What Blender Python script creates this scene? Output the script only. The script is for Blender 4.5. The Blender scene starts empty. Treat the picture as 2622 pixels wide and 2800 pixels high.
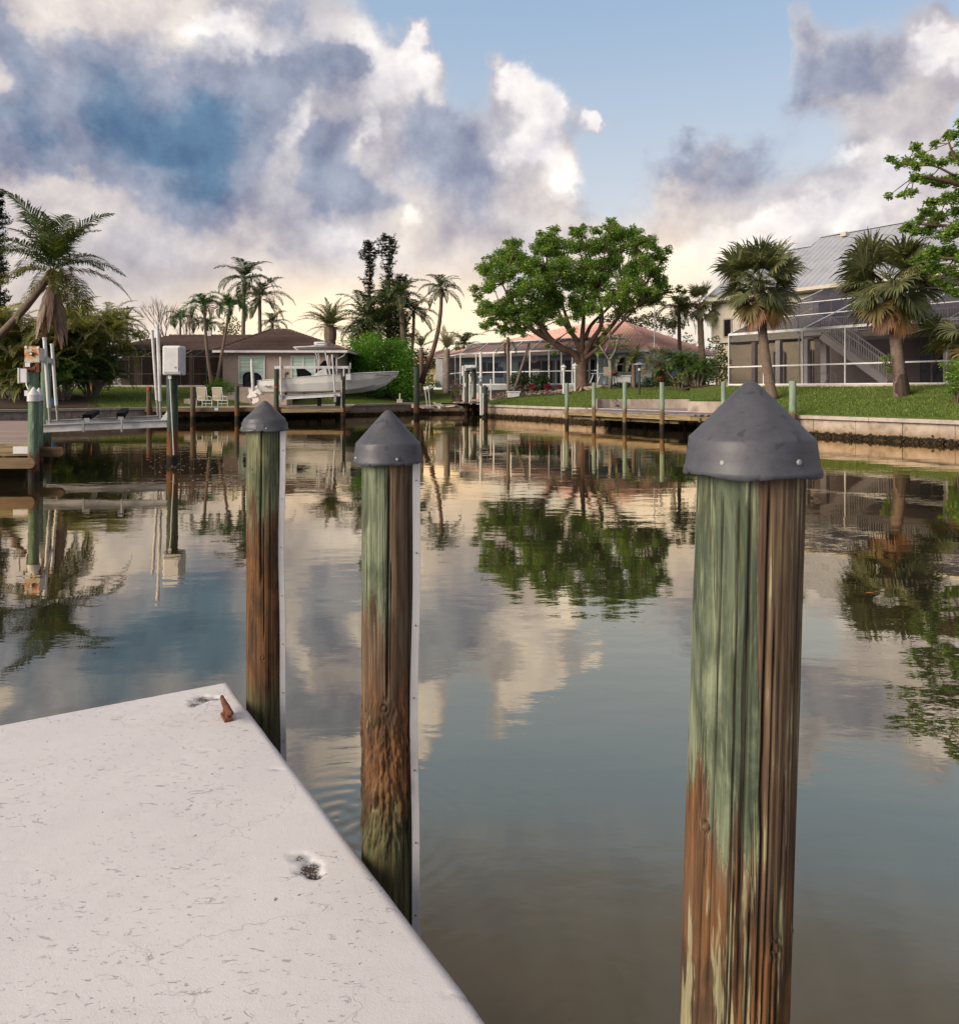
import bpy, math, random
import numpy as np
from mathutils import Vector, Matrix, noise as mnoise

R = math.radians
random.seed(7)
rng = np.random.default_rng(11)
scene = bpy.context.scene
C = scene.collection

# ------------------------------------------------------------------ camera
F = 2100.0            # focal length in photograph pixels (photo is 2622 x 2800)
H = 2.1               # eye height above the water
HZ = 1064.0           # photograph row of the horizon
cam_d = bpy.data.cameras.new("camera")
cam_d.sensor_fit = 'HORIZONTAL'
cam_d.sensor_width = 36.0
cam_d.lens = 36.0 * F / 2622.0
cam_d.shift_y = -(1400.0 - HZ) / 2622.0
cam_d.clip_start = 0.05
cam_d.clip_end = 5000.0
cam = bpy.data.objects.new("camera", cam_d)
cam.location = (0, 0, H)
cam.rotation_euler = (R(90), 0, 0)
C.objects.link(cam)
scene.camera = cam

# ------------------------------------------------------------------ render / colour
scene.render.engine = 'CYCLES'
scene.view_settings.view_transform = 'Standard'
scene.view_settings.look = 'None'
scene.view_settings.gamma = 1.0
scene.view_settings.exposure = 0.62
scene.cycles.max_bounces = 7
scene.cycles.diffuse_bounces = 3
scene.cycles.glossy_bounces = 3
scene.cycles.transmission_bounces = 4
scene.cycles.transparent_max_bounces = 14
scene.cycles.caustics_reflective = False
scene.cycles.caustics_refractive = False

# ------------------------------------------------------------------ node helper
class NT:
    def __init__(s, tree):
        s.t = tree
        tree.nodes.clear()
    def n(s, type_, _p=None, **ins):
        nd = s.t.nodes.new(type_)
        for k, v in (_p or {}).items():
            setattr(nd, k, v)
        for k, v in ins.items():
            if k[0] == 'i' and k[1:].isdigit():
                sock = nd.inputs[int(k[1:])]
            else:
                sock = nd.inputs[k.replace('_', ' ')]
            if isinstance(v, bpy.types.NodeSocket):
                s.t.links.new(v, sock)
            elif isinstance(v, bpy.types.Node):
                s.t.links.new(v.outputs[0], sock)
            else:
                if sock.type == 'RGBA' and hasattr(v, '__len__') and len(v) == 3:
                    v = (*v, 1.0)
                sock.default_value = v
        return nd
    def m(s, op, a, b=None, c=None, clamp=False):
        kw = {'i0': a}
        if b is not None: kw['i1'] = b
        if c is not None: kw['i2'] = c
        return s.n('ShaderNodeMath', {'operation': op, 'use_clamp': clamp}, **kw).outputs[0]
    def mix(s, f, a, b, blend='MIX'):
        nd = s.n('ShaderNodeMix', {'data_type': 'RGBA', 'blend_type': blend, 'clamp_factor': True})
        for sock, v in ((nd.inputs[0], f), (nd.inputs[6], a), (nd.inputs[7], b)):
            if isinstance(v, bpy.types.NodeSocket): s.t.links.new(v, sock)
            else:
                if sock.type == 'RGBA' and len(v) == 3: v = (*v, 1.0)
                sock.default_value = v
        return nd.outputs[2]
    def ramp(s, v, lo, hi, a=0.0, b=1.0, smooth=True):
        nd = s.n('ShaderNodeMapRange', {'interpolation_type': 'SMOOTHSTEP' if smooth else 'LINEAR'},
                 Value=v, From_Min=lo, From_Max=hi, To_Min=a, To_Max=b)
        return nd.outputs[0]
    def noise(s, vec, scale, detail=4, rough=0.55, dist=0.0, col=False):
        nd = s.n('ShaderNodeTexNoise', None, Vector=vec, Scale=scale, Detail=detail, Roughness=rough, Distortion=dist)
        return nd.outputs[1] if col else nd.outputs[0]

def lin(r, g, b):
    f = lambda c: (c / 255.0 / 12.92) if c / 255.0 <= 0.04045 else ((c / 255.0 + 0.055) / 1.055) ** 2.4
    return (f(r), f(g), f(b))

# ------------------------------------------------------------------ sky: clear air (Nishita) behind cloud masses
SUN_EL, SUN_AZ = 26.0, -124.0          # degrees; azimuth from +Y towards +X
world = bpy.data.worlds.new("World")
scene.world = world
world.use_nodes = True
W = NT(world.node_tree)
geo = W.n('ShaderNodeTexCoord').outputs['Generated']
sep = W.n('ShaderNodeSeparateXYZ', None, Vector=geo)
az = W.m('ARCTAN2', sep.outputs[0], sep.outputs[1])
el = W.m('ARCSINE', sep.outputs[2])
flat = W.n('ShaderNodeCombineXYZ', None, X=az, Y=el, Z=0.0).outputs[0]
# billow warp of the cloud plan
w1 = W.noise(geo, 5.0, 5, 0.6, col=True)
w1 = W.n('ShaderNodeVectorMath', {'operation': 'MULTIPLY_ADD'}, i0=w1, i1=(0.17, 0.17, 0), i2=(-0.085, -0.085, 0)).outputs[0]
w2 = W.noise(geo, 19.0, 5, 0.62, col=True)
w2 = W.n('ShaderNodeVectorMath', {'operation': 'MULTIPLY_ADD'}, i0=w2, i1=(0.06, 0.06, 0), i2=(-0.03, -0.03, 0)).outputs[0]
wp = W.n('ShaderNodeVectorMath', {'operation': 'ADD'}, i0=flat, i1=w1).outputs[0]
wp = W.n('ShaderNodeVectorMath', {'operation': 'ADD'}, i0=wp, i1=w2).outputs[0]

def blobs(lst):
    """sum of soft cloud masses; x, y, rx, ry in 1862-wide photo units, weight"""
    acc = None
    for (bx, by, rx, ry, wgt) in lst:
        px, py = bx * 1.4082, by * 1.4082
        a = math.atan((px - 1311) / F)
        e = math.atan((HZ - py) / F * math.cos(a))
        ia = F / (rx * 1.4082) / math.cos(a) ** 2 if abs(a) < 1 else 1
        ie = F / (ry * 1.4082)
        q = W.n('ShaderNodeVectorMath', {'operation': 'MULTIPLY_ADD'}, i0=wp, i1=(ia, ie, 0), i2=(-a * ia, -e * ie, 0)).outputs[0]
        d = W.n('ShaderNodeVectorMath', {'operation': 'DOT_PRODUCT'}, i0=q, i1=q).outputs[1]
        g = W.m('POWER', 0.42, d)
        acc = W.m('MULTIPLY', g, wgt) if acc is None else W.m('MULTIPLY_ADD', g, wgt, acc)
    return acc

DARK = [(310, 215, 130, 80, .8), (430, 255, 80, 66, .6), (400, 345, 90, 74, .85), (170, 190, 90, 80, .6), (240, 290, 90, 60, .55), (330, 300, 60, 60, .3), (180, 120, 60, 40, .25),
        (10, 170, 45, 110, .7), (80, 310, 80, 36, .45), (20, 60, 60, 40, .35), (590, 140, 70, 34, .62), (30, 280, 60, 60, .4),
        (665, 150, 34, 30, .45), (545, 18, 44, 40, .55), (520, 175, 50, 40, .4), (655, 330, 46, 55, .8), (610, 280, 30, 36, .3),
        (735, 400, 46, 30, .7), (640, 400, 45, 30, .4), (850, 255, 46, 40, .5), (915, 200, 30, 28, .5), (870, 345, 70, 66, .42),
        (790, 330, 34, 34, .3), (1300, 290, 60, 30, .62), (1385, 250, 40, 20, .3), (1480, 295, 56, 36, .62), (1400, 350, 85, 45, .36), (1240, 345, 45, 46, .28),
        (1590, 165, 90, 40, .42), (1545, 60, 30, 48, .32), (545, 480, 60, 28, .34), (1120, 400, 45, 24, .3), (820, 160, 50, 24, .16),
        (700, 250, 50, 50, .15), (1530, 200, 40, 40, .2), (420, 105, 40, 20, .2), (450, 20, 60, 22, .25), (1700, 150, 90, 40, .2), (950, 380, 60, 60, .25),
        (280, 60, 60, 30, .2), (860, 480, 120, 30, .14), (1385, 520, 50, 22, .25)]
WHITE = [(370, 70, 85, 44, .8), (470, 130, 60, 36, .6), (515, 215, 26, 50, .6), (565, 250, 30, 46, .7), (450, 55, 50, 44, .45),
         (800, 140, 48, 26, .9), (745, 195, 60, 56, .7), (830, 195, 45, 44, .5), (1055, 165, 34, 46, 1.1), (1000, 175, 28, 26, .6), (1060, 260, 50, 76, .9),
         (985, 320, 50, 50, .8), (1085, 350, 50, 44, .6), (1160, 245, 22, 20, .8), (790, 440, 26, 36, .8), (640, 270, 40, 40, .15),
         (1790, 90, 42, 26, 1.1), (1845, 120, 26, 34, .7), (1630, 318, 46, 16, .7), (1450, 440, 110, 40, .6), (1300, 470, 110, 45, .6), (1720, 400, 140, 60, .5),
         (760, 520, 140, 45, .5), (720, 305, 20, 36, .7), (640, 60, 90, 50, .25), (70, 130, 18, 50, .35), (200, 350, 110, 26, .3), (40, 40, 60, 30, .25),
         (120, 100, 30, 60, .2), (500, 300, 40, 40, .25), (1760, 270, 110, 110, .38), (1640, 440, 200, 60, .35), (1420, 500, 160, 50, .35), (960, 440, 90, 60, .25), (600, 470, 120, 40, .2), (60, 450, 120, 50, .2), (690, 100, 60, 60, .3), (640, 330, 24, 30, .3), (330, 420, 100, 22, .25), (640, 560, 90, 26, .4)]
COVER = [(80, 250, 230, 330, 1.0), (380, 250, 240, 320, 1.1), (640, 330, 110, 230, .9), (820, 400, 160, 170, .9), (1050, 300, 72, 120, 1.0), (1000, 180, 40, 40, .5),
         (1350, 320, 120, 66, .75), (1590, 180, 95, 80, .6), (1545, 60, 40, 50, .5), (1770, 240, 110, 130, 1.0), (1600, 430, 300, 80, .8), (1160, 245, 20, 18, .8),
         (1800, 110, 60, 60, .7), (800, 170, 60, 50, .85), (1160, 460, 90, 50, .5), (120, 20, 260, 90, .7), (1180, 130, 40, 20, .2)]
fb = W.noise(geo, 8.0, 7, 0.57)
fb2 = W.noise(geo, 2.2, 5, 0.55)
fbs = W.m('SUBTRACT', fb, 0.5)
shift = W.n('ShaderNodeVectorMath', {'operation': 'ADD'}, i0=geo, i1=(0.012, 0.0, -0.022)).outputs[0]
emb = W.m('SUBTRACT', W.noise(shift, 8.0, 7, 0.57), fb)      # billow relief, lit from above left
# cloud field beyond the frame: the same broken cover carries on all round the sky
outside = W.ramp(W.m('ABSOLUTE', az), 0.55, 0.85)
high = W.ramp(el, 0.46, 0.75)
out = W.m('MAXIMUM', outside, high)
gen = W.ramp(fb2, 0.30, 0.56)
def blend_out(v, k):
    return W.m('ADD', W.m('MULTIPLY', v, W.m('SUBTRACT', 1.0, out)), W.m('MULTIPLY', W.m('MULTIPLY', gen, k), out))
cover_f = W.m('MULTIPLY_ADD', fbs, 0.8, blend_out(blobs(COVER), 0.95))
dark_f = W.m('MULTIPLY_ADD', fbs, 0.85, blend_out(blobs(DARK), 0.45))
white_f = W.m('MULTIPLY_ADD', fbs, 1.7, blend_out(blobs(WHITE), 0.55))
low = W.ramp(el, 0.02, 0.27, 1.0, 0.0)                        # 1 at the horizon
cover = W.ramp(W.m('MULTIPLY_ADD', low, 0.50, cover_f), 0.30, 0.66)
dark = W.ramp(dark_f, 0.12, 1.15)
dark_w = W.ramp(dark_f, 0.12, 0.55)
white = W.ramp(white_f, 0.22, 0.85)
grain = W.ramp(W.noise(geo, 16.0, 6, 0.6), 0.25, 0.75)
# cloud colours
warm = W.ramp(el, 0.0, 0.20, 1.0, 0.0)
lav = W.mix(warm, lin(200, 192, 191), lin(230, 207, 186))
lav = W.mix(W.m('MULTIPLY', W.ramp(W.noise(geo, 4.0, 4, .5), .42, .62), 0.60), lav, lin(160, 162, 176))
brt = W.mix(warm, lin(250, 244, 240), lin(255, 240, 216))
brt = W.mix(W.m('MULTIPLY', W.m('SUBTRACT', 1.0, grain), 0.5), brt, lav)
drk = W.mix(W.ramp(dark_f, 0.55, 1.35), lin(142, 150, 168), lin(92, 120, 149))
cl = W.mix(white, lav, brt)
cl = W.mix(dark_w, cl, lin(148, 153, 172))
cl = W.mix(dark, cl, drk)
rel = W.m('MULTIPLY_ADD', W.m('MULTIPLY', emb, W.ramp(el, 0.02, 0.2, 0.5, 1.0)), 2.1, 1.0)
cl = W.mix(1.0, cl, W.n('ShaderNodeCombineColor', None, i0=rel, i1=rel, i2=W.m('MULTIPLY_ADD', emb, 1.6, 1.0)).outputs[0], 'MULTIPLY')
# glow low over the trees where the sun comes up behind the cloud
gl = None
for (gx, gy, rx, ry, s) in ((720, 625, 280, 70, .95), (1290, 580, 180, 115, .7), (560, 640, 200, 50, .4), (950, 640, 200, 80, .6), (200, 650, 200, 40, .2), (1800, 600, 300, 70, .25), (800, 450, 60, 50, .2)):
    px, py = gx * 1.4082, gy * 1.4082
    a = math.atan((px - 1311) / F); e = math.atan((HZ - py) / F)
    q = W.n('ShaderNodeVectorMath', {'operation': 'MULTIPLY_ADD'}, i0=flat, i1=(F / (rx * 1.4082), F / (ry * 1.4082), 0),
            i2=(-a * F / (rx * 1.4082), -e * F / (ry * 1.4082), 0)).outputs[0]
    d = W.n('ShaderNodeVectorMath', {'operation': 'DOT_PRODUCT'}, i0=q, i1=q).outputs[1]
    g = W.m('MULTIPLY', W.m('POWER', 0.40, d), s)
    gl = g if gl is None else W.m('ADD', gl, g)
gl = W.m('MULTIPLY', gl, W.ramp(fb, 0.25, 0.6, 0.6, 1.0))
cl = W.mix(W.m('MINIMUM', gl, 0.9), cl, (1.12, .90, .63, 1))
cl = W.mix(W.m('MULTIPLY', W.ramp(el, 0.44, 0.62), 0.85), cl, lin(134, 128, 124))      # overhead the cover is an even grey
nish = W.n('ShaderNodeTexSky', {'sky_type': 'NISHITA', 'sun_disc': False, 'sun_elevation': R(SUN_EL),
                                'sun_rotation': R(SUN_AZ), 'altitude': 0.0, 'air_density': 1.0,
                                'dust_density': 1.2, 'ozone_density': 1.5})
bg_sky = W.n('ShaderNodeBackground', None, Color=nish.outputs[0], Strength=0.10)
veil = W.mix(W.ramp(el, 0.0, 0.6), lin(232, 226, 218), lin(146, 178, 210))
bg_veil = W.n('ShaderNodeBackground', None, Color=veil, Strength=0.74)
clear = W.n('ShaderNodeMixShader', None, Fac=0.74)
W.t.links.new(bg_sky.outputs[0], clear.inputs[1]); W.t.links.new(bg_veil.outputs[0], clear.inputs[2])
bg_cl = W.n('ShaderNodeBackground', None, Color=cl, Strength=0.78)
mixs = W.n('ShaderNodeMixShader', None, Fac=W.m('MAXIMUM', W.m('MAXIMUM', cover, W.ramp(el, 0.45, 0.62, 0.0, 0.85)), W.m('MINIMUM', W.m('MULTIPLY', gl, 1.3), 1.0)))
W.t.links.new(clear.outputs[0], mixs.inputs[1]); W.t.links.new(bg_cl.outputs[0], mixs.inputs[2])
W.n('ShaderNodeOutputWorld', None, Surface=mixs.outputs[0])
world.cycles.sampling_method = 'MANUAL'
world.cycles.sample_map_resolution = 512

# ------------------------------------------------------------------ sun, softened by the cloud
sun_d = bpy.data.lights.new("sun", 'SUN')
sun_d.energy = 3.0
sun_d.angle = R(38)
sun_d.color = (1.0, 0.86, 0.68)
sun = bpy.data.objects.new("sun", sun_d)
sdir = Vector((math.sin(R(SUN_AZ)) * math.cos(R(SUN_EL)), math.cos(R(SUN_AZ)) * math.cos(R(SUN_EL)), math.sin(R(SUN_EL))))
sun.rotation_euler = sdir.to_track_quat('Z', 'Y').to_euler()
C.objects.link(sun)

# ------------------------------------------------------------------ places
def P(x, y, D):
    """point seen at photograph pixel x, y, at distance D along the view axis"""
    return Vector(((x - 1311) * D / F, D, H + (HZ - y) * D / F))
def XY(x, D):
    return ((x - 1311) * D / F, D)
def q1(x, y, D): return P(x * .4024, 500 + y * .4024, D)
def q2(x, y, D): return P(600 + x * .35446, 850 + y * .35446, D)
def q3(x, y, D): return P(1160 + x * .35446, 850 + y * .35446, D)
def q4(x, y, D): return P(1960 + x * .35553, 600 + y * .35553, D)
def q5(x, y, D): return P(x * .26853, 900 + y * .26853, D)

# ------------------------------------------------------------------ object helpers
def tag(o, label=None, cat=None, group=None, kind=None):
    if label: o['label'] = label
    if cat: o['category'] = cat
    if group: o['group'] = group
    if kind: o['kind'] = kind
    return o
def thing(name, label, cat, loc=(0, 0, 0), group=None):
    o = bpy.data.objects.new(name, None)
    o.empty_display_size = 0.2
    C.objects.link(o); o.location = loc
    return tag(o, label, cat, group)
def wloc(o):
    v = Vector((0, 0, 0))
    while o is not None:
        v = v + o.location; o = o.parent
    return v
def link_mesh(name, me, mat=None, parent=None, loc=(0, 0, 0), rz=0.0, sc=1.0):
    o = bpy.data.objects.new(name, me)
    C.objects.link(o)
    if mat is not None and len(me.materials) == 0: me.materials.append(mat)
    if parent is not None: o.parent = parent
    o.location = loc
    if rz: o.rotation_euler = (0, 0, rz)
    if sc != 1.0: o.scale = (sc, sc, sc)
    return o
def copy_tree(o, parent=None):
    c = o.copy(); C.objects.link(c)
    if parent is not None: c.parent = parent
    for ch in list(o.children): copy_tree(ch, c)
    return c

class MB:
    """collects geometry in world coordinates, then links it as one mesh object"""
    def __init__(s): s.v = []; s.f = []
    def add(s, vs, fs):
        b = len(s.v); s.v.extend([tuple(v) for v in vs]); s.f.extend([tuple(i + b for i in f) for f in fs]); return s
    def box(s, c, sz, rz=0.0):
        cx, cy, cz = c; hx, hy, hz = sz[0] / 2, sz[1] / 2, sz[2] / 2
        ca, sa = math.cos(rz), math.sin(rz)
        vs = []
        for dz in (-hz, hz):
            for dx, dy in ((-hx, -hy), (hx, -hy), (hx, hy), (-hx, hy)):
                vs.append((cx + dx * ca - dy * sa, cy + dx * sa + dy * ca, cz + dz))
        return s.add(vs, [(3, 2, 1, 0), (4, 5, 6, 7), (0, 1, 5, 4), (1, 2, 6, 5), (2, 3, 7, 6), (3, 0, 4, 7)])
    def beam(s, a, b, w, h, up=(0, 0, 1)):
        a, b = Vector(a), Vector(b); d = (b - a).normalized(); up = Vector(up)
        sx = d.cross(up)
        if sx.length < 1e-4: sx = d.cross(Vector((0, 1, 0)))
        sx.normalize(); u = sx.cross(d)
        vs = []
        for p in (a, b):
            for i, j in ((-1, -1), (1, -1), (1, 1), (-1, 1)):
                vs.append(p + sx * (i * w / 2) + u * (j * h / 2))
        return s.add(vs, [(3, 2, 1, 0), (4, 5, 6, 7), (0, 1, 5, 4), (1, 2, 6, 5), (2, 3, 7, 6), (3, 0, 4, 7)])
    def tube(s, pts, rad, n=8, cap=True):
        pts = [Vector(p) for p in pts]
        if not hasattr(rad, '__len__'): rad = [rad] * len(pts)
        vs = []; prev = None
        for i, p in enumerate(pts):
            d = (pts[min(i + 1, len(pts) - 1)] - pts[max(i - 1, 0)]).normalized()
            if prev is None:
                a = d.cross(Vector((0, 0, 1)))
                if a.length < 1e-3: a = d.cross(Vector((1, 0, 0)))
            else:
                a = prev - d * prev.dot(d)
            a.normalize(); prev = a; b = d.cross(a)
            for k in range(n):
                t = 2 * math.pi * k / n
                vs.append(p + (a * math.cos(t) + b * math.sin(t)) * rad[i])
        fs = []
        for i in range(len(pts) - 1):
            for k in range(n):
                fs.append((i * n + k, i * n + (k + 1) % n, (i + 1) * n + (k + 1) % n, (i + 1) * n + k))
        if cap:
            fs.append(tuple(range(n - 1, -1, -1))); fs.append(tuple((len(pts) - 1) * n + k for k in range(n)))
        return s.add(vs, fs)
    def lathe(s, c, prof, n=32, bottom=True):
        """prof: list of (radius, z) from bottom to top, about vertical axis at c"""
        vs = []; fs = []
        for (r, z) in prof:
            for k in range(n):
                t = 2 * math.pi * k / n
                vs.append((c[0] + r * math.cos(t), c[1] + r * math.sin(t), c[2] + z))
        for i in range(len(prof) - 1):
            for k in range(n):
                fs.append((i * n + k, i * n + (k + 1) % n, (i + 1) * n + (k + 1) % n, (i + 1) * n + k))
        if bottom: fs.append(tuple(range(n - 1, -1, -1)))
        fs.append(tuple((len(prof) - 1) * n + k for k in range(n)))
        return s.add(vs, fs)
    def poly(s, pts): return s.add(pts, [tuple(range(len(pts)))])
    def prism(s, pts, h):
        """pts: ground outline (counter-clockwise), extruded up by h"""
        n = len(pts); vs = [tuple(p) for p in pts] + [(p[0], p[1], p[2] + h) for p in pts]
        fs = [tuple(range(n - 1, -1, -1)), tuple(range(n, 2 * n))]
        fs += [(i, (i + 1) % n, n + (i + 1) % n, n + i) for i in range(n)]
        return s.add(vs, fs)
    def slab(s, pts, th):
        """any planar polygon given thickness th along its normal (downwards)"""
        p = [Vector(q) for q in pts]; nn = (p[1] - p[0]).cross(p[2] - p[1]).normalized()
        n = len(p); vs = p + [q - nn * th for q in p]
        fs = [tuple(range(n)), tuple(range(2 * n - 1, n - 1, -1))]
        fs += [((i + 1) % n, i, n + i, n + (i + 1) % n) for i in range(n)]
        return s.add(vs, fs)
    def build(s, name, mat, parent=None, smooth=False, origin=None, kind=None, label=None, bevel=0.0):
        if parent is not None: off = wloc(parent)
        else: off = Vector(origin) if origin is not None else Vector((0, 0, 0))
        me = bpy.data.meshes.new(name)
        me.from_pydata([(v[0] - off[0], v[1] - off[1], v[2] - off[2]) for v in s.v], [], s.f)
        if mat is not None: me.materials.append(mat)
        if smooth: me.polygons.foreach_set('use_smooth', [True] * len(me.polygons))
        me.update()
        o = bpy.data.objects.new(name, me); C.objects.link(o)
        if parent is not None: o.parent = parent
        else: o.location = off
        if kind: o['kind'] = kind
        if label: o['label'] = label
        if bevel:
            b = o.modifiers.new('bevel', 'BEVEL'); b.width = bevel; b.segments = 2; b.limit_method = 'ANGLE'
        return o

def np_mesh(name, verts, quads, mat, parent=None, off=(0, 0, 0), smooth=False, loc=(0, 0, 0)):
    """mesh from numpy arrays; quads is (n,4) or (n,3)"""
    me = bpy.data.meshes.new(name)
    v = np.asarray(verts, dtype=np.float32) - np.asarray(off, dtype=np.float32)
    q = np.asarray(quads, dtype=np.int32); k = q.shape[1]
    me.vertices.add(len(v)); me.vertices.foreach_set('co', v.ravel())
    me.loops.add(q.size); me.loops.foreach_set('vertex_index', q.ravel())
    me.polygons.add(len(q))
    me.polygons.foreach_set('loop_start', np.arange(0, q.size, k, dtype=np.int32))
    try: me.polygons.foreach_set('loop_total', np.full(len(q), k, dtype=np.int32))
    except Exception: pass
    me.polygons.foreach_set('use_smooth', np.full(len(q), smooth))
    me.update(calc_edges=True)
    if mat is not None: me.materials.append(mat)
    o = bpy.data.objects.new(name, me); C.objects.link(o)
    if parent is not None: o.parent = parent
    o.location = loc
    return o

# ------------------------------------------------------------------ materials
def newmat(name):
    m = bpy.data.materials.new(name); m.use_nodes = True
    T = NT(m.node_tree)
    T.out = T.n('ShaderNodeOutputMaterial')
    return m, T
def finish(T, sh): T.t.links.new(sh if isinstance(sh, bpy.types.NodeSocket) else sh.outputs[0], T.out.inputs[0])
def stretched(T, s=(1, 1, 1), src='Position'):
    if src == 'Position': v = T.n('ShaderNodeNewGeometry').outputs['Position']
    else: v = T.n('ShaderNodeTexCoord').outputs['Object']
    if tuple(s) == (1, 1, 1): return v
    return T.n('ShaderNodeVectorMath', {'operation': 'MULTIPLY'}, i0=v, i1=s).outputs[0]
def mat(name, c1, c2=None, rough=0.7, tide=False, scale=4.0, stretch=(1, 1, 1), bump=0.0, bscale=30.0, metal=0.0, spec=0.4,
        orand=0.0, detail=5, dirt=None, dirt_amt=0.4, dirt_scale=1.5, src='Position', bdist=0.01, island=0.0):
    """procedural surface: two-tone mottle, optional stain colour, optional fine relief"""
    m, T = newmat(name)
    if c2 is None: c2 = tuple(c * 0.78 for c in c1)
    v = stretched(T, stretch, src)
    n = T.noise(v, scale, detail, 0.6)
    col = T.mix(T.ramp(n, 0.32, 0.68), c1, c2)
    if dirt is not None:
        dn = T.noise(v, dirt_scale, 6, 0.68)
        col = T.mix(T.m('MULTIPLY', T.ramp(dn, 0.48, 0.70), dirt_amt), col, dirt)
    if tide:
        zt_ = T.m('ADD', T.n('ShaderNodeSeparateXYZ', None, Vector=T.n('ShaderNodeNewGeometry').outputs['Position']).outputs[2], T.m('MULTIPLY', T.m('SUBTRACT', T.noise(v, 3.5, 5, .7), .5), .34))
        col = T.mix(T.ramp(zt_, .16, .50, .7, 0), col, (.20, .12, .05)); col = T.mix(T.ramp(zt_, .17, .24, 1, 0), col, (.014, .011, .008))
    if orand or island:
        r = T.n('ShaderNodeObjectInfo').outputs['Random'] if orand else T.n('ShaderNodeNewGeometry').outputs['Random Per Island']
        k = orand or island
        f = T.m('MULTIPLY_ADD', r, 2 * k, 1 - k)
        col = T.mix(1.0, col, T.n('ShaderNodeCombineColor', None, i0=f, i1=f, i2=f).outputs[0], 'MULTIPLY')
    kw = dict(Base_Color=col, Roughness=rough, Metallic=metal)
    b = T.n('ShaderNodeBsdfPrincipled', None, **kw)
    b.inputs['Specular IOR Level'].default_value = spec
    if bump:
        bn = T.noise(v, bscale, 5, 0.6)
        T.t.links.new(T.n('ShaderNodeBump', None, Strength=bump, Distance=bdist, Height=bn).outputs[0], b.inputs['Normal'])
    finish(T, b)
    return m
def leafmat(name, ca, cb, cc=None, trans=0.35, rough=0.5, cluster=1.2, spec=0.3):
    """foliage: colour varies leaf by leaf and clump by clump, some light passes through"""
    m, T = newmat(name)
    r = T.n('ShaderNodeNewGeometry').outputs['Random Per Island']
    n = T.noise(stretched(T), cluster, 3, 0.5)
    col = T.mix(T.ramp(n, 0.35, 0.65), ca, cb)
    if cc is not None: col = T.mix(T.ramp(r, 0.80, 0.97), col, cc)
    f = T.m('MULTIPLY_ADD', r, 0.6, 0.7)
    col = T.mix(1.0, col, T.n('ShaderNodeCombineColor', None, i0=f, i1=f, i2=f).outputs[0], 'MULTIPLY')
    b = T.n('ShaderNodeBsdfPrincipled', None, Base_Color=col, Roughness=rough)
    b.inputs['Specular IOR Level'].default_value = spec
    tcol = T.mix(1.0, col, (1.5, 1.5, 0.7, 1), 'MULTIPLY')
    t = T.n('ShaderNodeBsdfTranslucent', None, Color=tcol)
    mx = T.n('ShaderNodeMixShader', None, Fac=trans)
    T.t.links.new(b.outputs[0], mx.inputs[1]); T.t.links.new(t.outputs[0], mx.inputs[2])
    finish(T, mx)
    return m
def screenmat(name, col, open_=0.5):
    m, T = newmat(name)
    d = T.n('ShaderNodeBsdfDiffuse', None, Color=col)
    t = T.n('ShaderNodeBsdfTransparent')
    mx = T.n('ShaderNodeMixShader', None, Fac=open_)
    T.t.links.new(d.outputs[0], mx.inputs[1]); T.t.links.new(t.outputs[0], mx.inputs[2])
    finish(T, mx); return m
def glassmat(name, tint, rough=0.03, vary=0.0):
    """window glass: dark or curtained room behind a glossy pane"""
    m, T = newmat(name)
    v = stretched(T, (0.4, 0.4, 9.0))
    col = T.mix(T.m('MULTIPLY', T.ramp(T.noise(v, 1.0, 2), .4, .6), vary), tint, tuple(min(1, c * 1.8 + .05) for c in tint)) if vary else tint
    b = T.n('ShaderNodeBsdfPrincipled', None, Base_Color=col, Roughness=rough, IOR=1.6)
    finish(T, b); return m

M = {}
M['white'] = mat('white_paint', (.72, .72, .74), (.62, .62, .65), rough=.45, scale=3, bump=.05, dirt=(.35, .33, .30), dirt_amt=.25)
M['pvc'] = mat('white_pvc', (.74, .73, .74), (.62, .61, .61), rough=.4, scale=2.5, dirt=(.40, .38, .33), dirt_amt=.35, dirt_scale=3)
M['alu'] = mat('aluminium', (.70, .70, .72), (.58, .58, .60), rough=.42, metal=.25, scale=3, dirt=(.34, .32, .30), dirt_amt=.35)
M['galv'] = mat('galvanised_steel', (.36, .37, .38), (.26, .27, .28), rough=.5, metal=.5, scale=6)
M['gel'] = mat('white_gelcoat', (.88, .87, .84), (.83, .82, .80), rough=.22, scale=1, spec=.6)
M['black'] = mat('black_canvas', (.006, .007, .010), (.010, .010, .014), rough=.95, scale=5, bump=.2, spec=.1)
M['dark'] = mat('dark_metal', (.03, .03, .035), (.05, .05, .05), rough=.5)
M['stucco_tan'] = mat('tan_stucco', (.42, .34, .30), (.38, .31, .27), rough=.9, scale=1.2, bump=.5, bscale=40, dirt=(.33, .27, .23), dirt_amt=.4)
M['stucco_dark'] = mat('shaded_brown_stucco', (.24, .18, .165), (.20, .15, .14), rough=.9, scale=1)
M['stucco_mauve'] = mat('mauve_stucco', (.32, .26, .25), (.28, .23, .22), rough=.9, scale=1, bump=.3)
M['stucco_blue'] = mat('pale_blue_stucco', (.40, .56, .66), (.36, .51, .61), rough=.9, scale=1.2, bump=.4, bscale=40, dirt=(.30, .42, .50), dirt_amt=.4)
M['stucco_yellow'] = mat('yellow_stucco', (.66, .53, .30), (.60, .48, .28), rough=.9)
M['cream'] = mat('cream_siding', (.55, .51, .43), (.50, .46, .39), rough=.7, orand=.05)
M['sea_panel'] = mat('tide_stained_concrete', (.50, .41, .34), (.36, .29, .24), rough=.9, scale=1.6, tide=True, bump=.5, bscale=25,
                    dirt=(.18, .13, .09), dirt_amt=.7, dirt_scale=2.5, orand=.08)
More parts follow.
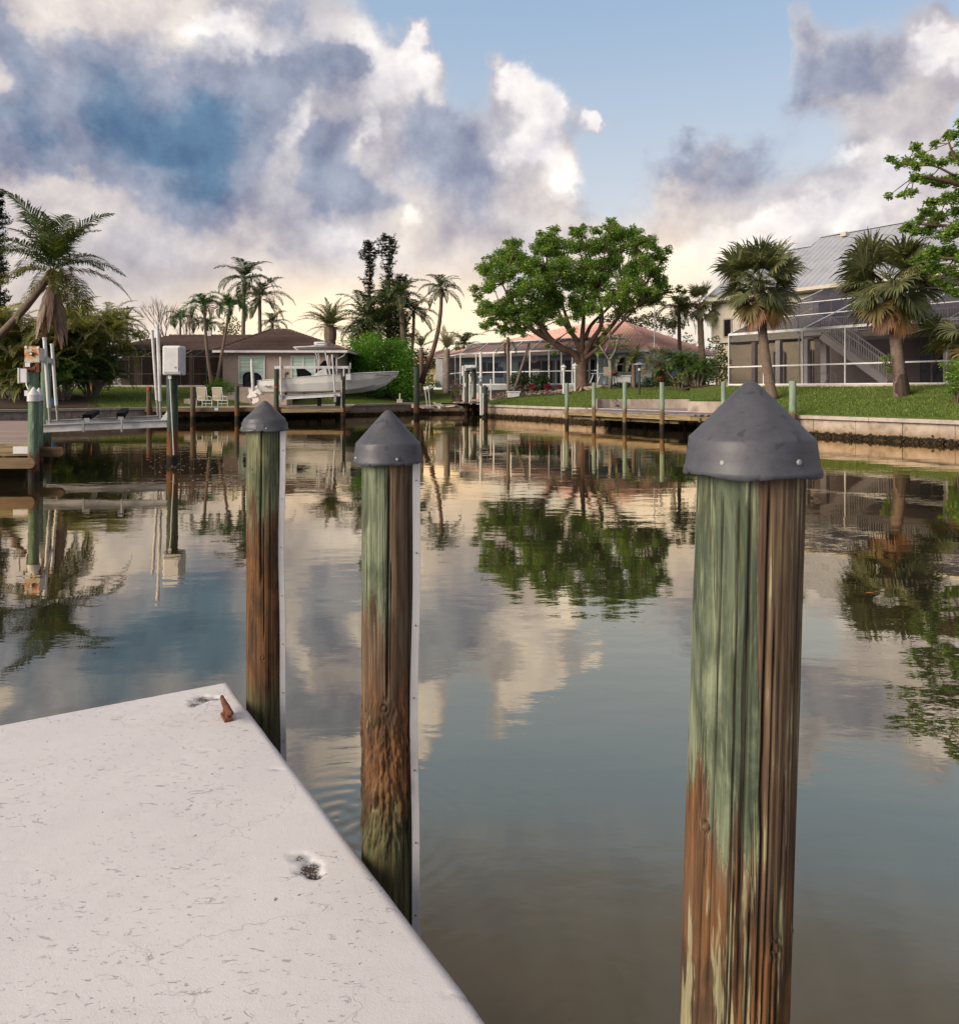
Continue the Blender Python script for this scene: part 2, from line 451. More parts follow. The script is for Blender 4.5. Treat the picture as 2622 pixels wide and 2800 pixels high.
M['concrete'] = mat('weathered_concrete', (.46, .39, .34), (.34, .28, .24), rough=.9, scale=1.6, stretch=(1, 1, .5), bump=.5, bscale=25,
                    dirt=(.14, .11, .08), dirt_amt=.7, dirt_scale=2.5, orand=.08)
M['cap_conc'] = mat('pale_concrete', (.52, .45, .40), (.42, .36, .32), rough=.9, scale=2, bump=.4, dirt=(.24, .20, .17), dirt_amt=.5, dirt_scale=4, orand=.06)
M['patio'] = mat('patio_pavers', (.46, .38, .34), (.38, .31, .28), rough=.9, scale=3, bump=.2)
M['purple_deck'] = mat('grey_mauve_decking', (.30, .26, .28), (.24, .20, .22), rough=.85, scale=3, stretch=(3, .4, 1), bump=.3, orand=.14)
M['green_timber'] = None
M['mulch'] = mat('brown_mulch', (.085, .05, .035), (.05, .03, .022), rough=1, scale=14, bump=1, bscale=30, bdist=.05)
M['rock'] = mat('pale_pebbles', (.45, .36, .30), (.30, .24, .21), rough=.9, scale=6, orand=.25)
M['bark_palm'] = mat('palm_bark', (.26, .19, .15), (.15, .11, .09), rough=.95, scale=8, stretch=(1, 1, 3), bump=1, bscale=14, bdist=.04)
M['bark_tree'] = mat('gumbo_bark', (.17, .105, .082), (.09, .056, .045), rough=.8, scale=2.5, stretch=(1, 1, .6), bump=.5, bscale=12, bdist=.03)
M['bark_grey'] = mat('grey_bark', (.28, .23, .20), (.17, .14, .12), rough=.95, scale=6, bump=.6)
M['root'] = mat('pale_roots', (.42, .33, .27), (.26, .19, .15), rough=.9, scale=3)
M['rust'] = mat('rusty_iron', (.16, .055, .025), (.09, .03, .018), rough=.85, scale=14, bump=.6, dirt=(.30, .13, .06), dirt_amt=.6, dirt_scale=10, src='Object')
M['orange_roof'] = mat('orange_roof', (.40, .17, .10), (.32, .13, .08), rough=.9)
M['terracotta'] = mat('terracotta', (.38, .12, .06), rough=.8)
M['red'] = mat('red_reflector', (.75, .05, .02), rough=.3)
M['sling'] = mat('beige_sling', (.42, .36, .28), (.36, .31, .24), rough=.9, scale=30)
M['glass_green'] = glassmat('green_curtained_glass', (.30, .42, .36), vary=.4)
M['glass_dark'] = glassmat('dark_glass', (.012, .012, .014), vary=0)
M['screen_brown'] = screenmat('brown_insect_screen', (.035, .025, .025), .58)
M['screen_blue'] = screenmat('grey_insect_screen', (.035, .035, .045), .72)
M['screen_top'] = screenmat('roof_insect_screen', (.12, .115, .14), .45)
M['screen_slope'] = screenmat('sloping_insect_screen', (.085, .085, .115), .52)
M['screen_mauve'] = screenmat('mauve_insect_screen', (.04, .036, .047), .72)
# leaves
M['coco'] = leafmat('coconut_leaf', (.070, .11, .035), (.050, .085, .028), (.16, .15, .05), trans=.30)
M['coco_y'] = leafmat('yellowing_leaf', (.13, .14, .035), (.09, .10, .03), (.26, .20, .06), trans=.35)
M['coco_d'] = leafmat('dead_frond', (.38, .26, .21), (.28, .18, .14), trans=.12)
M['royal'] = leafmat('christmas_palm_leaf', (.040, .115, .030), (.028, .085, .022), (.10, .16, .05), trans=.32)
M['palm_far'] = leafmat('far_palm_leaf', (.060, .095, .038), (.042, .070, .030), (.14, .13, .06), trans=.3)
M['areca'] = leafmat('areca_leaf', (.24, .27, .08), (.16, .20, .06), (.34, .27, .10), trans=.42)
M['areca_d'] = leafmat('olive_leaf', (.18, .19, .075), (.12, .135, .05), (.26, .18, .08), trans=.35)
M['areca_g'] = leafmat('green_areca_leaf', (.085, .16, .045), (.055, .11, .032), (.20, .22, .07), trans=.4)
M['date'] = leafmat('date_palm_leaf', (.11, .13, .045), (.075, .10, .035), (.22, .18, .07), trans=.28)
M['sabal'] = leafmat('sabal_leaf', (.16, .175, .085), (.11, .13, .06), (.30, .27, .13), trans=.25)
M['sabal_y'] = leafmat('sabal_yellowed', (.17, .14, .05), (.14, .11, .04), (.26, .17, .06), trans=.25)
M['sabal_d'] = leafmat('sabal_dead', (.30, .15, .07), (.20, .10, .05), trans=.15)
M['gumbo'] = leafmat('gumbo_leaf', (.18, .29, .06), (.085, .18, .035), (.32, .40, .10), trans=.48, cluster=.6)
M['gumbo2'] = leafmat('bright_tree_leaf', (.19, .30, .06), (.12, .22, .04), (.32, .41, .10), trans=.45, cluster=.8)
M['hedge'] = leafmat('ficus_leaf', (.115, .27, .032), (.08, .20, .026), (.19, .34, .05), trans=.35, cluster=.9)
M['shrub'] = leafmat('dark_shrub_leaf', (.045, .085, .028), (.030, .060, .022), (.07, .11, .03), trans=.25, cluster=1.5)
M['pine'] = leafmat('pine_needles', (.014, .022, .012), (.010, .016, .010), trans=.1)
M['casu'] = leafmat('casuarina', (.085, .085, .045), (.06, .06, .035), trans=.3)
M['redleaf'] = leafmat('red_bromeliad', (.26, .02, .035), (.18, .015, .03), trans=.3)
M['silver'] = leafmat('silver_fan_leaf', (.25, .25, .20), (.16, .17, .12), (.36, .33, .28), trans=.2)
M['twig'] = mat('bare_twigs', (.20, .14, .12), rough=.9)

def lawnmat():
    m, T = newmat('lawn_grass')
    v = stretched(T)
    a = T.noise(v, .55, 5, .6); b = T.noise(v, 5.0, 4, .6); c = T.noise(v, 45.0, 3, .6)
    col = T.mix(T.ramp(a, .35, .65), (.050, .150, .016), (.075, .165, .020))
    col = T.mix(T.m('MULTIPLY', T.ramp(b, .50, .75), .6), col, (.15, .17, .035))
    col = T.mix(T.m('MULTIPLY', T.ramp(c, .4, .7), .5), col, (.030, .075, .010))
    bs = T.n('ShaderNodeBsdfPrincipled', None, Base_Color=col, Roughness=.85)
    bs.inputs['Specular IOR Level'].default_value = .2
    T.t.links.new(T.n('ShaderNodeBump', None, Strength=1.0, Distance=.05, Height=c).outputs[0], bs.inputs['Normal'])
    finish(T, bs); return m
M['lawn'] = lawnmat()
M['blade'] = leafmat('grass_blade', (.12, .20, .04), (.15, .22, .05), (.30, .29, .11), trans=.35, cluster=1.0)

def timbermat(name, greens, browns, z0=0.55, zk=1.2, wet=0.28, src='Position'):
    """treated pile timber: green top, rusty brown lower down, black wet band near the water"""
    m, T = newmat(name)
    pos = T.n('ShaderNodeNewGeometry').outputs['Position']
    z = T.n('ShaderNodeSeparateXYZ', None, Vector=pos).outputs[2]
    v = T.n('ShaderNodeVectorMath', {'operation': 'MULTIPLY'}, i0=pos, i1=(9, 9, 1.1)).outputs[0]
    n1 = T.noise(v, 1.0, 6, .65); n2 = T.noise(v, 3.2, 5, .6)
    g = T.mix(T.ramp(n1, .35, .65), greens[0], greens[1])
    g = T.mix(T.m('MULTIPLY', T.ramp(n2, .55, .7), .7), g, greens[2])
    b = T.mix(T.ramp(n2, .35, .65), browns[0], browns[1])
    zz = T.m('ADD', z, T.m('MULTIPLY', T.m('SUBTRACT', n1, .5), 1.3))
    col = T.mix(T.ramp(zz, z0 - .12, z0 + .12, 1, 0), g, b)
    zw = T.m('ADD', z, T.m('MULTIPLY', T.m('SUBTRACT', n2, .5), .25))
    col = T.mix(T.ramp(zw, wet - .04, wet + .05, 1, 0), col, (.010, .009, .008))
    bs = T.n('ShaderNodeBsdfPrincipled', None, Base_Color=col, Roughness=.85)
    T.t.links.new(T.n('ShaderNodeBump', None, Strength=.8, Distance=.015, Height=n2).outputs[0], bs.inputs['Normal'])
    finish(T, bs); return m
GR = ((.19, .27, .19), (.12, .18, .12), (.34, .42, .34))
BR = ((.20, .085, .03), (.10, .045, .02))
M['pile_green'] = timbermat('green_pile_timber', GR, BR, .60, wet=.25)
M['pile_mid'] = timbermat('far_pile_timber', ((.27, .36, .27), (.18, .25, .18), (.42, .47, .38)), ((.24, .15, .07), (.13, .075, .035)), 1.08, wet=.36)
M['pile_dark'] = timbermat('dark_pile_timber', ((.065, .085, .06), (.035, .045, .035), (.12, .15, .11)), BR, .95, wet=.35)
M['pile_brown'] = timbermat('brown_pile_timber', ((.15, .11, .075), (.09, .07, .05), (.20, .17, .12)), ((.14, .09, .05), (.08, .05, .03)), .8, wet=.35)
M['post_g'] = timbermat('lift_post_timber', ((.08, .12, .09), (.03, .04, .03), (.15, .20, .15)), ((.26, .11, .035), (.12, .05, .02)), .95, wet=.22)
M['fascia'] = mat('weathered_fascia', (.34, .27, .15), (.22, .16, .09), rough=.85, scale=2, stretch=(.6, .6, 6), bump=.3, dirt=(.10, .06, .03), dirt_amt=.6, dirt_scale=2, orand=.1)
M['fascia_brown'] = mat('brown_fascia', (.22, .15, .09), (.14, .09, .055), rough=.85, scale=2, stretch=(.6, .6, 6), bump=.3, orand=.1)
M['plank'] = mat('mauve_grey_planks', (.36, .28, .26), (.27, .20, .19), rough=.8, scale=1.6, stretch=(.5, 6, 1), bump=.3, orand=.16)
M['growth'] = mat('oyster_growth', (.03, .024, .015), (.12, .08, .04), rough=1, scale=9, bump=1, bscale=20, bdist=.05)

# ================================================================== WATER
def water_mat():
    m, T = newmat('canal_water')
    pos = T.n('ShaderNodeNewGeometry').outputs['Position']
    def vs(a, b): return T.n('ShaderNodeVectorMath', {'operation': 'MULTIPLY'}, i0=pos, i1=(a, b, 1)).outputs[0]
    calm = T.ramp(T.noise(vs(.10, .22), 1.0, 3, .5), .38, .62, .25, 1.0)
    n1 = T.noise(vs(.9, 1.7), 1.0, 2, .5)
    n2 = T.noise(vs(3.4, 6.5), 1.0, 3, .55)
    n3 = T.noise(vs(16, 30), 1.0, 2, .5)
    h = T.m('ADD', T.m('MULTIPLY', n1, .0055), T.m('ADD', T.m('MULTIPLY', n2, .0011), T.m('MULTIPLY', n3, .00012)))
    h = T.m('MULTIPLY', h, calm)
    # rings spreading from where something broke the surface beside the pilings
    for (cx, cy, k, am) in ((-.70, 3.75, 62, .0006), (-.52, 3.62, 80, .0004), (0.30, 2.55, 70, .00014)):
        d = T.n('ShaderNodeVectorMath', {'operation': 'DISTANCE'}, i0=pos, i1=(cx, cy, 0)).outputs[1]
        rg = T.m('MULTIPLY', T.m('SINE', T.m('MULTIPLY', d, k)), T.m('MULTIPLY', T.m('POWER', .03, d), am))
        h = T.m('ADD', h, rg)
    bp = T.n('ShaderNodeBump', None, Strength=1.0, Distance=1.0, Height=h)
    col = T.mix(T.noise(vs(.15, .15), 1.0, 2), (.042, .038, .026), (.032, .036, .022))
    body = T.n('ShaderNodeBsdfDiffuse', None, Color=col, Normal=bp.outputs[0])
    gloss = T.n('ShaderNodeBsdfGlossy', None, Color=(1.0, .87, .67, 1), Roughness=.006, Normal=bp.outputs[0])   # tannin film warms the mirror
    fr = T.n('ShaderNodeLayerWeight', None, Blend=.5, Normal=bp.outputs[0]).outputs[1]
    mx = T.n('ShaderNodeMixShader', None, Fac=T.m('MULTIPLY_ADD', T.m('POWER', fr, 1.5), .93, .02))
    T.t.links.new(body.outputs[0], mx.inputs[1]); T.t.links.new(gloss.outputs[0], mx.inputs[2])
    finish(T, mx); return m
WATER = water_mat()
w = MB(); w.poly([(-900, -60, 0), (900, -60, 0), (900, 90, 0), (-900, 90, 0)])
tag(w.build('water', WATER), kind='structure')

# ================================================================== GROUND
CAPZ = 0.93
SHORE = [(-45, 8), (-37.5, 34.4), (-25.5, 46), (-5.6, 65.3), (0.2, 66.0), (0.64, 58.8), (18.0, 28.8), (30, 8.06)]
def lerp_tab(x, xs, ys): return float(np.interp(x, xs, ys))
def shore_y(t):
    """depth of the waterline along the ray X = t * Y"""
    for (x0, y0), (x1, y1) in zip(SHORE[:-1], SHORE[1:]):
        if x0 / y0 <= t <= x1 / y1:
            dx, dy = x1 - x0, y1 - y0
            den = dx - t * dy
            if abs(den) < 1e-9: return y0
            return y0 + dy * (t * y0 - x0) / den
    return SHORE[0][1] if t < 0 else SHORE[-1][1]
TX = [-6000, -400, 0, 300, 600, 1000, 1130, 1230, 1330, 1450, 1590, 1633, 1900, 1993, 2592, 3200, 6000]
TD = [46, 54, 58, 60, 62, 72, 78, 76, 70, 68, 66, 64, 57, 47.2, 36.8, 33, 20]
TZ = [2.2, 2.2, 2.25, 2.30, 2.31, 2.1, 1.9, 2.1, 2.2, 2.35, 2.45, 2.45, 2.45, 2.34, 2.34, 2.34, 2.3]
def gz(X, Y):
    t = X / Y; x = 1311 + 2100 * t
    ds = shore_y(t)
    if Y <= ds: return CAPZ - .03
    dh = max(lerp_tab(x, TX, TD), ds + 2); zh = lerp_tab(x, TX, TZ)
    z0 = CAPZ - .03; d0 = ds
    if 1628 <= x <= 1885:
        if Y < 48.0: return z0
        z0, d0 = 1.45, 48.0
    elif 1885 < x <= 2050:
        if Y < 40.6: return z0
        z0, d0 = 1.42, 40.6
    elif 1230 <= x < 1628:                      # low bed at the water, lawn rising behind
        k = (x - 1230) / 398.0
    if Y >= dh: return zh
    s = (Y - d0) / (dh - d0)
    s = max(0.0, min(1.0, s))
    return z0 + (zh - z0) * (s ** .85)
def on_ground(x, D):
    X, Y = XY(x, D); return Vector((X, Y, gz(X, Y)))
def ground_hit(x, y, d0=28, d1=90):
    """first point of the land seen at pixel x, y"""
    t = (x - 1311) / F
    best = None
    for i in range(1200):
        D = d0 + (d1 - d0) * i / 1200
        if D < shore_y(t): continue
        z = gz(t * D, D)
        yy = HZ + (H - z) * F / D
        if yy <= y: return Vector((t * D, D, z))
    return on_ground(x, d1)

xs = sorted(set(list(range(-6000, -400, 400)) + list(range(-400, 3200, 14)) + list(range(3200, 7000, 400)) + [1627, 1628, 1885, 1886, 2050, 2051]))
xs = [x for x in xs if -4.7 < (x - 1311) / F < 3.6]
gv = []; gf = []; rows = [0, .02, .05] + [i / 26 for i in range(2, 40)] + [1.7, 2, 2.5, 3.2, 4.5, 7, 12, 25]
for x in xs:
    t = (x - 1311) / F; ds = shore_y(t); dh = max(lerp_tab(x, TX, TD), ds + 2)
    steps = [ds + (dh - ds) * r for r in rows]
    if 1628 <= x <= 1885: steps += [47.99, 48.02]
    elif 1885 < x <= 2050: steps += [40.59, 40.62]
    else: steps += [ds + (dh - ds) * .33, ds + (dh - ds) * .34]
    steps.sort()
    for D in steps:
        z = gz(t * D, D) if D > ds + .01 else CAPZ - .03
        gv.append((t * D, D, z))
nr = len(rows) + 2
for i in range(len(xs) - 1):
    for j in range(nr - 1):
        gf.append((i * nr + j, (i + 1) * nr + j, (i + 1) * nr + j + 1, i * nr + j + 1))
def ground_mat():
    m, T = newmat('ground')
    v = stretched(T); sp = T.n('ShaderNodeSeparateXYZ', None, Vector=v)
    a = T.noise(v, .55, 5, .6); b = T.noise(v, 4.0, 4, .6); c = T.noise(v, 40.0, 3, .6)
    col = T.mix(T.ramp(a, .35, .65), (.12, .18, .042), (.15, .19, .048))
    col = T.mix(T.m('MULTIPLY', T.ramp(b, .48, .75), .6), col, (.25, .23, .08))
    col = T.mix(T.m('MULTIPLY', T.ramp(c, .4, .7), .5), col, (.030, .075, .010))
    bs = T.n('ShaderNodeBsdfPrincipled', None, Base_Color=col, Roughness=.9)
    bs.inputs['Specular IOR Level'].default_value = .15
    T.t.links.new(T.n('ShaderNodeBump', None, Strength=1.0, Distance=.05, Height=c).outputs[0], bs.inputs['Normal'])
    finish(T, bs); return m
g = np_mesh('ground', gv, gf, ground_mat()); tag(g, kind='structure')
near = MB(); near.box((0, -13, .1), (60, 14, .6)); tag(near.build('bank', M['lawn']), kind='structure')

def patch(name, outline_px, mt, lift=.02, kind='structure', sub=None):
    """a bed or paving laid on the land; outline given as (x, depth) columns near/far"""
    vs = []; fs = []
    k = 10
    for (x, d0, d1) in outline_px:
        for j in range(k + 1):
            D = d0 + (d1 - d0) * j / k
            X, Y = XY(x, D); vs.append((X, Y, gz(X, Y) + lift))
    for i in range(len(outline_px) - 1):
        for j in range(k):
            fs.append((i * (k + 1) + j, (i + 1) * (k + 1) + j, (i + 1) * (k + 1) + j + 1, i * (k + 1) + j + 1))
    o = np_mesh(name, vs, fs, mt); tag(o, kind=kind); return o
def cols(x0, x1, n, f0, f1):
    return [(x0 + (x1 - x0) * i / n, f0(x0 + (x1 - x0) * i / n), f1(x0 + (x1 - x0) * i / n)) for i in range(n + 1)]
def sy(x): return shore_y((x - 1311) / F)
patch('mulch_bed', cols(-300, 268, 20, lambda x: sy(x) + .3, lambda x: 56 - max(0, x - 180) * .05 + math.sin(x / 40) * .5 - (0 if x < 170 else (x - 170) * .02)), M['mulch'], .03)
patch('gravel_bed', cols(1235, 1560, 16, lambda x: 61.5 - (x - 1235) * .012, lambda x: 70 - (x - 1235) * .012), M['mulch'], .05)
patch('mulch_border', cols(985, 1128, 8, lambda x: 65.5, lambda x: 71), M['mulch'], .03)
patch('shrub_bed', cols(1660, 1992, 16, lambda x: 57 - (x - 1660) * .021, lambda x: 63 - (x - 1660) * .028), M['mulch'], .03)
patch('patio', cols(1600, 1884, 10, lambda x: sy(x) + .05, lambda x: 47.97), M['purple_deck'], .02)

# grass blades on the two lawns nearest the water
def blades(name, cells, n, hgt=.07):
    vs = np.zeros((n * 3, 3), np.float32)
    i = 0
    tries = 0
    while i < n and tries < n * 4:
        tries += 1
        x0, x1, f0, f1 = cells[random.randrange(len(cells))]
        x = random.uniform(x0, x1); a, b = f0(x), f1(x)
        D = a + (b - a) * random.random() ** 1.2
        X, Y = XY(x, D); z = gz(X, Y)
        th = random.uniform(0, 6.28); w_ = random.uniform(.012, .03); h = hgt * random.uniform(.5, 1.4)
        vs[3 * i] = (X - w_ * math.cos(th), Y - w_ * math.sin(th), z - .01)
        vs[3 * i + 1] = (X + w_ * math.cos(th), Y + w_ * math.sin(th), z - .01)
        vs[3 * i + 2] = (X + random.uniform(-.04, .04), Y + random.uniform(-.04, .04), z + h)
        i += 1
    o = np_mesh(name, vs, np.arange(n * 3).reshape(n, 3), M['blade']); tag(o, kind='stuff'); return o
blades('grass', [(2060, 2700, lambda x: sy(x) + .35, lambda x: max(lerp_tab(x, TX, TD) - .2, sy(x) + 1))] * 3 +
       [(1890, 2060, lambda x: 41, lambda x: 46), (1630, 1884, lambda x: 48.3, lambda x: 57), (1340, 1620, lambda x: sy(x) + .3, lambda x: 62)] +
       [(240, 740, lambda x: sy(x) + .3, lambda x: 60.5), (860, 1000, lambda x: sy(x) + .3, lambda x: 68)], 110000)

# ================================================================== SEAWALLS
def seawall(name, label, a, b, cap_len, panel_len, mat_p, mat_c, zc=CAPZ, capth=.16, over=.12, capw=.45):
    a, b = Vector((a[0], a[1], 0)), Vector((b[0], b[1], 0)); d = (b - a); L = d.length; d.normalize()
    back = Vector((-d.y, d.x, 0))                       # landward (left of travel a->b)
    t = thing(name, label, 'seawall', (a.x, a.y, 0))
    n = max(1, round(L / panel_len)); pl = L / n
    for i in range(n):
        p0 = a + d * (i * pl + .012); p1 = a + d * ((i + 1) * pl - .012)
        m_ = MB(); off = random.uniform(0, .012)
        m_.prism([p0 + back * (.02 + off) + Vector((0, 0, -1.5)), p1 + back * (.02 + off) + Vector((0, 0, -1.5)),
                  p1 + back * .2 + Vector((0, 0, -1.5)), p0 + back * .2 + Vector((0, 0, -1.5))], zc - capth - .002 + 1.5)
        m_.build('panel', M['sea_panel'], t)
    bk = MB(); bk.prism([a + back * .21 + Vector((0, 0, -1.5)), b + back * .21 + Vector((0, 0, -1.5)), b + back * .3 + Vector((0, 0, -1.5)), a + back * .3 + Vector((0, 0, -1.5))], 1.5 + zc - capth - .004)
    bk.build('backing', M['sea_panel'], t)
    n = max(1, round(L / cap_len)); pl = L / n
    for i in range(n):
        p0 = a + d * (i * pl + .006); p1 = a + d * ((i + 1) * pl - .006); dz = random.uniform(-.006, .006)
        m_ = MB(); zz = Vector((0, 0, zc - capth + dz))
        m_.prism([p0 - back * over + zz, p1 - back * over + zz, p1 + back * (capw - over) + zz, p0 + back * (capw - over) + zz], capth)
        m_.build('cap', mat_c, t, bevel=.015)
    # oysters and weed in the tide band
    k = int(L * 90); vs = []; fs = []
    gm = MB()
    for i in range(k):
        s = random.uniform(0, L); z = abs(random.gauss(0, 1)) * .13 * (.6 + .5 * math.sin(s * 1.7) ** 2) + .0
        if z > .34: continue
        c = a + d * s - back * random.uniform(-.02, .07) + Vector((0, 0, z - .03)); r = random.uniform(.03, .085)
        v = [c + Vector((random.uniform(-r, r), random.uniform(-r, r), random.uniform(-r, r))) for _ in range(4)]
        gm.add(v, [(0, 1, 2), (0, 2, 3), (0, 3, 1), (1, 3, 2)])
    o = gm.build('growth', M['growth'], t); o['kind'] = 'stuff'
    return t
seawall('seawall', 'tan concrete panel seawall along the right lawn, dark weed at its foot', SHORE[-3], (18.0 + 6, 28.8 - 10.4), 4.0, 2.0, M['concrete'], M['cap_conc'])
seawall('seawall', 'grey concrete seawall under the left lawn, behind the white boat lift beams', SHORE[1], (-21.6, 49.8), 4.0, 2.2, M['concrete'], M['cap_conc'])
seawall('seawall', 'dark concrete seawall shaded behind the far dock and the boat', (-21.55, 49.85), (-5.6, 65.3), 4.0, 2.4, M['concrete'], M['cap_conc'])
seawall('seawall', 'low stained seawall across the dead end between the two rows of houses', (-5.55, 65.3), (0.2, 66.0), 2.9, 1.5, M['concrete'], M['cap_conc'], zc=.80)
seawall('seawall', 'short return seawall at the dead end by the tall white pole', (0.2, 66.0), (0.64, 58.9), 3.5, 1.8, M['concrete'], M['cap_conc'])

# retaining wall round the sunken patio
rw = thing('retaining_wall', 'low tan concrete retaining wall behind the mauve patio', 'retaining wall', on_ground(1630, 48))
pts = [XY(1628, 47.2), XY(1640, 47.6), XY(1665, 47.9), XY(1700, 47.95), XY(1770, 47.95), XY(1830, 47.8), XY(1885, 47.5)]
for a_, b_ in zip(pts[:-1], pts[1:]):
    m_ = MB(); m_.beam((a_[0], a_[1] - .1, 1.17), (b_[0], b_[1] - .1, 1.17), .2, .62); m_.build('wall_section', M['concrete'], rw)
for a_, b_ in ((XY(1884, 47.6), XY(1884, 40.7)), (XY(1882, 40.7), XY(2052, 40.7 - 2.2))):
    m_ = MB(); m_.beam((a_[0], a_[1] - .1, 1.16), (b_[0], b_[1] - .1, 1.16), .22, .60); m_.build('wall_section', M['concrete'], rw)

# ================================================================== FOREGROUND DOCK
def vnoise(x, y, seed=0):
    xi = np.floor(x).astype(np.int64); yi = np.floor(y).astype(np.int64)
    xf = x - xi; yf = y - yi
    u = xf * xf * (3 - 2 * xf); v = yf * yf * (3 - 2 * yf)
    def hsh(a, b):
        h_ = (a * 374761393 + b * 668265263 + seed * 982451653) & 0xffffffff
        h_ = ((h_ ^ (h_ >> 13)) * 1274126177) & 0xffffffff
        return ((h_ ^ (h_ >> 16)) & 0xffff) / 65535.0
    return (hsh(xi, yi) * (1 - u) + hsh(xi + 1, yi) * u) * (1 - v) + (hsh(xi, yi + 1) * (1 - u) + hsh(xi + 1, yi + 1) * u) * v
def fbm(x, y, oct=4, seed=0):
    s = 0; a = .5
    for o in range(oct):
        s = s + a * vnoise(x * 2 ** o, y * 2 ** o, seed + o * 17); a *= .5
    return s
DZ = 0.40
C0 = np.array([-1.470, 4.468]); dA = np.array([-.860, -.510]); dA /= np.linalg.norm(dA); dB = np.array([1.4935, -2.412]); dB /= np.linalg.norm(dB)
sa = np.concatenate([np.linspace(0, 4.6, 420), np.linspace(4.65, 9, 20)])
sb = np.concatenate([np.linspace(0, 4.4, 400), np.linspace(4.45, 9, 20)])
A, B = np.meshgrid(sa, sb, indexing='ij')
PX = C0[0] + dA[0] * A + dB[0] * B; PY = C0[1] + dA[1] * A + dB[1] * B
ZZ = DZ + .004 * (fbm(PX * 1.3, PY * 1.3, 3, 3) - .5)
edge = np.minimum(A, B)
wav = .010 * (fbm(PX * 5, PY * 5, 3, 9) - .5)
near_e = np.exp(-edge / .02); PX = PX - dA[0] * 0 + near_e * wav * dA[0] * (A < B) + near_e * wav * dB[0] * (A >= B); PY = PY + near_e * wav * dA[1] * (A < B) + near_e * wav * dB[1] * (A >= B)
ZZ -= np.where(edge < .03, (.03 - edge) ** 2 * 14, 0)
pit = np.zeros_like(ZZ)
for (px_, py_, rx_, ry_, dep, sd) in ((560, 1912, .075, .05, .018, 1), (535, 1925, .05, .045, .014, 2), (590, 1908, .05, .02, .012, 12), (845, 2375, .045, .04, .022, 4), (822, 2345, .05, .035, .012, 5),
                                       (862, 2392, .035, .022, .03, 6), (752, 2104, .035, .012, .010, 7), (1240, 2722, .03, .008, .006, 8), (1275, 2728, .012, .008, .008, 9),
                                       (110, 2760, .03, .006, .004, 10), (140, 2612, .03, .006, .004, 11)):
    Yc = F * (H - DZ) / (py_ - HZ); Xc = (px_ - 1311) * Yc / F
    dx, dy = (PX - Xc), (PY - Yc)
    rr = np.sqrt((dx / rx_) ** 2 + (dy / ry_) ** 2) + 1.3 * (fbm(PX * 26, PY * 26, 3, 20 + sd) - .5)
    k_ = np.clip(1 - rr, 0, 1)
    ZZ -= .4 * dep * np.minimum(k_ * 4, 1) * (.6 + .8 * fbm(PX * 40, PY * 40, 2, 40 + sd)); pit = np.maximum(pit, k_ * (dep / .022))
# pocked rows where the paint has blistered
rough_zone = np.clip((fbm(PX * 1.6, PY * 1.6, 3, 77) - .44) * 7, 0, 1)
st = fbm(PX * 9 + PY * 3, PY * 26, 3, 55)
lip = np.clip((st - .60) * 9, 0, 1) * rough_zone
ZZ -= .0028 * lip
na, nb = len(sa), len(sb)
top = np.stack([PX, PY, ZZ], -1).reshape(-1, 3)
idx = np.arange(na * nb).reshape(na, nb)
qd = np.stack([idx[:-1, :-1], idx[:-1, 1:], idx[1:, 1:], idx[1:, :-1]], -1).reshape(-1, 4)[:, ::-1]
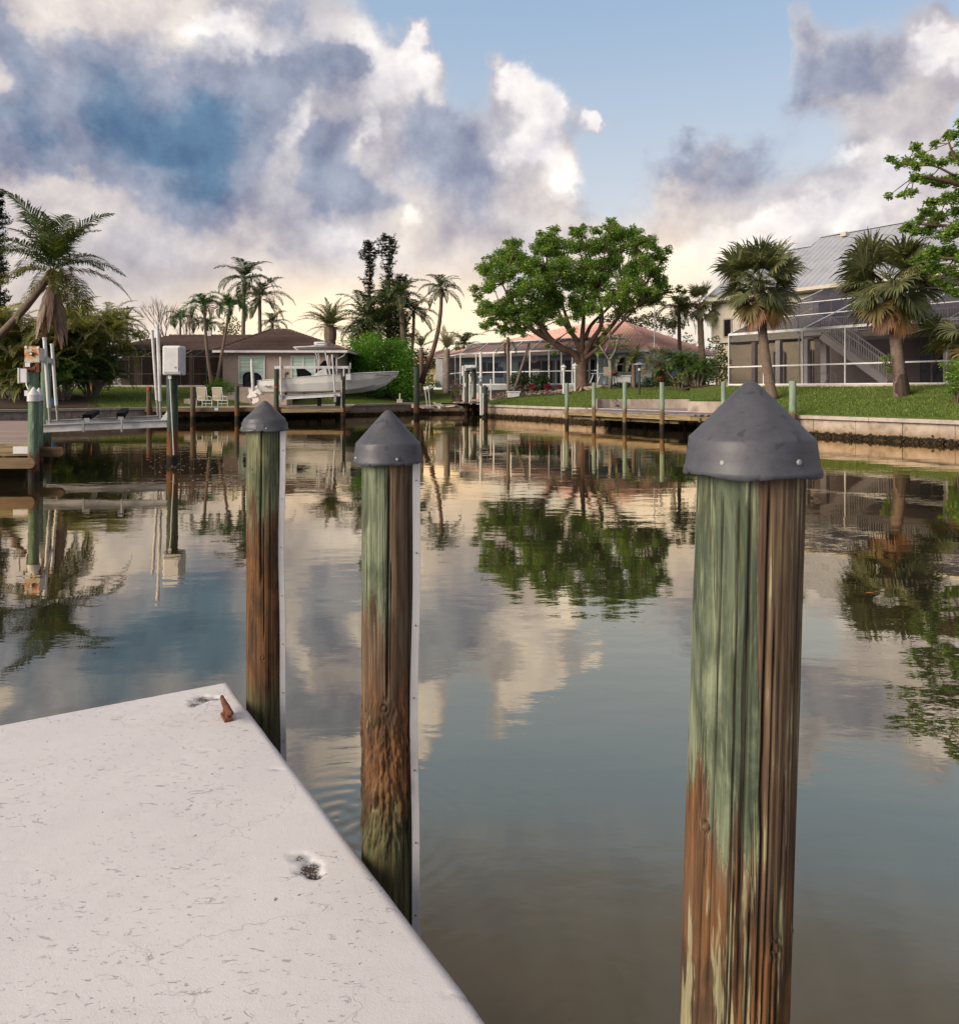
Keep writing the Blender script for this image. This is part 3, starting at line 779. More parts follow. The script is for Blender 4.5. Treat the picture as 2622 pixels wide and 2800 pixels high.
# sides: drop the rim down
rim = np.concatenate([idx[:, 0][::-1], idx[0, 1:], idx[1:, -1], idx[-1, :-1][::-1]])
bot = top[rim].copy(); bot[:, 2] = DZ - .28
base = len(top); nrim = len(rim)
sq = np.stack([rim[:-1], rim[1:], base + np.arange(1, nrim), base + np.arange(nrim - 1)], -1)
dock = thing('concrete_dock', 'white painted concrete dock slab in the left foreground, chipped and hairline cracked', 'dock', (C0[0], C0[1], DZ))
def dockmat():
    m, T = newmat('white_painted_concrete')
    v = stretched(T)
    pitn = T.n('ShaderNodeAttribute', {'attribute_name': 'pit'}).outputs['Fac']
    a = T.noise(v, 1.1, 5, .6); b = T.noise(v, 9, 5, .65); f = T.noise(v, 160, 3, .6)
    col = T.mix(T.ramp(a, .3, .7), (.64, .625, .66), (.71, .695, .73))
    col = T.mix(T.m('MULTIPLY', T.ramp(b, .5, .8), .35), col, (.52, .49, .52))
    sv = T.n('ShaderNodeVectorMath', {'operation': 'MULTIPLY'}, i0=v, i1=(16, 34, 1)).outputs[0]
    zone = T.ramp(T.noise(v, 1.5, 3, .5), .38, .54)
    lips = T.m('MULTIPLY', T.ramp(T.noise(sv, 1.0, 6, .72, 1.6), .60, .67), zone)
    col = T.mix(T.m('MULTIPLY', lips, .34), col, (.30, .30, .34))
    specks = T.ramp(T.noise(v, 42, 2, .5), .735, .755)
    col = T.mix(T.m('MULTIPLY', specks, .8), col, (.12, .11, .11))
    warp = T.noise(v, 3.0, 4, .7, col=True)
    wv = T.n('ShaderNodeVectorMath', {'operation': 'MULTIPLY_ADD'}, i0=warp, i1=(.35, .35, 0), i2=v).outputs[0]
    vo = T.n('ShaderNodeTexVoronoi', {'feature': 'DISTANCE_TO_EDGE', 'voronoi_dimensions': '2D'}, Vector=wv, Scale=1.05).outputs[0]
    crack = T.m('MULTIPLY', T.ramp(vo, .0, .006, 1, 0), T.ramp(T.noise(v, 2.3, 3, .5), .47, .60))
    vo2 = T.n('ShaderNodeTexVoronoi', {'feature': 'DISTANCE_TO_EDGE', 'voronoi_dimensions': '2D'}, Vector=wv, Scale=4.5).outputs[0]
    crack2 = T.m('MULTIPLY', T.ramp(vo2, .0, .014, 1, 0), T.ramp(T.noise(v, 1.9, 3, .5), .55, .66))
    crack = T.m('MAXIMUM', T.m('MULTIPLY', crack, .55), T.m('MULTIPLY', crack2, .6))
    col = T.mix(T.m('MULTIPLY', crack, .55), col, (.22, .20, .21))
    col = T.mix(T.ramp(pitn, .05, .35, 0, .7), col, (.34, .37, .41))
    col = T.mix(T.ramp(T.m('MULTIPLY', pitn, T.ramp(f, .2, .7)), .22, .34), col, (.06, .04, .032))
    h = T.m('ADD', T.m('MULTIPLY', f, .0010), T.m('MULTIPLY', b, .0022))
    h = T.m('SUBTRACT', h, T.m('MULTIPLY', lips, .0022)); h = T.m('SUBTRACT', h, T.m('MULTIPLY', crack, .0010))
    bs = T.n('ShaderNodeBsdfPrincipled', None, Base_Color=col, Roughness=.62)
    T.t.links.new(T.n('ShaderNodeBump', None, Strength=1.0, Distance=1.0, Height=h).outputs[0], bs.inputs['Normal'])
    finish(T, bs); return m
o = np_mesh('slab', np.concatenate([top, bot]), np.concatenate([qd, sq]), dockmat(), dock, off=(C0[0], C0[1], DZ), smooth=True)
at_ = o.data.attributes.new('pit', 'FLOAT', 'POINT'); at_.data.foreach_set('value', np.concatenate([pit.ravel(), np.zeros(nrim)]).astype(np.float32))
for s_, t_ in ((.5, .6), (3.2, .6), (.5, 4), (3.2, 4)):
    p = C0 + dA * s_ + dB * t_
    m_ = MB(); m_.tube([(p[0], p[1], -1.5), (p[0], p[1], DZ - .27)], .15, 14); m_.build('support', M['concrete'], dock)

cl = thing('cleat', 'small rusty brown mooring cleat at the far corner of the white dock', 'cleat', (-1.295, 3.97, DZ))
m_ = MB(); fa, fb_ = Vector((-1.362, 4.06, DZ + .062)), Vector((-1.246, 3.862, DZ + .058))
mid = (fa + fb_) / 2; ax = (fb_ - fa).normalized()
m_.tube([fa + Vector((0, 0, .012)), fa * .8 + fb_ * .2, mid + Vector((0, 0, -.004)), fa * .2 + fb_ * .8, fb_ + Vector((0, 0, .010))], [.009, .014, .018, .015, .011], 12)
m_.build('horn', M['rust'], cl, smooth=True)
m_ = MB()
for k_ in (-.028, .028):
    c_ = mid + ax * k_; m_.tube([(c_.x, c_.y, DZ + .005), (c_.x, c_.y, DZ + .055)], [.018, .012], 8)
m_.beam(Vector((mid.x, mid.y, DZ + .009)) - ax * .05, Vector((mid.x, mid.y, DZ + .009)) + ax * .05, .042, .018)
m_.build('base', M['rust'], cl, bevel=.004)

# ================================================================== FOREGROUND PILINGS
def pilemat(name, r, zs, kz, x0, kx, zorange, zalg, seed, gcol=((.20, .23, .15), (.062, .082, .052)), fth=.60):
    m, T = newmat(name)
    tc = T.n('ShaderNodeTexCoord').outputs['Object']
    sp = T.n('ShaderNodeSeparateXYZ', None, Vector=tc)
    gr_ = T.n('ShaderNodeAttribute', {'attribute_name': 'groove'}).outputs['Fac']
    def sv(a, b, dz=0): return T.n('ShaderNodeVectorMath', {'operation': 'MULTIPLY_ADD'}, i0=tc, i1=(a, a, b), i2=(seed, seed * 2, dz)).outputs[0]
    n1 = T.noise(sv(20, 2.4), 1.0, 5, .58, .3)
    n2 = T.noise(sv(11, 3.2, 9), 1.0, 5, .62, .8)
    n3 = T.noise(sv(34, 3.0, 4), 1.0, 4, .6)
    grain = T.noise(sv(330, 5.5), 1.0, 4, .7)
    grain2 = T.noise(sv(90, 1.6), 1.0, 5, .7)
    check = T.ramp(T.m('ABSOLUTE', T.m('SUBTRACT', T.noise(sv(42, .55), 1.0, 3, .55), .5)), 0, .022, 1, 0)
    check = T.m('MULTIPLY', check, T.ramp(T.noise(sv(14, 2.2, 3), 1.0, 2), .42, .58))
    pos_k = T.m('MINIMUM', T.m('MULTIPLY', T.m('SUBTRACT', sp.outputs[2], zs), kz),
                T.m('MULTIPLY', T.m('SUBTRACT', T.m('MULTIPLY', sp.outputs[0], -1 / r), x0), kx))
    pos_k = T.m('ADD', pos_k, T.m('MULTIPLY', T.m('SUBTRACT', grain2, .5), 2.4))
    k_ = T.m('ADD', pos_k, T.m('MULTIPLY', T.m('SUBTRACT', n1, .5), 4.6))
    green = T.mix(T.ramp(n2, .34, .60), gcol[0], gcol[1])
    green = T.mix(T.m('MULTIPLY', T.ramp(n3, .55, .66), .6), green, (.30, .33, .20))
    green = T.mix(T.m('MULTIPLY', T.ramp(n2, .60, .70), .5), green, (.26, .22, .10))
    brown = T.mix(T.ramp(n3, .35, .62), (.085, .050, .032), (.165, .115, .07))
    hl = T.ramp(T.m('ADD', sp.outputs[2], T.m('MULTIPLY', T.m('SUBTRACT', n1, .5), 1.1)), zorange - .12, zorange + .12, 1, 0)
    orange = T.mix(T.ramp(n2, .35, .65), (.185, .085, .032), (.060, .034, .018))
    brown = T.mix(hl, brown, orange)
    brown = T.mix(T.m('MULTIPLY', T.ramp(T.m('ADD', n3, T.ramp(sp.outputs[2], zs - .25, zs + .15, 0, -.06)), fth, fth + .05), .75), brown, (.33, .31, .18))
    col = T.mix(T.ramp(k_, -.35, .25), brown, green)
    rim_ = T.m('MULTIPLY', T.ramp(k_, -.16, -.02), T.ramp(k_, -.02, .10, 1, 0))
    col = T.mix(T.m('MULTIPLY', rim_, .3), col, (.46, .43, .26))
    al = T.ramp(T.m('ADD', sp.outputs[2], T.m('MULTIPLY', T.m('SUBTRACT', n2, .5), .5)), zalg - .12, zalg + .10, 1, 0)
    alc = T.mix(T.ramp(n3, .35, .65), (.035, .045, .022), (.12, .12, .055))
    col = T.mix(T.m('MULTIPLY', al, .85), col, alc)
    gm = T.m('ADD', T.ramp(grain, .3, .7, .66, 1.22, False), T.ramp(grain2, .3, .7, -.24, .24, False))
    col = T.mix(1.0, col, T.n('ShaderNodeCombineColor', None, i0=gm, i1=gm, i2=gm).outputs[0], 'MULTIPLY')
    col = T.mix(T.m('MULTIPLY', check, .75), col, (.022, .016, .011))
    col = T.mix(T.ramp(gr_, .15, .9, 0, .9), col, (.018, .012, .008))
    bs = T.n('ShaderNodeBsdfPrincipled', None, Base_Color=col, Roughness=.74)
    bs.inputs['Specular IOR Level'].default_value = .3
    h = T.m('ADD', T.m('MULTIPLY', grain, .0011), T.m('MULTIPLY', grain2, .0022))
    h = T.m('ADD', h, T.m('MULTIPLY', T.ramp(k_, -.04, .04), .0016)); h = T.m('SUBTRACT', h, T.m('MULTIPLY', check, .002))
    T.t.links.new(T.n('ShaderNodeBump', None, Strength=1.0, Distance=1.0, Height=h).outputs[0], bs.inputs['Normal'])
    finish(T, bs); return m
def capmat():
    m, T = newmat('black_plastic_cap')
    v = T.n('ShaderNodeTexCoord').outputs['Object']
    a = T.noise(v, 9, 5, .65); b = T.noise(v, 60, 4, .7); c_ = T.noise(v, 22, 3, .5, 1.2)
    sp = T.n('ShaderNodeSeparateXYZ', None, Vector=v)
    col = T.mix(T.ramp(a, .35, .65), (.050, .054, .072), (.078, .080, .10))
    col = T.mix(T.m('MULTIPLY', T.ramp(c_, .60, .66), .55), col, (.022, .024, .03))
    sc_ = T.noise(T.n('ShaderNodeVectorMath', {'operation': 'MULTIPLY'}, i0=v, i1=(14, 14, 90)).outputs[0], 1.0, 4, .7)
    col = T.mix(T.m('MULTIPLY', T.ramp(sc_, .64, .72), .35), col, (.20, .19, .20))
    col = T.mix(T.m('MULTIPLY', T.ramp(b, .66, .72), .4), col, (.22, .21, .22))
    bs = T.n('ShaderNodeBsdfPrincipled', None, Base_Color=col, Roughness=T.ramp(a, .3, .7, .44, .60), Coat_Weight=.08, Coat_Roughness=.4)
    T.t.links.new(T.n('ShaderNodeBump', None, Strength=.5, Distance=.0012, Height=b).outputs[0], bs.inputs['Normal'])
    finish(T, bs); return m
CAPM = capmat()
def fg_pile(label, x, D, r, rim, shoulder, tip, rimr, shr, pm, grooves, seed, strip, knots=(), lumps=None, na_=240, nz_=420, screws=(), leanx=0.0):
    """rim, shoulder, tip are heights of the cap; heights and depths in metres"""
    cx, cy = XY(x, D)
    rs = np.random.default_rng(seed)
    t = thing('dock_piling', label, 'piling', (cx, cy, 0))
    zt = rim + .035; zb = -.6
    th = np.linspace(0, 2 * np.pi, na_, endpoint=False); zz = np.linspace(zb, zt, nz_)
    TH, Z = np.meshgrid(th, zz, indexing='xy')
    rad = r * (1 + .018 * (Z < 1.2) * 0 + .030 * (fbm(np.cos(TH) * 1.6 + 7 + seed, Z * 1.4 + np.sin(TH) * 1.6, 3, seed) - .5))
    rad += .0026 * (fbm(np.cos(TH) * 16 + 30, np.sin(TH) * 16 + 30 + Z * .7, 3, seed + 5) - .5) * 2
    gv_ = np.zeros_like(rad)
    for (deg, dep, wid, z0_, z1_) in grooves:
        wander = math.radians(deg) + .10 * (fbm(Z * 1.1 + deg, Z * 0 + seed, 3, int(deg) % 97) - .5) * 2 + .02 * (fbm(Z * 9, Z * 0, 2, 5 + seed) - .5)
        dth = np.angle(np.exp(1j * (TH - wander)))
        arc = np.abs(dth) * r
        fade = np.clip((Z - z0_) / .08, 0, 1) * np.clip((z1_ - Z) / .08, 0, 1)
        k_ = np.clip(1 - arc / (wid * (.6 + .8 * fbm(Z * 4, Z * 0 + deg, 2, 3))), 0, 1) * fade
        rad -= dep * k_; gv_ = np.maximum(gv_, k_ * min(1, dep / .006))
    for (deg, kz_, kr, kd) in knots:
        a0 = math.radians(deg); dth = np.angle(np.exp(1j * (TH - a0))) * r
        rr = np.sqrt(dth ** 2 + ((Z - kz_) * .8) ** 2)
        rad += kd * np.exp(-(rr / kr) ** 2) - kd * 1.4 * np.exp(-((rr - kr * .55) / (kr * .16)) ** 2)
    if lumps:
        z0_, z1_, am = lumps
        kk = np.clip((Z - z0_) / .1, 0, 1) * np.clip((z1_ - Z) / .15, 0, 1)
        l1 = fbm(TH * 0 + np.cos(TH) * 7 + 3, np.sin(TH) * 7 + Z * 17, 4, seed + 3)
        l2 = np.abs(fbm(np.cos(TH) * 5, np.sin(TH) * 5 + Z * 30, 3, seed + 8) - .5)
        rad += kk * am * ((l1 - .5) * 1.6 - l2 * 1.2)
        gv_ = np.maximum(gv_, kk * np.clip((.42 - l1) * 3, 0, .55))
    X_ = rad * np.cos(TH) + leanx * (Z - rim); Y_ = rad * np.sin(TH)
    vs = np.stack([X_, Y_, Z], -1).reshape(-1, 3)
    ii = np.arange(na_ * nz_).reshape(nz_, na_); jj = np.roll(ii, -1, axis=1)
    q = np.stack([ii[:-1], jj[:-1], jj[1:], ii[1:]], -1).reshape(-1, 4)
    o = np_mesh('timber', vs, q, pm, t, smooth=True)
    a_ = o.data.attributes.new('groove', 'FLOAT', 'POINT'); a_.data.foreach_set('value', gv_.ravel().astype(np.float32))
    # cap: cone with a deep skirt, nibbled at its lower edge
    n = 96; prof = [(rimr + .002, rim), (rimr, rim + .012)]
    for f_ in (.25, .5, .75): prof.append((rimr + (shr - rimr) * f_, rim + (shoulder - rim - .01) * f_))
    prof += [(shr, shoulder - .006), (shr - .002, shoulder - .001), (shr - .006, shoulder + .003)]
    hgt = tip - shoulder
    for f_ in (.1, .2, .3, .4, .5, .6, .7, .78, .84): prof.append(((shr - .004) * (1 - f_ * .955), shoulder + hgt * f_ * 1.045))
    prof += [(shr * .145, tip - hgt * .075), (shr * .10, tip - hgt * .035), (shr * .055, tip - hgt * .010), (.002, tip)]
    vs = []; fs = []
    for j, (rr, z) in enumerate(prof):
        for k in range(n):
            a0 = 2 * math.pi * k / n
            dz = 0; dr = .0015 * math.sin(3 * a0 + seed) * (1 if j < 6 else 0)
            if j == 0: dz = .003 * math.sin(5 * a0 + seed) + (.008 if rs.random() < .10 else 0) * rs.random() + .0012 * rs.random()
            vs.append(((rr + dr) * math.cos(a0), (rr + dr) * math.sin(a0), z + dz))
    for j in range(len(prof) - 1):
        for k in range(n): fs.append((j * n + k, j * n + (k + 1) % n, (j + 1) * n + (k + 1) % n, (j + 1) * n + k))
    # inner lip so the skirt has thickness
    b0 = len(vs)
    for k in range(n):
        a0 = 2 * math.pi * k / n; v_ = vs[k]; vs.append(((rimr - .006) * math.cos(a0), (rimr - .006) * math.sin(a0), v_[2]))
    for k in range(n):
        a0 = 2 * math.pi * k / n; vs.append(((rimr - .007) * math.cos(a0), (rimr - .007) * math.sin(a0), rim + .05))
    for k in range(n):
        fs.append((k, b0 + k, b0 + (k + 1) % n, (k + 1) % n)); fs.append((b0 + k, b0 + n + k, b0 + n + (k + 1) % n, b0 + (k + 1) % n))
    co = np_mesh('cap', vs, fs, CAPM, t, smooth=True)
    for (deg, z) in screws:
        a0 = math.radians(deg); rr = rimr + (shr - rimr) * (z - rim) / (shoulder - rim)
        m_ = MB(); d_ = Vector((math.cos(a0), math.sin(a0), 0)); c_ = Vector((cx, cy, z)) + d_ * (rr - .001)
        m_.tube([c_, c_ + d_ * .002, c_ + d_ * .004], [.0058, .0056, .0035], 14)
        s_ = m_.build('screw', M['galv'], co, smooth=False)
        m_ = MB(); tt = Vector((-d_.y, d_.x, 0)); c2 = c_ + d_ * .0042
        m_.beam(c2 - (tt + Vector((0, 0, 1))) * .0024, c2 + (tt + Vector((0, 0, 1))) * .0024, .0012, .0008, d_)
    if strip:
        (dx, dy, wd, zb_, wv, sd) = strip
        m_ = MB(); N = 60; L_ = []; 
        for i in range(N + 1):
            z = zb_ + (rim + .01 - zb_) * i / N
            ox = dx + leanx * (z - rim) + wv * math.sin(z * 3.1 + sd) + wv * .5 * math.sin(z * 7.3 + sd * 2)
            for (ax_, ay_) in ((-wd / 2, -.004), (wd / 2, -.004 + .01), (wd / 2, .006 + .01), (-wd / 2, .006)):
                L_.append((cx + ox + ax_, cy + dy + ay_, z))
        f_ = []
        for i in range(N):
            for k in range(4): f_.append((i * 4 + k, i * 4 + (k + 1) % 4, (i + 1) * 4 + (k + 1) % 4, (i + 1) * 4 + k))
        m_.add(L_, f_); st_ = m_.build('rub_strip', M['pvc'], t)
        for z in np.arange(zb_ + .12, rim, .27):
            ox = dx + wv * math.sin(z * 3.1 + sd) + wv * .5 * math.sin(z * 7.3 + sd * 2)
            m_ = MB(); m_.box((cx + ox, cy + dy - .002, z), (.004, .004, .004)); m_.build('nail', M['rust'], st_)
    return t
rg_ = random.Random(5)
def rnd_grooves(n, dmin, dmax, seed):
    g_ = random.Random(seed); out_ = []
    for i in range(n):
        z0_ = g_.uniform(-.3, 1.2); out_.append((g_.uniform(-180, 180), g_.uniform(dmin, dmax), g_.uniform(.0025, .005), z0_, z0_ + g_.uniform(.4, 1.4)))
    return out_
fg_pile('weathered piling with a black cone cap furthest out beside the dock corner', 724, 4.32, .1015, 1.866, 1.935, 2.036, .132, .115,
        pilemat('piling_timber_a', .10, 1.44, 6, -3, 2.0, 1.35, .45, 3.1, ((.20, .19, .105), (.09, .11, .06)), .66),
        [(-86, .016, .008, 1.0, 1.95), (-75, .010, .006, .7, 1.4), (-60, .007, .005, .4, 1.6), (-118, .004, .004, .5, 1.1)] + rnd_grooves(14, .002, .006, 3), 3,
        (.110, -.045, .028, -.25, .005, 1.0), knots=((-118, 1.66, .018, .004), (-95, 1.50, .014, .005), (-80, .62, .018, .004)), screws=((-70, 1.885), (-150, 1.885)))
fg_pile('splintered piling with a black cone cap between the other two, orange rot near its foot', 1061, 2.905, .0985, 1.822, 1.900, 2.021, .130, .122,
        pilemat('piling_timber_b', .10, 1.28, 6, -.05, 5, .98, .55, 8.3, fth=.63),
        [(-84, .014, .007, .95, 1.85), (-76, .006, .005, 1.0, 1.5), (-28, .012, .008, .3, 1.8), (-120, .004, .004, 1.2, 1.8)] + rnd_grooves(16, .002, .006, 9), 9,
        (.108, -.045, .027, -.25, .005, 2.2), knots=((-92, .93, .020, .006),), lumps=(.35, 1.02, .016), screws=((-68, 1.845), (-152, 1.845)))
fg_pile('biggest and nearest piling, green stained on the left half, under a black cone cap', 2052, 1.522, .1025, 1.934, 2.006, 2.116, .1295, .1205,
        pilemat('piling_timber_c', .1065, 1.30, 7, .22, 9, 1.22, -.6, 5.7, fth=.53),
        [(-88, .014, .0055, 1.28, 1.95), (-84, .010, .004, .9, 1.4), (-104, .006, .003, 1.1, 1.95), (-120, .006, .0035, .6, 1.95), (-136, .006, .003, .9, 1.95), (-148, .007, .004, .3, 1.3),
         (-112, .008, .004, .3, 1.25), (-97, .009, .004, .2, 1.2), (-80, .008, .0035, .3, 1.7), (-70, .007, .0035, .3, 1.2), (-58, .009, .005, .2, 1.4), (-45, .006, .004, .9, 1.95), (-160, .008, .005, .3, 1.0)]
        + rnd_grooves(22, .002, .005, 21), 21,
        (.098, .040, .022, -.2, .0035, .4), knots=((-146, 1.265, .014, .005), (-66, 1.06, .018, .006), (-84, .62, .022, .007)), na_=340, nz_=560, screws=((-132.5, 1.963), (-67.4, 1.966)), leanx=.031)

# ================================================================== PLANT BUILDERS
def pinnate_mesh(name, L, leaf, n, e0, droop, mt, seed, hang=.35, w=.045, vee=.4, stiff=1.0, tipfrac=.45, start=.12, dead=False, kr=.018):
    """feather leaf growing from the origin along +X, starting at elevation e0 degrees"""
    g = random.Random(seed); vs = []; fs = []
    N = 12; p = Vector((0, 0, 0)); pts = [p.copy()]; ang = math.radians(e0); twist = g.uniform(-.12, .12)
    for i in range(N):
        s = (i + 1) / N; a = ang - math.radians(droop) * s ** 1.25
        p = p + Vector((math.cos(a), twist * s, math.sin(a))) * (L / N); pts.append(p.copy())
    def at(s):
        f = s * N; i = min(int(f), N - 1); return pts[i].lerp(pts[i + 1], f - i), (pts[i + 1] - pts[i]).normalized()
    # midrib as a thin three-sided taper
    for i, q in enumerate(pts):
        r = kr * (1 - .85 * i / N); vs += [tuple(q + Vector((0, r, 0))), tuple(q + Vector((0, -r, 0))), tuple(q + Vector((0, 0, -r * 1.3)))]
    for i in range(N):
        for k in range(3): fs.append((i * 3 + k, i * 3 + (k + 1) % 3, i * 3 + 3 + (k + 1) % 3, i * 3 + 3 + k))
    for i in range(n):
        s = start + (1 - start) * i / (n - 1) * .985
        q, d = at(s)
        ln = leaf * (math.sin(math.pi * min(1, .18 + .80 * s)) ** .7 * (1 - tipfrac * s * s)) * g.uniform(.82, 1.12)
        for side in (-1, 1):
            if dead and g.random() < .25: continue
            lat = Vector((0, side, 0)); upv = d.cross(lat) * side
            dirv = (lat * 1.0 + d * (.55 + .5 * s + g.uniform(-.16, .16)) + upv * vee * g.uniform(.2, 1.3)).normalized()
            if dead: dirv = (dirv * .5 + Vector((0, 0, -1.1))).normalized()
            dn = Vector((0, 0, -1))
            wv = dirv.cross(upv).normalized() * w * .5
            if wv.length < 1e-5: wv = Vector((0, 0, w * .5))
            m1 = q + dirv * ln * .5; d2 = (dirv * stiff + dn * hang * g.uniform(.5, 1.6)).normalized(); m2 = m1 + d2 * ln * .5
            b = len(vs)
            vs += [tuple(q - wv * .5), tuple(q + wv * .5), tuple(m1 + wv), tuple(m1 - wv), tuple(m2)]
            fs += [(b, b + 1, b + 2, b + 3), (b + 3, b + 2, b + 4)]
    me = bpy.data.meshes.new(name); me.from_pydata(vs, [], fs); me.materials.append(mt); me.update()
    return me
def fan_mesh(name, pet, Rr, n, e0, droop, mt, seed, w=.07, spread=118, cup=.25, hang=.5, dead=False):
    """fan leaf: stalk, then segments radiating from its end"""
    g = random.Random(seed); vs = []; fs = []
    a0 = math.radians(e0); p = Vector((0, 0, 0)); pts = [p.copy()]
    for i in range(6):
        a = a0 - math.radians(droop) * ((i + 1) / 6) ** 1.2
        p = p + Vector((math.cos(a), 0, math.sin(a))) * pet / 6; pts.append(p.copy())
    for q in pts: vs += [tuple(q + Vector((0, .014, 0))), tuple(q + Vector((0, -.014, 0))), tuple(q + Vector((0, 0, -.02)))]
    for i in range(6):
        for k in range(3): fs.append((i * 3 + k, i * 3 + (k + 1) % 3, i * 3 + 3 + (k + 1) % 3, i * 3 + 3 + k))
    d = (pts[-1] - pts[-2]).normalized(); roll = g.uniform(-1.0, 1.0); lat = Vector((0, math.cos(roll), math.sin(roll))); lat = (lat - d * lat.dot(d)).normalized(); nn = d.cross(lat)      # nn points down-ish or up
    if nn.z < 0: nn = -nn
    for i in range(n):
        t = math.radians(-spread + 2 * spread * i / (n - 1)) + g.uniform(-.07, .07)
        dirv = (d * math.cos(t) + lat * math.sin(t) + nn * cup * (.3 + abs(math.sin(t)))).normalized()
        ln = Rr * (.72 + .28 * math.cos(t * .6)) * g.uniform(.72, 1.22)
        q = pts[-1]; wv = dirv.cross(nn).normalized() * w * .5
        dn = Vector((0, 0, -1))
        m1 = q + dirv * ln * .5; m2 = m1 + (dirv + dn * hang * .35).normalized() * ln * .28
        m3 = m2 + (dirv + dn * hang * g.uniform(.7, 2.2)).normalized() * ln * .24
        if dead:
            m1 = q + (dirv + dn * .8).normalized() * ln * .45; m2 = m1 + (dirv * .5 + dn).normalized() * ln * .3; m3 = m2 + (dirv * .2 + dn).normalized() * ln * .25
        b = len(vs)
        vs += [tuple(q), tuple(m1 + wv), tuple(m1 - wv), tuple(m2 + wv * .75), tuple(m2 - wv * .75), tuple(m3)]
        fs += [(b, b + 1, b + 2), (b + 1, b + 3, b + 4, b + 2), (b + 3, b + 5, b + 4)]
    me = bpy.data.meshes.new(name); me.from_pydata(vs, [], fs); me.materials.append(mt); me.update()
    return me

def palm(name, label, base, top, classes, trunk, frond_sets, group=None, size=1.0, seed=0, lean=None, bark='bark_palm', cat='palm tree', boot=None, az_bias=None, swell=1.35):
    """classes: list of (key, count, z offset); frond_sets[key] = list of meshes; trunk = (r_base, r_top)"""
    g = random.Random(seed); base = Vector(base); top = Vector(top)
    t = thing(name, label, cat, base, group)
    mid = (base + top) / 2
    if lean is not None: mid = mid + Vector(lean)
    pts = []; rad = []
    N = 18
    for i in range(N + 1):
        s = i / N
        q = base * (1 - s) ** 2 + mid * 2 * s * (1 - s) + top * s * s
        pts.append(q); ring = 1 + .05 * (i % 2)
        rad.append((trunk[0] * (1 - s) + trunk[1] * s) * ring * (swell if i == 0 else 1))
    pts[0] = pts[0] - Vector((0, 0, .25))
    m_ = MB(); m_.tube(pts, rad, 10); m_.build('trunk', M[bark], t, smooth=True)
    if boot:
        m_ = MB(); up = (pts[-1] - pts[-2]).normalized()
        m_.tube([top - up * boot[1], top - up * boot[1] * .55, top - up * .05, top + up * .15], [trunk[1] * 1.1, boot[0], boot[0] * .9, boot[0] * .3], 10)
        for k in range(22):
            a = g.uniform(0, 6.28); c = top - up * g.uniform(0, boot[1]); d_ = Vector((math.cos(a), math.sin(a), .9)).normalized()
            m_.tube([c + d_ * boot[0] * .6, c + d_ * (boot[0] + .10)], [.03, .012], 4)
        m_.build('crownshaft', M[boot[2]], t, smooth=False)
    off = top - base; gold = 2.39996
    k = 0
    for (key, cnt, dz) in classes:
        for i in range(cnt):
            az_ = k * gold + g.uniform(-.35, .35); k += 1
            if az_bias is not None and g.random() < .5: az_ = az_bias + g.uniform(-1, 1)
            me = g.choice(frond_sets[key])
            link_mesh('frond', me, None, t, loc=off + Vector((0, 0, dz)), rz=az_, sc=size * g.uniform(.76, 1.16)).rotation_euler = (g.uniform(-.18, .18), g.uniform(-.2, .16), az_)
    return t

def fset(fn, cnt_, **kw):
    sd = kw.pop('seed'); return [fn(seed=sd + i, **kw) for i in range(cnt_)]
COCO = {'up': fset(pinnate_mesh, 3, name='coconut_frond', L=3.9, leaf=1.15, n=64, e0=76, droop=62, mt=M['coco'], seed=1, hang=.6, w=.055),
        'mid': fset(pinnate_mesh, 3, name='coconut_frond', L=4.3, leaf=1.2, n=66, e0=38, droop=66, mt=M['coco'], seed=11, hang=.75, w=.055),
        'low': fset(pinnate_mesh, 3, name='coconut_frond', L=4.0, leaf=1.05, n=50, e0=5, droop=75, mt=M['coco_y'], seed=21, hang=1.0, w=.055),
        'down': fset(pinnate_mesh, 2, name='coconut_frond', L=3.6, leaf=.95, n=46, e0=-35, droop=48, mt=M['coco_y'], seed=31, hang=1.2, w=.055),
        'dead': fset(pinnate_mesh, 3, name='dead_frond', L=3.3, leaf=.85, n=50, e0=-74, droop=16, mt=M['coco_d'], seed=41, dead=True, w=.055)}
ROYAL = {'up': fset(pinnate_mesh, 2, name='palm_frond', L=1.9, leaf=.52, n=30, e0=70, droop=120, mt=M['royal'], seed=51, hang=.3, w=.055, vee=.7),
         'mid': fset(pinnate_mesh, 3, name='palm_frond', L=2.1, leaf=.56, n=32, e0=42, droop=150, mt=M['royal'], seed=61, hang=.4, w=.055, vee=.6)}
FAR = {'up': fset(pinnate_mesh, 2, name='palm_frond', L=2.6, leaf=.75, n=26, e0=68, droop=85, mt=M['palm_far'], seed=71, hang=.5, w=.075),
       'mid': fset(pinnate_mesh, 3, name='palm_frond', L=2.9, leaf=.8, n=28, e0=30, droop=100, mt=M['palm_far'], seed=81, hang=.8, w=.075),
       'low': fset(pinnate_mesh, 2, name='palm_frond', L=2.6, leaf=.7, n=26, e0=-15, droop=70, mt=M['palm_far'], seed=91, hang=1.0, w=.075)}
DATE = {'up': fset(pinnate_mesh, 2, name='date_frond', L=2.9, leaf=.42, n=44, e0=75, droop=55, mt=M['date'], seed=101, hang=.05, w=.04, vee=.9),
        'mid': fset(pinnate_mesh, 3, name='date_frond', L=3.1, leaf=.42, n=46, e0=42, droop=62, mt=M['date'], seed=111, hang=.05, w=.04, vee=.8),
        'low': fset(pinnate_mesh, 3, name='date_frond', L=3.0, leaf=.40, n=44, e0=8, droop=48, mt=M['date'], seed=121, hang=.1, w=.04, vee=.7)}
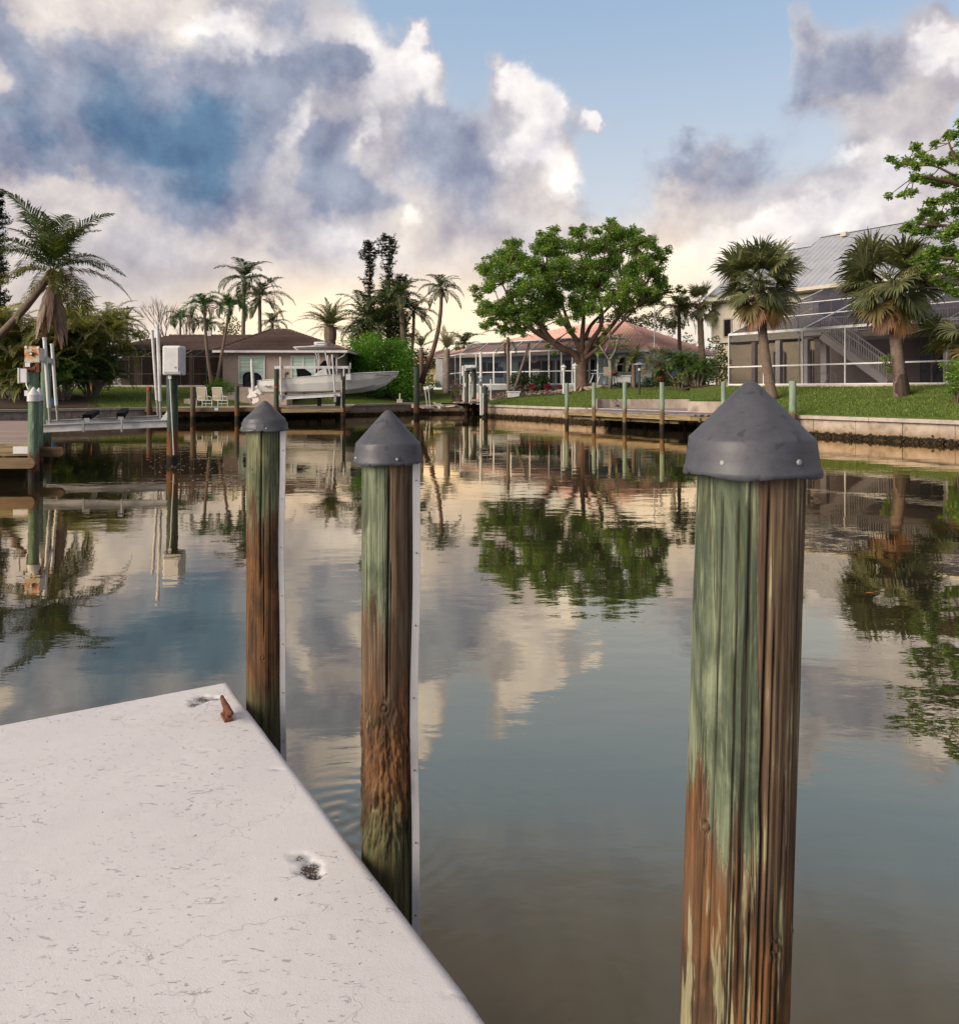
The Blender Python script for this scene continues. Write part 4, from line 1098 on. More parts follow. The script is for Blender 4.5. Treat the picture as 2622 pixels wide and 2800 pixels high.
ARECA = {'up': fset(pinnate_mesh, 3, name='areca_frond', L=2.6, leaf=.62, n=28, e0=80, droop=85, mt=M['areca'], seed=131, hang=.5, w=.06),
         'mid': fset(pinnate_mesh, 3, name='areca_frond', L=2.8, leaf=.66, n=30, e0=58, droop=110, mt=M['areca_d'], seed=141, hang=.7, w=.06),
         'low': fset(pinnate_mesh, 3, name='areca_frond', L=2.6, leaf=.62, n=28, e0=35, droop=120, mt=M['areca'], seed=151, hang=.9, w=.06)}
AREG = {k_: fset(pinnate_mesh, 3, name='areca_frond', L=2.6, leaf=.6, n=28, e0=e_, droop=d_, mt=M['areca_g'], seed=s_, hang=.5, w=.055) for k_, e_, d_, s_ in (('up', 80, 75, 501), ('mid', 62, 100, 511), ('low', 40, 115, 521))}
SABAL = {'up': fset(fan_mesh, 3, name='fan_frond', pet=1.0, Rr=1.0, n=40, e0=70, droop=25, mt=M['sabal'], seed=161, w=.075, hang=.3),
         'mid2': fset(fan_mesh, 4, name='fan_frond', pet=1.1, Rr=1.05, n=42, e0=48, droop=30, mt=M['sabal'], seed=175, hang=.5, w=.075),
         'mid': fset(fan_mesh, 4, name='fan_frond', pet=1.15, Rr=1.05, n=42, e0=20, droop=40, mt=M['sabal'], seed=171, w=.075, hang=.6),
         'lowg': fset(fan_mesh, 3, name='fan_frond', pet=1.1, Rr=1.0, n=42, e0=-8, droop=45, mt=M['sabal'], seed=187, w=.075, hang=1.0),
         'low': fset(fan_mesh, 3, name='fan_frond', pet=1.1, Rr=1.0, n=36, e0=-20, droop=45, mt=M['sabal_y'], seed=181, w=.075, hang=.9),
         'dead': fset(fan_mesh, 3, name='fan_frond', pet=1.0, Rr=.95, n=34, e0=-50, droop=30, mt=M['sabal_d'], seed=191, w=.065, dead=True)}

def leaf_cloud(centers, per, size, g, flat=.75, shell=.55):
    """centers: list of (Vector, radius); returns verts/quads of many small bent leaves spread through them"""
    tot = sum(per(c, r) for c, r in centers)
    vs = np.zeros((tot * 4, 3), np.float32); i = 0
    for c, r in centers:
        k = per(c, r)
        d = rng.normal(size=(k, 3)); d /= np.linalg.norm(d, axis=1)[:, None]
        rr = r * (shell + (1 - shell) * rng.random(k) ** .5) * (1 + .22 * rng.normal(size=k))
        p = np.array(c)[None, :] + d * rr[:, None] * np.array([1, 1, flat])
        a = rng.normal(size=(k, 3)); a[:, 2] = a[:, 2] * .5 - .15; a /= np.linalg.norm(a, axis=1)[:, None]
        b = np.cross(a, rng.normal(size=(k, 3))); b /= np.linalg.norm(b, axis=1)[:, None]
        s = size * (.6 + .8 * rng.random(k))[:, None]
        vs[i * 4:(i + k) * 4] = np.stack([p, p + a * s * .5 + b * s * .30, p + a * s, p + a * s * .5 - b * s * .30], 1).reshape(-1, 3)
        i += k
    return vs, np.arange(tot * 4).reshape(tot, 4)

def tree(name, label, base, trunk_pts, trunk_r, limbs, lobes, mt, bark, leaf=.2, dens=90, group=None, cat='tree', seed=1, sub=5, twig_r=.035, flat=.75, roots=False, clump=.55, per_k=1.0):
    """lobes: (Vector, radius). limbs: list of (point list, r0, r1)."""
    g = random.Random(seed); base = Vector(base)
    t = thing(name, label, cat, base, group)
    m_ = MB(); m_.tube(trunk_pts, trunk_r, 14); tr = m_.build('trunk', M[bark], t, smooth=True)
    nodes = []
    lm = MB()
    for pts, r0, r1 in limbs:
        pts = [Vector(p) for p in pts]
        dense = []
        for i in range(len(pts) - 1):
            for s in range(4): dense.append(pts[i].lerp(pts[i + 1], s / 4))
        dense.append(pts[-1])
        for _ in range(2):
            dense = [dense[0]] + [(dense[i - 1] + dense[i] * 2 + dense[i + 1]) / 4 for i in range(1, len(dense) - 1)] + [dense[-1]]
        n = len(dense); rr = [r0 + (r1 - r0) * i / (n - 1) for i in range(n)]
        m2 = MB(); m2.tube(dense, rr, 9); m2.build('limb', M[bark], t, smooth=True)
        nodes += [(dense[i], rr[i]) for i in range(n // 4, n)]
    if not nodes: nodes = [(Vector(trunk_pts[-1]), trunk_r[-1] if hasattr(trunk_r, '__len__') else trunk_r)]
    clusters = []; br = MB()
    for c, r in lobes:
        near_ = min(nodes, key=lambda q: (q[0] - c).length)
        k1 = near_[0].lerp(c, .5) + Vector((g.uniform(-.2, .2), g.uniform(-.2, .2), -.12 * r)) * r * .5
        if (near_[0] - c).length > .2: br.tube([near_[0], k1, c], [max(twig_r, near_[1] * .55), twig_r * 1.3, twig_r], 6, False)
        for j in range(sub):
            d = Vector((g.gauss(0, 1), g.gauss(0, 1), g.gauss(0, 1))).normalized()
            q = c + Vector((d.x, d.y, d.z * flat)) * r * g.uniform(.35, 1.0)
            clusters.append((q, r * clump * g.uniform(.32, .62)))
            br.tube([c, c.lerp(q, .5) + Vector((0, 0, -.05)), q], [twig_r * .8, twig_r * .5, twig_r * .25], 4, False)
    br.build('branches', M[bark], t, smooth=True)['kind'] = 'stuff'
    vs, q = leaf_cloud(clusters, lambda c, r: max(6, int(dens * per_k * (r / leaf) ** 2)), leaf, g, flat=.8, shell=.3)
    np_mesh('crown', vs, q, mt, t, off=base)['kind'] = 'stuff'
    return t
def shrub(label, base, lobes, mt, leaf=.12, dens=120, name='shrub', cat='shrub', group=None, stems=5, seed=1, stem_mat='twig', per_k=1.0, shell=.6):
    g = random.Random(seed); base = Vector(base)
    t = thing(name, label, cat, base, group)
    m_ = MB()
    for i in range(stems):
        c, r = lobes[i % len(lobes)]
        m_.tube([base + Vector((g.uniform(-.1, .1), g.uniform(-.1, .1), -.1)), base.lerp(c, .5) + Vector((g.uniform(-.1, .1), 0, 0)), c], [.03, .022, .012], 5, False)
    m_.build('stems', M[stem_mat], t)['kind'] = 'stuff'
    vs, q = leaf_cloud(lobes, lambda c, r: int(dens * 1.9 * per_k * r * r / (leaf * 2.0) ** 2) + 8, leaf, g, flat=1.0, shell=shell)
    np_mesh('foliage', vs, q, mt, t, off=base)['kind'] = 'stuff'
    return t

# ================================================================== PILES AND POSTS
def post(name, label, x, D, ztop, zbot, r, mt, cat='piling', group=None, lean=0.0, n=18, taper=.94, seed=0, capk=None):
    cx, cy = XY(x, D); g = random.Random(seed + int(x))
    t = thing(name, label, cat, (cx, cy, max(zbot, 0)), group)
    m_ = MB(); N = 14; vs = []
    for i in range(N + 1):
        s = i / N; z = zbot + (ztop - zbot) * s; rr = r * (1 - (1 - taper) * s)
        for k in range(n):
            a = 2 * math.pi * k / n
            q = rr * (1 + .03 * math.sin(3 * a + z * 2 + seed) + .02 * g.uniform(-1, 1))
            vs.append((cx + q * math.cos(a) + lean * (z - zbot), cy + q * math.sin(a), z))
    fs = [(i * n + k, i * n + (k + 1) % n, (i + 1) * n + (k + 1) % n, (i + 1) * n + k) for i in range(N) for k in range(n)]
    fs.append(tuple(N * n + k for k in range(n)))
    m_.add(vs, fs); m_.build('timber', mt, t, smooth=False)
    if capk:
        m_ = MB(); tx = cx + lean * (ztop - zbot)
        m_.lathe((tx, cy, 0), [(r * 1.16, ztop - .14), (r * 1.12, ztop + .01), (r * .35, ztop + .15), (.01, ztop + .19)], 18)
        m_.build('cap', capk, t)
    return t
def pole(t, p0, p1, r, mt, name='pole', n=10, parent=None):
    m_ = MB(); m_.tube([p0, p1], r, n); return m_.build(name, mt, t, smooth=False)

# ================================================================== LEFT WOODEN DOCK (D about 18)
dz_ = .845
wd = thing('wooden_dock', 'weathered wooden dock of mauve planks at the left edge, white plate on its beam', 'dock', (-14, 18, dz_))
def dock_right(y): return -10.28 - (y - 17.55) * .56
y = 17.62; pk = 0
while y < 30.5:
    xr = dock_right(y)
    m_ = MB(); w_ = 6.5 + (y - 17) * .1
    m_.box((xr - w_ / 2, y + .074, dz_ - .02 + random.uniform(-.003, .003)), (w_, .142, .04))
    m_.build('plank', M['plank'], wd); y += .152; pk += 1
m_ = MB(); m_.box((-13.31, 17.58, dz_ - .13), (6.08, .06, .27)); m_.build('fascia', M['fascia'], wd)
m_ = MB(); m_.box((-13.34, 17.25, dz_ - .41), (6.52, .09, .24)); m_.tube([(-10.08, 17.206, dz_ - .41), (-10.08, 17.294, dz_ - .41)], .12, 16)
m_.build('stringer', M['fascia_brown'], wd, bevel=.01)
m_ = MB(); m_.prism([(-16.5, 17.7, dz_ - .28), (-10.6, 17.7, dz_ - .28), (dock_right(30) - .3, 30, dz_ - .28), (-24, 30, dz_ - .28)], .22); m_.build('joists', M['fascia_brown'], wd)
m_ = MB(); m_.box((-11.2, 19.4, dz_ - .33), (1.2, .10, .24)); m_.tube([(-10.6, 19.352, dz_ - .33), (-10.6, 19.448, dz_ - .33)], .12, 16)
m_.build('stringer', M['fascia_brown'], wd)
a_, b_ = P(33, 1221, 17.5), P(80, 1241, 17.5)
m_ = MB(); m_.box(((a_.x + b_.x) / 2, 17.54, (a_.z + b_.z) / 2), (b_.x - a_.x, .012, a_.z - b_.z)); m_.build('plate', M['white'], wd)
for y_ in (20.5, 24, 28):
    m_ = MB(); m_.tube([(dock_right(y_) - 2.2, y_, -1.5), (dock_right(y_) - 2.2, y_, dz_ - .1)], .12, 12); m_.build('pile', M['pile_dark'], wd)

post('dock_piling', 'short green piling with a white cone cap at the corner of the left wooden dock', 92, 17.42, 1.965, -1.5, .118, M['pile_green'], capk=M['white'], seed=1)
post('dock_piling', 'low green piling with a white cone cap tucked behind the tall lift piling', 107, 19.6, 1.95, -1.5, .10, M['pile_green'], capk=M['white'], seed=2)
post('lift_piling', 'tall green piling carrying the rusty lift motor at far left', 92, 20.2, 2.82, -1.5, .128, M['pile_green'], cat='piling', seed=3)
post('lift_piling', 'rear green piling under the short upper beam, behind the left guide poles', 126, 24.2, 3.02, -1.5, .15, M['pile_green'], cat='piling', seed=4)
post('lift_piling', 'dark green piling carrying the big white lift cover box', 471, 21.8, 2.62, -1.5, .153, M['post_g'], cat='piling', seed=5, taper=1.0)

# motor with its rusty plate
lm = thing('lift_motor', 'rusty square lift gear plate on top of the tall left piling', 'lift motor', P(88, 1010, 20.1))
def rustplate():
    m, T = newmat('rust_streaked_paint'); v = T.n('ShaderNodeTexCoord').outputs['Object']
    a = T.noise(v, 5.5, 5, .6, .4); b = T.noise(v, 14, 4, .6)
    col = T.mix(T.ramp(a, .44, .52), (.48, .47, .40), (.60, .26, .07)); col = T.mix(T.ramp(T.m('ADD', a, T.m('MULTIPLY', b, .2)), .60, .70), col, (.25, .045, .02))
    finish(T, T.n('ShaderNodeBsdfPrincipled', None, Base_Color=col, Roughness=.7)); return m
a_, b_ = P(67.5, 946, 20), P(108, 991, 20); cx_, cz_ = (a_.x + b_.x) / 2, (a_.z + b_.z) / 2
m_ = MB(); m_.box((cx_, 20.0, cz_), (b_.x - a_.x, .02, a_.z - b_.z)); m_.build('plate', rustplate(), lm)
m_ = MB(); m_.box((cx_, 20.17, cz_), (.30, .30, .34)); m_.build('gearbox', M['alu'], lm)
m_ = MB(); c_ = P(87, 967, 19.98); m_.tube([c_, c_ - Vector((0, .04, 0))], .058, 16); h_ = m_.build('hub', M['dark'], lm)
m_ = MB(); m_.tube([c_ - Vector((0, .04, 0)), c_ - Vector((0, .055, 0))], .032, 14); m_.build('shaft', M['alu'], h_)
for xx, yy in ((71.5, 949), (104, 950.5)):
    m_ = MB(); c_ = P(xx, yy, 19.985); m_.tube([c_, c_ - Vector((0, .02, 0))], .036, 12); m_.build('bolt', M['white'], lm)
m_ = MB()
for xx in (71, 105): c_ = P(xx, 1004, 20.05); m_.box((c_.x, 20.05, c_.z), (.09, .12, .26))
m_.build('bracket', M['rust'], lm)
m_ = MB(); c_ = P(75, 997, 19.97); m_.box((c_.x, 19.98, c_.z), (.13, .02, .11)); m_.build('label_plate', M['white'], lm)
m_ = MB(); c0, c1 = P(80, 1007, 20.08), P(100, 1007, 20.08); m_.tube([c0, c1], .085, 14); m_.tube([c1, c1 + Vector((.02, 0, 0))], .11, 16); m_.build('drum', M['rust'], lm)
m_ = MB(); m_.beam(P(106, 968, 20.2) + Vector((0, 0, -.12)), P(139, 987, 24.6), .14, .16); m_.build('beam', M['alu'], lm)

eb = thing('electrical_box', 'small grey electrical box on the left of the rusty motor piling', 'electrical box', P(66, 1040, 20))
a_, b_ = P(54, 1008, 20), P(75, 1046, 20)
m_ = MB(); m_.box(((a_.x + b_.x) / 2, 20.05, (a_.z + b_.z) / 2), (b_.x - a_.x, .16, a_.z - b_.z)); m_.build('case', M['white'], eb, bevel=.01)
m_ = MB(); m_.box((a_.x - .01, 20.05, (a_.z + b_.z) / 2), (.04, .2, a_.z - b_.z + .04)); m_.build('lid', M['white'], eb, bevel=.006)
m_ = MB(); m_.tube([P(72, 1046, 20), P(73, 1054, 19.9), P(78, 1065, 19.8), P(78, 1075, 19.8)], .018, 8); m_.build('conduit', M['pvc'], eb)
m_ = MB(); c_ = P(73, 1075, 19.85); m_.box(tuple(c_), (.08, .07, .14)); m_.build('socket', M['white'], eb)

lb = thing('lift_cover', 'big white lift cover box on top of the dark green piling', 'lift cover', P(472, 1026, 21.7))
a_, b_ = P(447, 945, 21.6), P(497, 1026, 21.6)
m_ = MB(); m_.box(((a_.x + b_.x) / 2, 21.72, (a_.z + b_.z) / 2), (b_.x - a_.x, .44, a_.z - b_.z)); m_.build('shell', M['white'], lb, bevel=.05)
m_ = MB(); m_.box(((a_.x + b_.x) / 2, 21.49, (a_.z + b_.z) / 2 + .02), (b_.x - a_.x - .10, .03, a_.z - b_.z - .14)); m_.build('face', M['white'], lb, bevel=.01)
a_, b_ = P(452, 1016, 21.46), P(493, 1023, 21.46); m_ = MB(); m_.box(((a_.x + b_.x) / 2, 21.468, (a_.z + b_.z) / 2), (b_.x - a_.x, .012, a_.z - b_.z)); m_.build('vent', M['galv'], lb)
m_ = MB(); c_ = P(479, 1004, 21.47); m_.tube([c_, c_ - Vector((0, .015, 0))], .022, 12); m_.build('lock', M['galv'], lb)
m_ = MB(); c_ = P(465, 1031, 21.6); m_.box(tuple(c_), (.09, .08, .10)); m_.build('junction', M['white'], lb)
m_ = MB(); m_.tube([P(465, 1034, 21.6), P(468, 1105, 21.6), P(472, 1180, 21.58), P(475, 1244, 21.58)], .018, 8); m_.build('conduit', M['pvc'], lb)

bl = thing('boat_lift', 'empty boat lift cradle, white aluminium beams with carpeted bunks and four white guide poles', 'boat lift', P(285, 1175, 21.5))
def ibeam(a, b, w, h, mt, par, name='beam'):
    m_ = MB(); a, b = Vector(a), Vector(b)
    m_.beam(a + Vector((0, 0, h / 2)), b + Vector((0, 0, h / 2)), w, .018); m_.beam(a - Vector((0, 0, h / 2)), b - Vector((0, 0, h / 2)), w, .018); m_.beam(a, b, .02, h - .02)
    return m_.build(name, mt, par)
f0, f1 = P(106, 1172, 20.9), P(463, 1157, 21.75); r0_, r1_ = P(126, 1157, 24.0), P(463, 1142, 25.2)
ibeam(f0, f1, .16, .19, M['alu'], bl); ibeam(r0_, r1_, .16, .17, M['alu'], bl)
for (tp, bt, sp_) in (((121.6, 923), (137, 1157), (133.5, 1115)), ((430.6, 888), (440, 1143), (438, 1097))):
    D_ = 20.95 if tp[0] < 200 else 21.7
    tpP, btP, spP = P(*tp, D_), P(*bt, D_), P(*sp_, D_)
    m_ = MB(); m_.tube([btP, spP + (tpP - btP) * .01], .033, 10); g_ = m_.build('guide_pole', M['galv'], bl)
    m_ = MB(); m_.tube([spP, tpP], .047, 12); m_.build('sleeve', M['pvc'], g_, smooth=False)
    m_ = MB(); d_ = (tpP - spP).normalized(); m_.tube([tpP - d_ * .06, tpP + d_ * .01], .054, 12); m_.build('cap', M['white'], g_)
for (tp, bt, sp_) in (((142, 940), (158, 1150), (154, 1109)), ((416, 903), (432, 1135), (429, 1094))):
    D_ = 24.0 if tp[0] < 200 else 25.0
    tpP, btP, spP = P(*tp, D_), P(*bt, D_), P(*sp_, D_)
    m_ = MB(); m_.tube([btP, spP + (tpP - btP) * .01], .033, 10); g_ = m_.build('guide_pole', M['galv'], bl)
    m_ = MB(); m_.tube([spP, tpP], .047, 12); m_.build('sleeve', M['pvc'], g_)
    m_ = MB(); d_ = (tpP - spP).normalized(); m_.tube([tpP - d_ * .06, tpP + d_ * .01], .054, 12); m_.build('cap', M['white'], g_)
for (x0_, y0_, x1_, y1_, xb) in ((237, 1142, 262, 1128, 233), (330, 1138, 342, 1123, 337)):
    A_, B_ = P(x0_, y0_, 21.2), P(x1_, y1_, 25.0)
    m_ = MB(); m_.beam(A_ - Vector((0, 0, .06)), B_ - Vector((0, 0, .06)), .14, .10); bk_ = m_.build('bunk', M['alu'], bl)
    m_ = MB(); m_.beam(A_ + Vector((0, 0, .02)), B_ + Vector((0, 0, .02)), .22, .14); m_.build('carpet', M['black'], bk_, bevel=.01)
    m_ = MB(); c_ = P(xb, 1162, 21.15); m_.beam((c_.x, 21.06, A_.z - .05), (c_.x, 21.06, c_.z - .19), .045, .03, (0, 1, 0)); m_.build('bracket', M['galv'], bk_)
m_ = MB(); m_.poly([(f1.x - .02, 21.66, f1.z + .09), (f1.x - .22, 21.66, f1.z + .09), (f1.x - .02, 21.66, f1.z + .36)]); m_.build('gusset', M['alu'], bl)
bb = thing('bucket', 'small blue bucket on the mulch behind the left guide poles', 'bucket', on_ground(144, 47.5))
c_ = on_ground(144, 47.5); m_ = MB(); m_.lathe(c_, [(.16, 0), (.24, .42), (.25, .45)], 16); m_.build('pail', mat('blue_plastic', (.05, .30, .55), rough=.4), bb)
m_ = MB(); m_.tube([c_ + Vector((-.24, 0, .43)), c_ + Vector((0, 0, .66)), c_ + Vector((.24, 0, .43))], .012, 6); m_.build('handle', M['dark'], bb)

# ================================================================== TILED ROOF BUILDER
def tiled(parent, name, e0, e1, t1, t0, courses, mt, th=.05, wave=0.0, pitch=.3, lip=.06):
    """roof plane with overlapping courses: eave e0-e1 up to top t0-t1 (any quad or a triangle when t0==t1)"""
    e0, e1, t0, t1 = Vector(e0), Vector(e1), Vector(t0), Vector(t1)
    nn = (e1 - e0).cross(t0 - e0).normalized()
    if nn.z < 0: nn = -nn
    m_ = MB()
    for c in range(courses):
        s0, s1 = c / courses, (c + 1.0) / courses
        a, b = e0.lerp(t0, s0), e1.lerp(t1, s0); c2, d2 = e0.lerp(t0, s1), e1.lerp(t1, s1)
        L = (b - a).length
        k = max(1, int(L / pitch * 4)) if wave else 1
        lo = []; hi = []; lw = []
        for i in range(k + 1):
            f_ = i / k; w_ = wave * abs(math.sin(math.pi * f_ * L / pitch)) if wave else 0
            jit = .006 * math.sin(c * 7.1 + i * 1.7)
            lo.append(a.lerp(b, f_) + nn * (lip + w_ + jit)); hi.append(c2.lerp(d2, f_) + nn * (w_ * .9 + .002)); lw.append(a.lerp(b, f_) + nn * .0)
        base = len(m_.v)
        m_.v += [tuple(p) for p in lo + hi + lw]
        n1 = k + 1
        for i in range(k):
            m_.f.append((base + i, base + i + 1, base + n1 + i + 1, base + n1 + i))
            m_.f.append((base + 2 * n1 + i, base + 2 * n1 + i + 1, base + i + 1, base + i))
    o = m_.build(name, mt, parent)
    qs_ = [e0 - nn * .015, e1 - nn * .015, t1 - nn * .015] + ([t0 - nn * .015] if (t0 - t1).length > .01 else [])
    if (qs_[1] - qs_[0]).cross(qs_[2] - qs_[1]).z < 0: qs_.reverse()
    m_ = MB(); m_.slab(qs_, th); m_.build('roof_deck', M['dark'], o)
    return o
def ridge(parent, a, b, mt, r=.11):
    a, b = Vector(a), Vector(b); L = (b - a).length; n = max(2, int(L / .45)); m_ = MB()
    for i in range(n):
        p, q = a.lerp(b, i / n), a.lerp(b, (i + 1.08) / n); m_.tube([p + Vector((0, 0, .03)), q], [r, r * .8], 8)
    o = m_.build('ridge_tiles', mt, parent); return o
def window(parent, x0, x1, z0, z1, yf, frame, glass, mull=1, trans=None, fw=.09, name='window'):
    m_ = MB()
    for xx in (x0 + fw / 2, x1 - fw / 2): m_.box((xx, yf, (z0 + z1) / 2), (fw, .09, z1 - z0))
    for zz in (z0 + fw / 2, z1 - fw / 2): m_.box(((x0 + x1) / 2, yf + .001, zz), (x1 - x0 - 2 * fw, .088, fw))
    for i in range(1, mull + 1):
        xx = x0 + (x1 - x0) * i / (mull + 1); m_.box((xx, yf + .002, (z0 + z1) / 2), (fw, .086, z1 - z0 - 2 * fw))
    if trans:
        for zz in trans: m_.box(((x0 + x1) / 2, yf + .003, zz), (x1 - x0 - 2 * fw, .084, fw * .7))
    w_ = m_.build(name, frame, parent)
    for i in range(mull + 1):
        a = x0 + (x1 - x0) * i / (mull + 1) + fw * .5; b = x0 + (x1 - x0) * (i + 1) / (mull + 1) - fw * .5
        m_ = MB(); m_.box(((a + b) / 2, yf + .03, (z0 + z1) / 2), (b - a, .02, z1 - z0 - fw)); m_.build('pane', glass, w_)
    return w_

# ================================================================== HOUSE ONE (tan, brown roof)
BR_ROOF = mat('brown_roof_tile', (.13, .085, .075), (.085, .055, .05), rough=.85, scale=3, stretch=(1, 1, 3), bump=.4, island=.12, dirt=(.17, .12, .10), dirt_amt=.4)
FL = 2.31
h1 = thing('house', 'single storey tan house with a brown tiled hip roof and a dark screened porch', 'house', (-16, 62, FL))
xl, xr = P(609, 0, 62).x, P(925, 0, 62).x
ez = 5.22
m_ = MB(); m_.box(((xl + xr) / 2, 66, (FL + ez) / 2 - .1), (xr - xl, 8, ez - FL + .2)); m_.build('wall', M['stucco_tan'], h1)
# hip over the tan block
e0, e1 = Vector((xl - .6, 61.4, ez)), Vector((xr + .85, 61.4, ez)); r0, r1 = Vector((-18.1, 66.6, 7.25)), Vector((-16.6, 66.6, 7.25))
bk0, bk1 = Vector((xl - .6, 72, ez)), Vector((xr + .85, 72, ez))
tiled(h1, 'roof', e0, e1, r1, r0, 15, BR_ROOF); tiled(h1, 'roof', e1, bk1, r1, r1, 12, BR_ROOF); tiled(h1, 'roof', bk0, e0, r0, r0, 12, BR_ROOF); tiled(h1, 'roof', bk1, bk0, r0, r1, 12, BR_ROOF)
for a_, b_ in ((e0, r0), (e1, r1), (r0, r1)): ridge(h1, a_, b_, BR_ROOF)
m_ = MB(); m_.box(((e0.x + e1.x) / 2, 61.33, ez - .10), (e1.x - e0.x, .12, .17)); m_.box((e1.x + .05, 66.5, ez - .10), (.12, 10.2, .17)); m_.build('gutter', M['white'], h1)
m_ = MB(); m_.box(((e0.x + e1.x) / 2, 61.72, ez - .2), (e1.x - e0.x - .1, .56, .03)); m_.build('soffit', M['stucco_tan'], h1)
m_ = MB(); m_.tube([(e1.x - .15, 61.36, ez - .2), (e1.x - .35, 61.7, ez - .42), (xr - .12, 61.93, ez - .7), (xr - .12, 61.93, FL + .1)], .05, 8); m_.build('downspout', M['white'], h1)
# long main roof and porch
mx0, mx1 = P(285, 0, 64).x, xl + 1.5
E0, E1 = Vector((mx0 - .6, 63.2, 5.35)), Vector((mx1, 63.2, 5.35)); R0_, R1_ = Vector((mx0 + 3.0, 70, 6.98)), Vector((mx1 + .9, 70, 6.98))
tiled(h1, 'roof', E0, E1, R1_, R0_, 14, BR_ROOF); tiled(h1, 'roof', (mx0 - .6, 77, 5.35), E0, R0_, R0_, 12, BR_ROOF)
ridge(h1, R0_, R1_, BR_ROOF)
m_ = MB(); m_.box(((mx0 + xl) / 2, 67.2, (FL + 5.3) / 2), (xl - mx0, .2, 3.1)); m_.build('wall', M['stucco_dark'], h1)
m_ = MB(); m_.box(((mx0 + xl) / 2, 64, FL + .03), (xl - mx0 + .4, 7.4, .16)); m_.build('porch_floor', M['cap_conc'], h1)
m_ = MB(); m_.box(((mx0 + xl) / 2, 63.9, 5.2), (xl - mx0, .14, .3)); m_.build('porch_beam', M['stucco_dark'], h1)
for xx in (360, 441, 523): 
    c_ = P(xx, 0, 63.6); m_ = MB(); m_.box((c_.x, 63.6, (FL + 5.05) / 2), (.26, .26, 5.05 - FL)); m_.build('column', M['stucco_mauve'], h1)
for xx0, xx1, t_ in ((300, 345, 0), (385, 432, 1), (452, 505, 1), (548, 596, 1)):
    a_, b_ = P(xx0, 0, 67).x, P(xx1, 0, 67).x
    window(h1, a_, b_, FL + (.1 if t_ else .9), FL + 2.3, 67.05, M['dark'], M['glass_dark'], mull=1, name='window' if not t_ else 'sliding_door')
# screen enclosure in front of the porch
cx0, cx1 = P(281, 0, 60.5).x, P(604, 0, 60.9).x
bays = 9
for i in range(bays + 1):
    xx = cx0 + (cx1 - cx0) * i / bays
    m_ = MB(); m_.box((xx, 60.6, (FL + 4.66) / 2), (.06, .06, 4.66 - FL)); m_.build('screen_post', M['dark'], h1)
    m_ = MB(); m_.beam((xx, 60.6, 4.68), (xx, 63.1, 5.30), .05, .07); m_.build('screen_rafter', M['stucco_mauve'] if i in (3, 6) else M['dark'], h1)
for i in range(bays):
    a = cx0 + (cx1 - cx0) * i / bays + .035; b = cx0 + (cx1 - cx0) * (i + 1) / bays - .035
    m_ = MB(); m_.box(((a + b) / 2, 60.6, (FL + 4.62) / 2), (b - a, .006, 4.6 - FL)); m_.build('screen_panel', M['screen_brown'], h1)
    m_ = MB(); m_.slab([(a, 60.62, 4.70), (b, 60.62, 4.70), (b, 63.1, 5.32), (a, 63.1, 5.32)], .006); m_.build('screen_panel', M['screen_brown'], h1)
m_ = MB(); m_.box(((cx0 + cx1) / 2, 60.6, 4.68), (cx1 - cx0 + .1, .08, .08)); m_.build('screen_rail', M['dark'], h1)
m_ = MB(); m_.box(((cx0 + cx1) / 2, 60.6, FL + 1.0), (cx1 - cx0 + .1, .05, .06)); m_.build('screen_rail', M['dark'], h1)
m_ = MB(); m_.box(((cx0 + cx1) / 2 - .3, 61.2, FL - .03), (cx1 - cx0 + 1.2, 1.6, .12)); m_.build('slab_edge', M['cap_conc'], h1)
window(h1, P(653, 0, 62).x, P(725, 0, 62).x, FL + .22, FL + 2.52, 61.96, M['white'], M['glass_green'], mull=1, name='sliding_door')
window(h1, P(796, 0, 62).x, P(864, 0, 62).x, FL + .55, FL + 2.52, 61.96, M['white'], M['glass_green'], mull=1)
c_ = P(614, 963, 61.9); m_ = MB(); m_.box(tuple(c_), (.3, .25, .4)); m_.build('floodlight', M['white'], h1)

# chimney vent
m_ = MB(); c_ = P(573, 915, 70); m_.box((c_.x, 70, 7.15), (.35, .35, .5)); m_.build('vent', M['white'], h1)

# patio, steps and far dock
sp_ = thing('patio_steps', 'pinkish patio steps leading down from the tan house to the far dock', 'steps', P(640, 1100, 54))
pa0, pa1 = P(606, 0, 58).x, P(808, 0, 58).x
m_ = MB(); m_.box(((pa0 + pa1) / 2, 59.4, 1.85), (pa1 - pa0, 5.0, .8)); m_.build('landing', M['patio'], sp_)
for k in range(5):
    z = 2.10 - (k + 1) * .22; m_ = MB(); m_.box(((pa0 + P(716, 0, 56).x) / 2 , 56.72 - k * .34, z - .3), (P(716, 0, 56).x - pa0, .36, .6)); m_.build('step', M['patio'], sp_)
m_ = MB(); m_.box(((P(716, 0, 56).x + pa1) / 2 + .05, 56.0, 1.6), (pa1 - P(716, 0, 56).x, 1.7, 1.3)); m_.build('side_wall', M['patio'], sp_)
pl_ = thing('planter', 'low beige planter wall beside the white lounge chairs', 'planter', P(518, 1110, 52.6))
a_, b_ = P(503, 1112, 52.6), P(532, 1090, 52.6)
m_ = MB(); m_.box(((a_.x + b_.x) / 2, 53.1, (a_.z + b_.z) / 2), (b_.x - a_.x, 1.0, b_.z - a_.z)); m_.build('box', M['patio'], pl_)

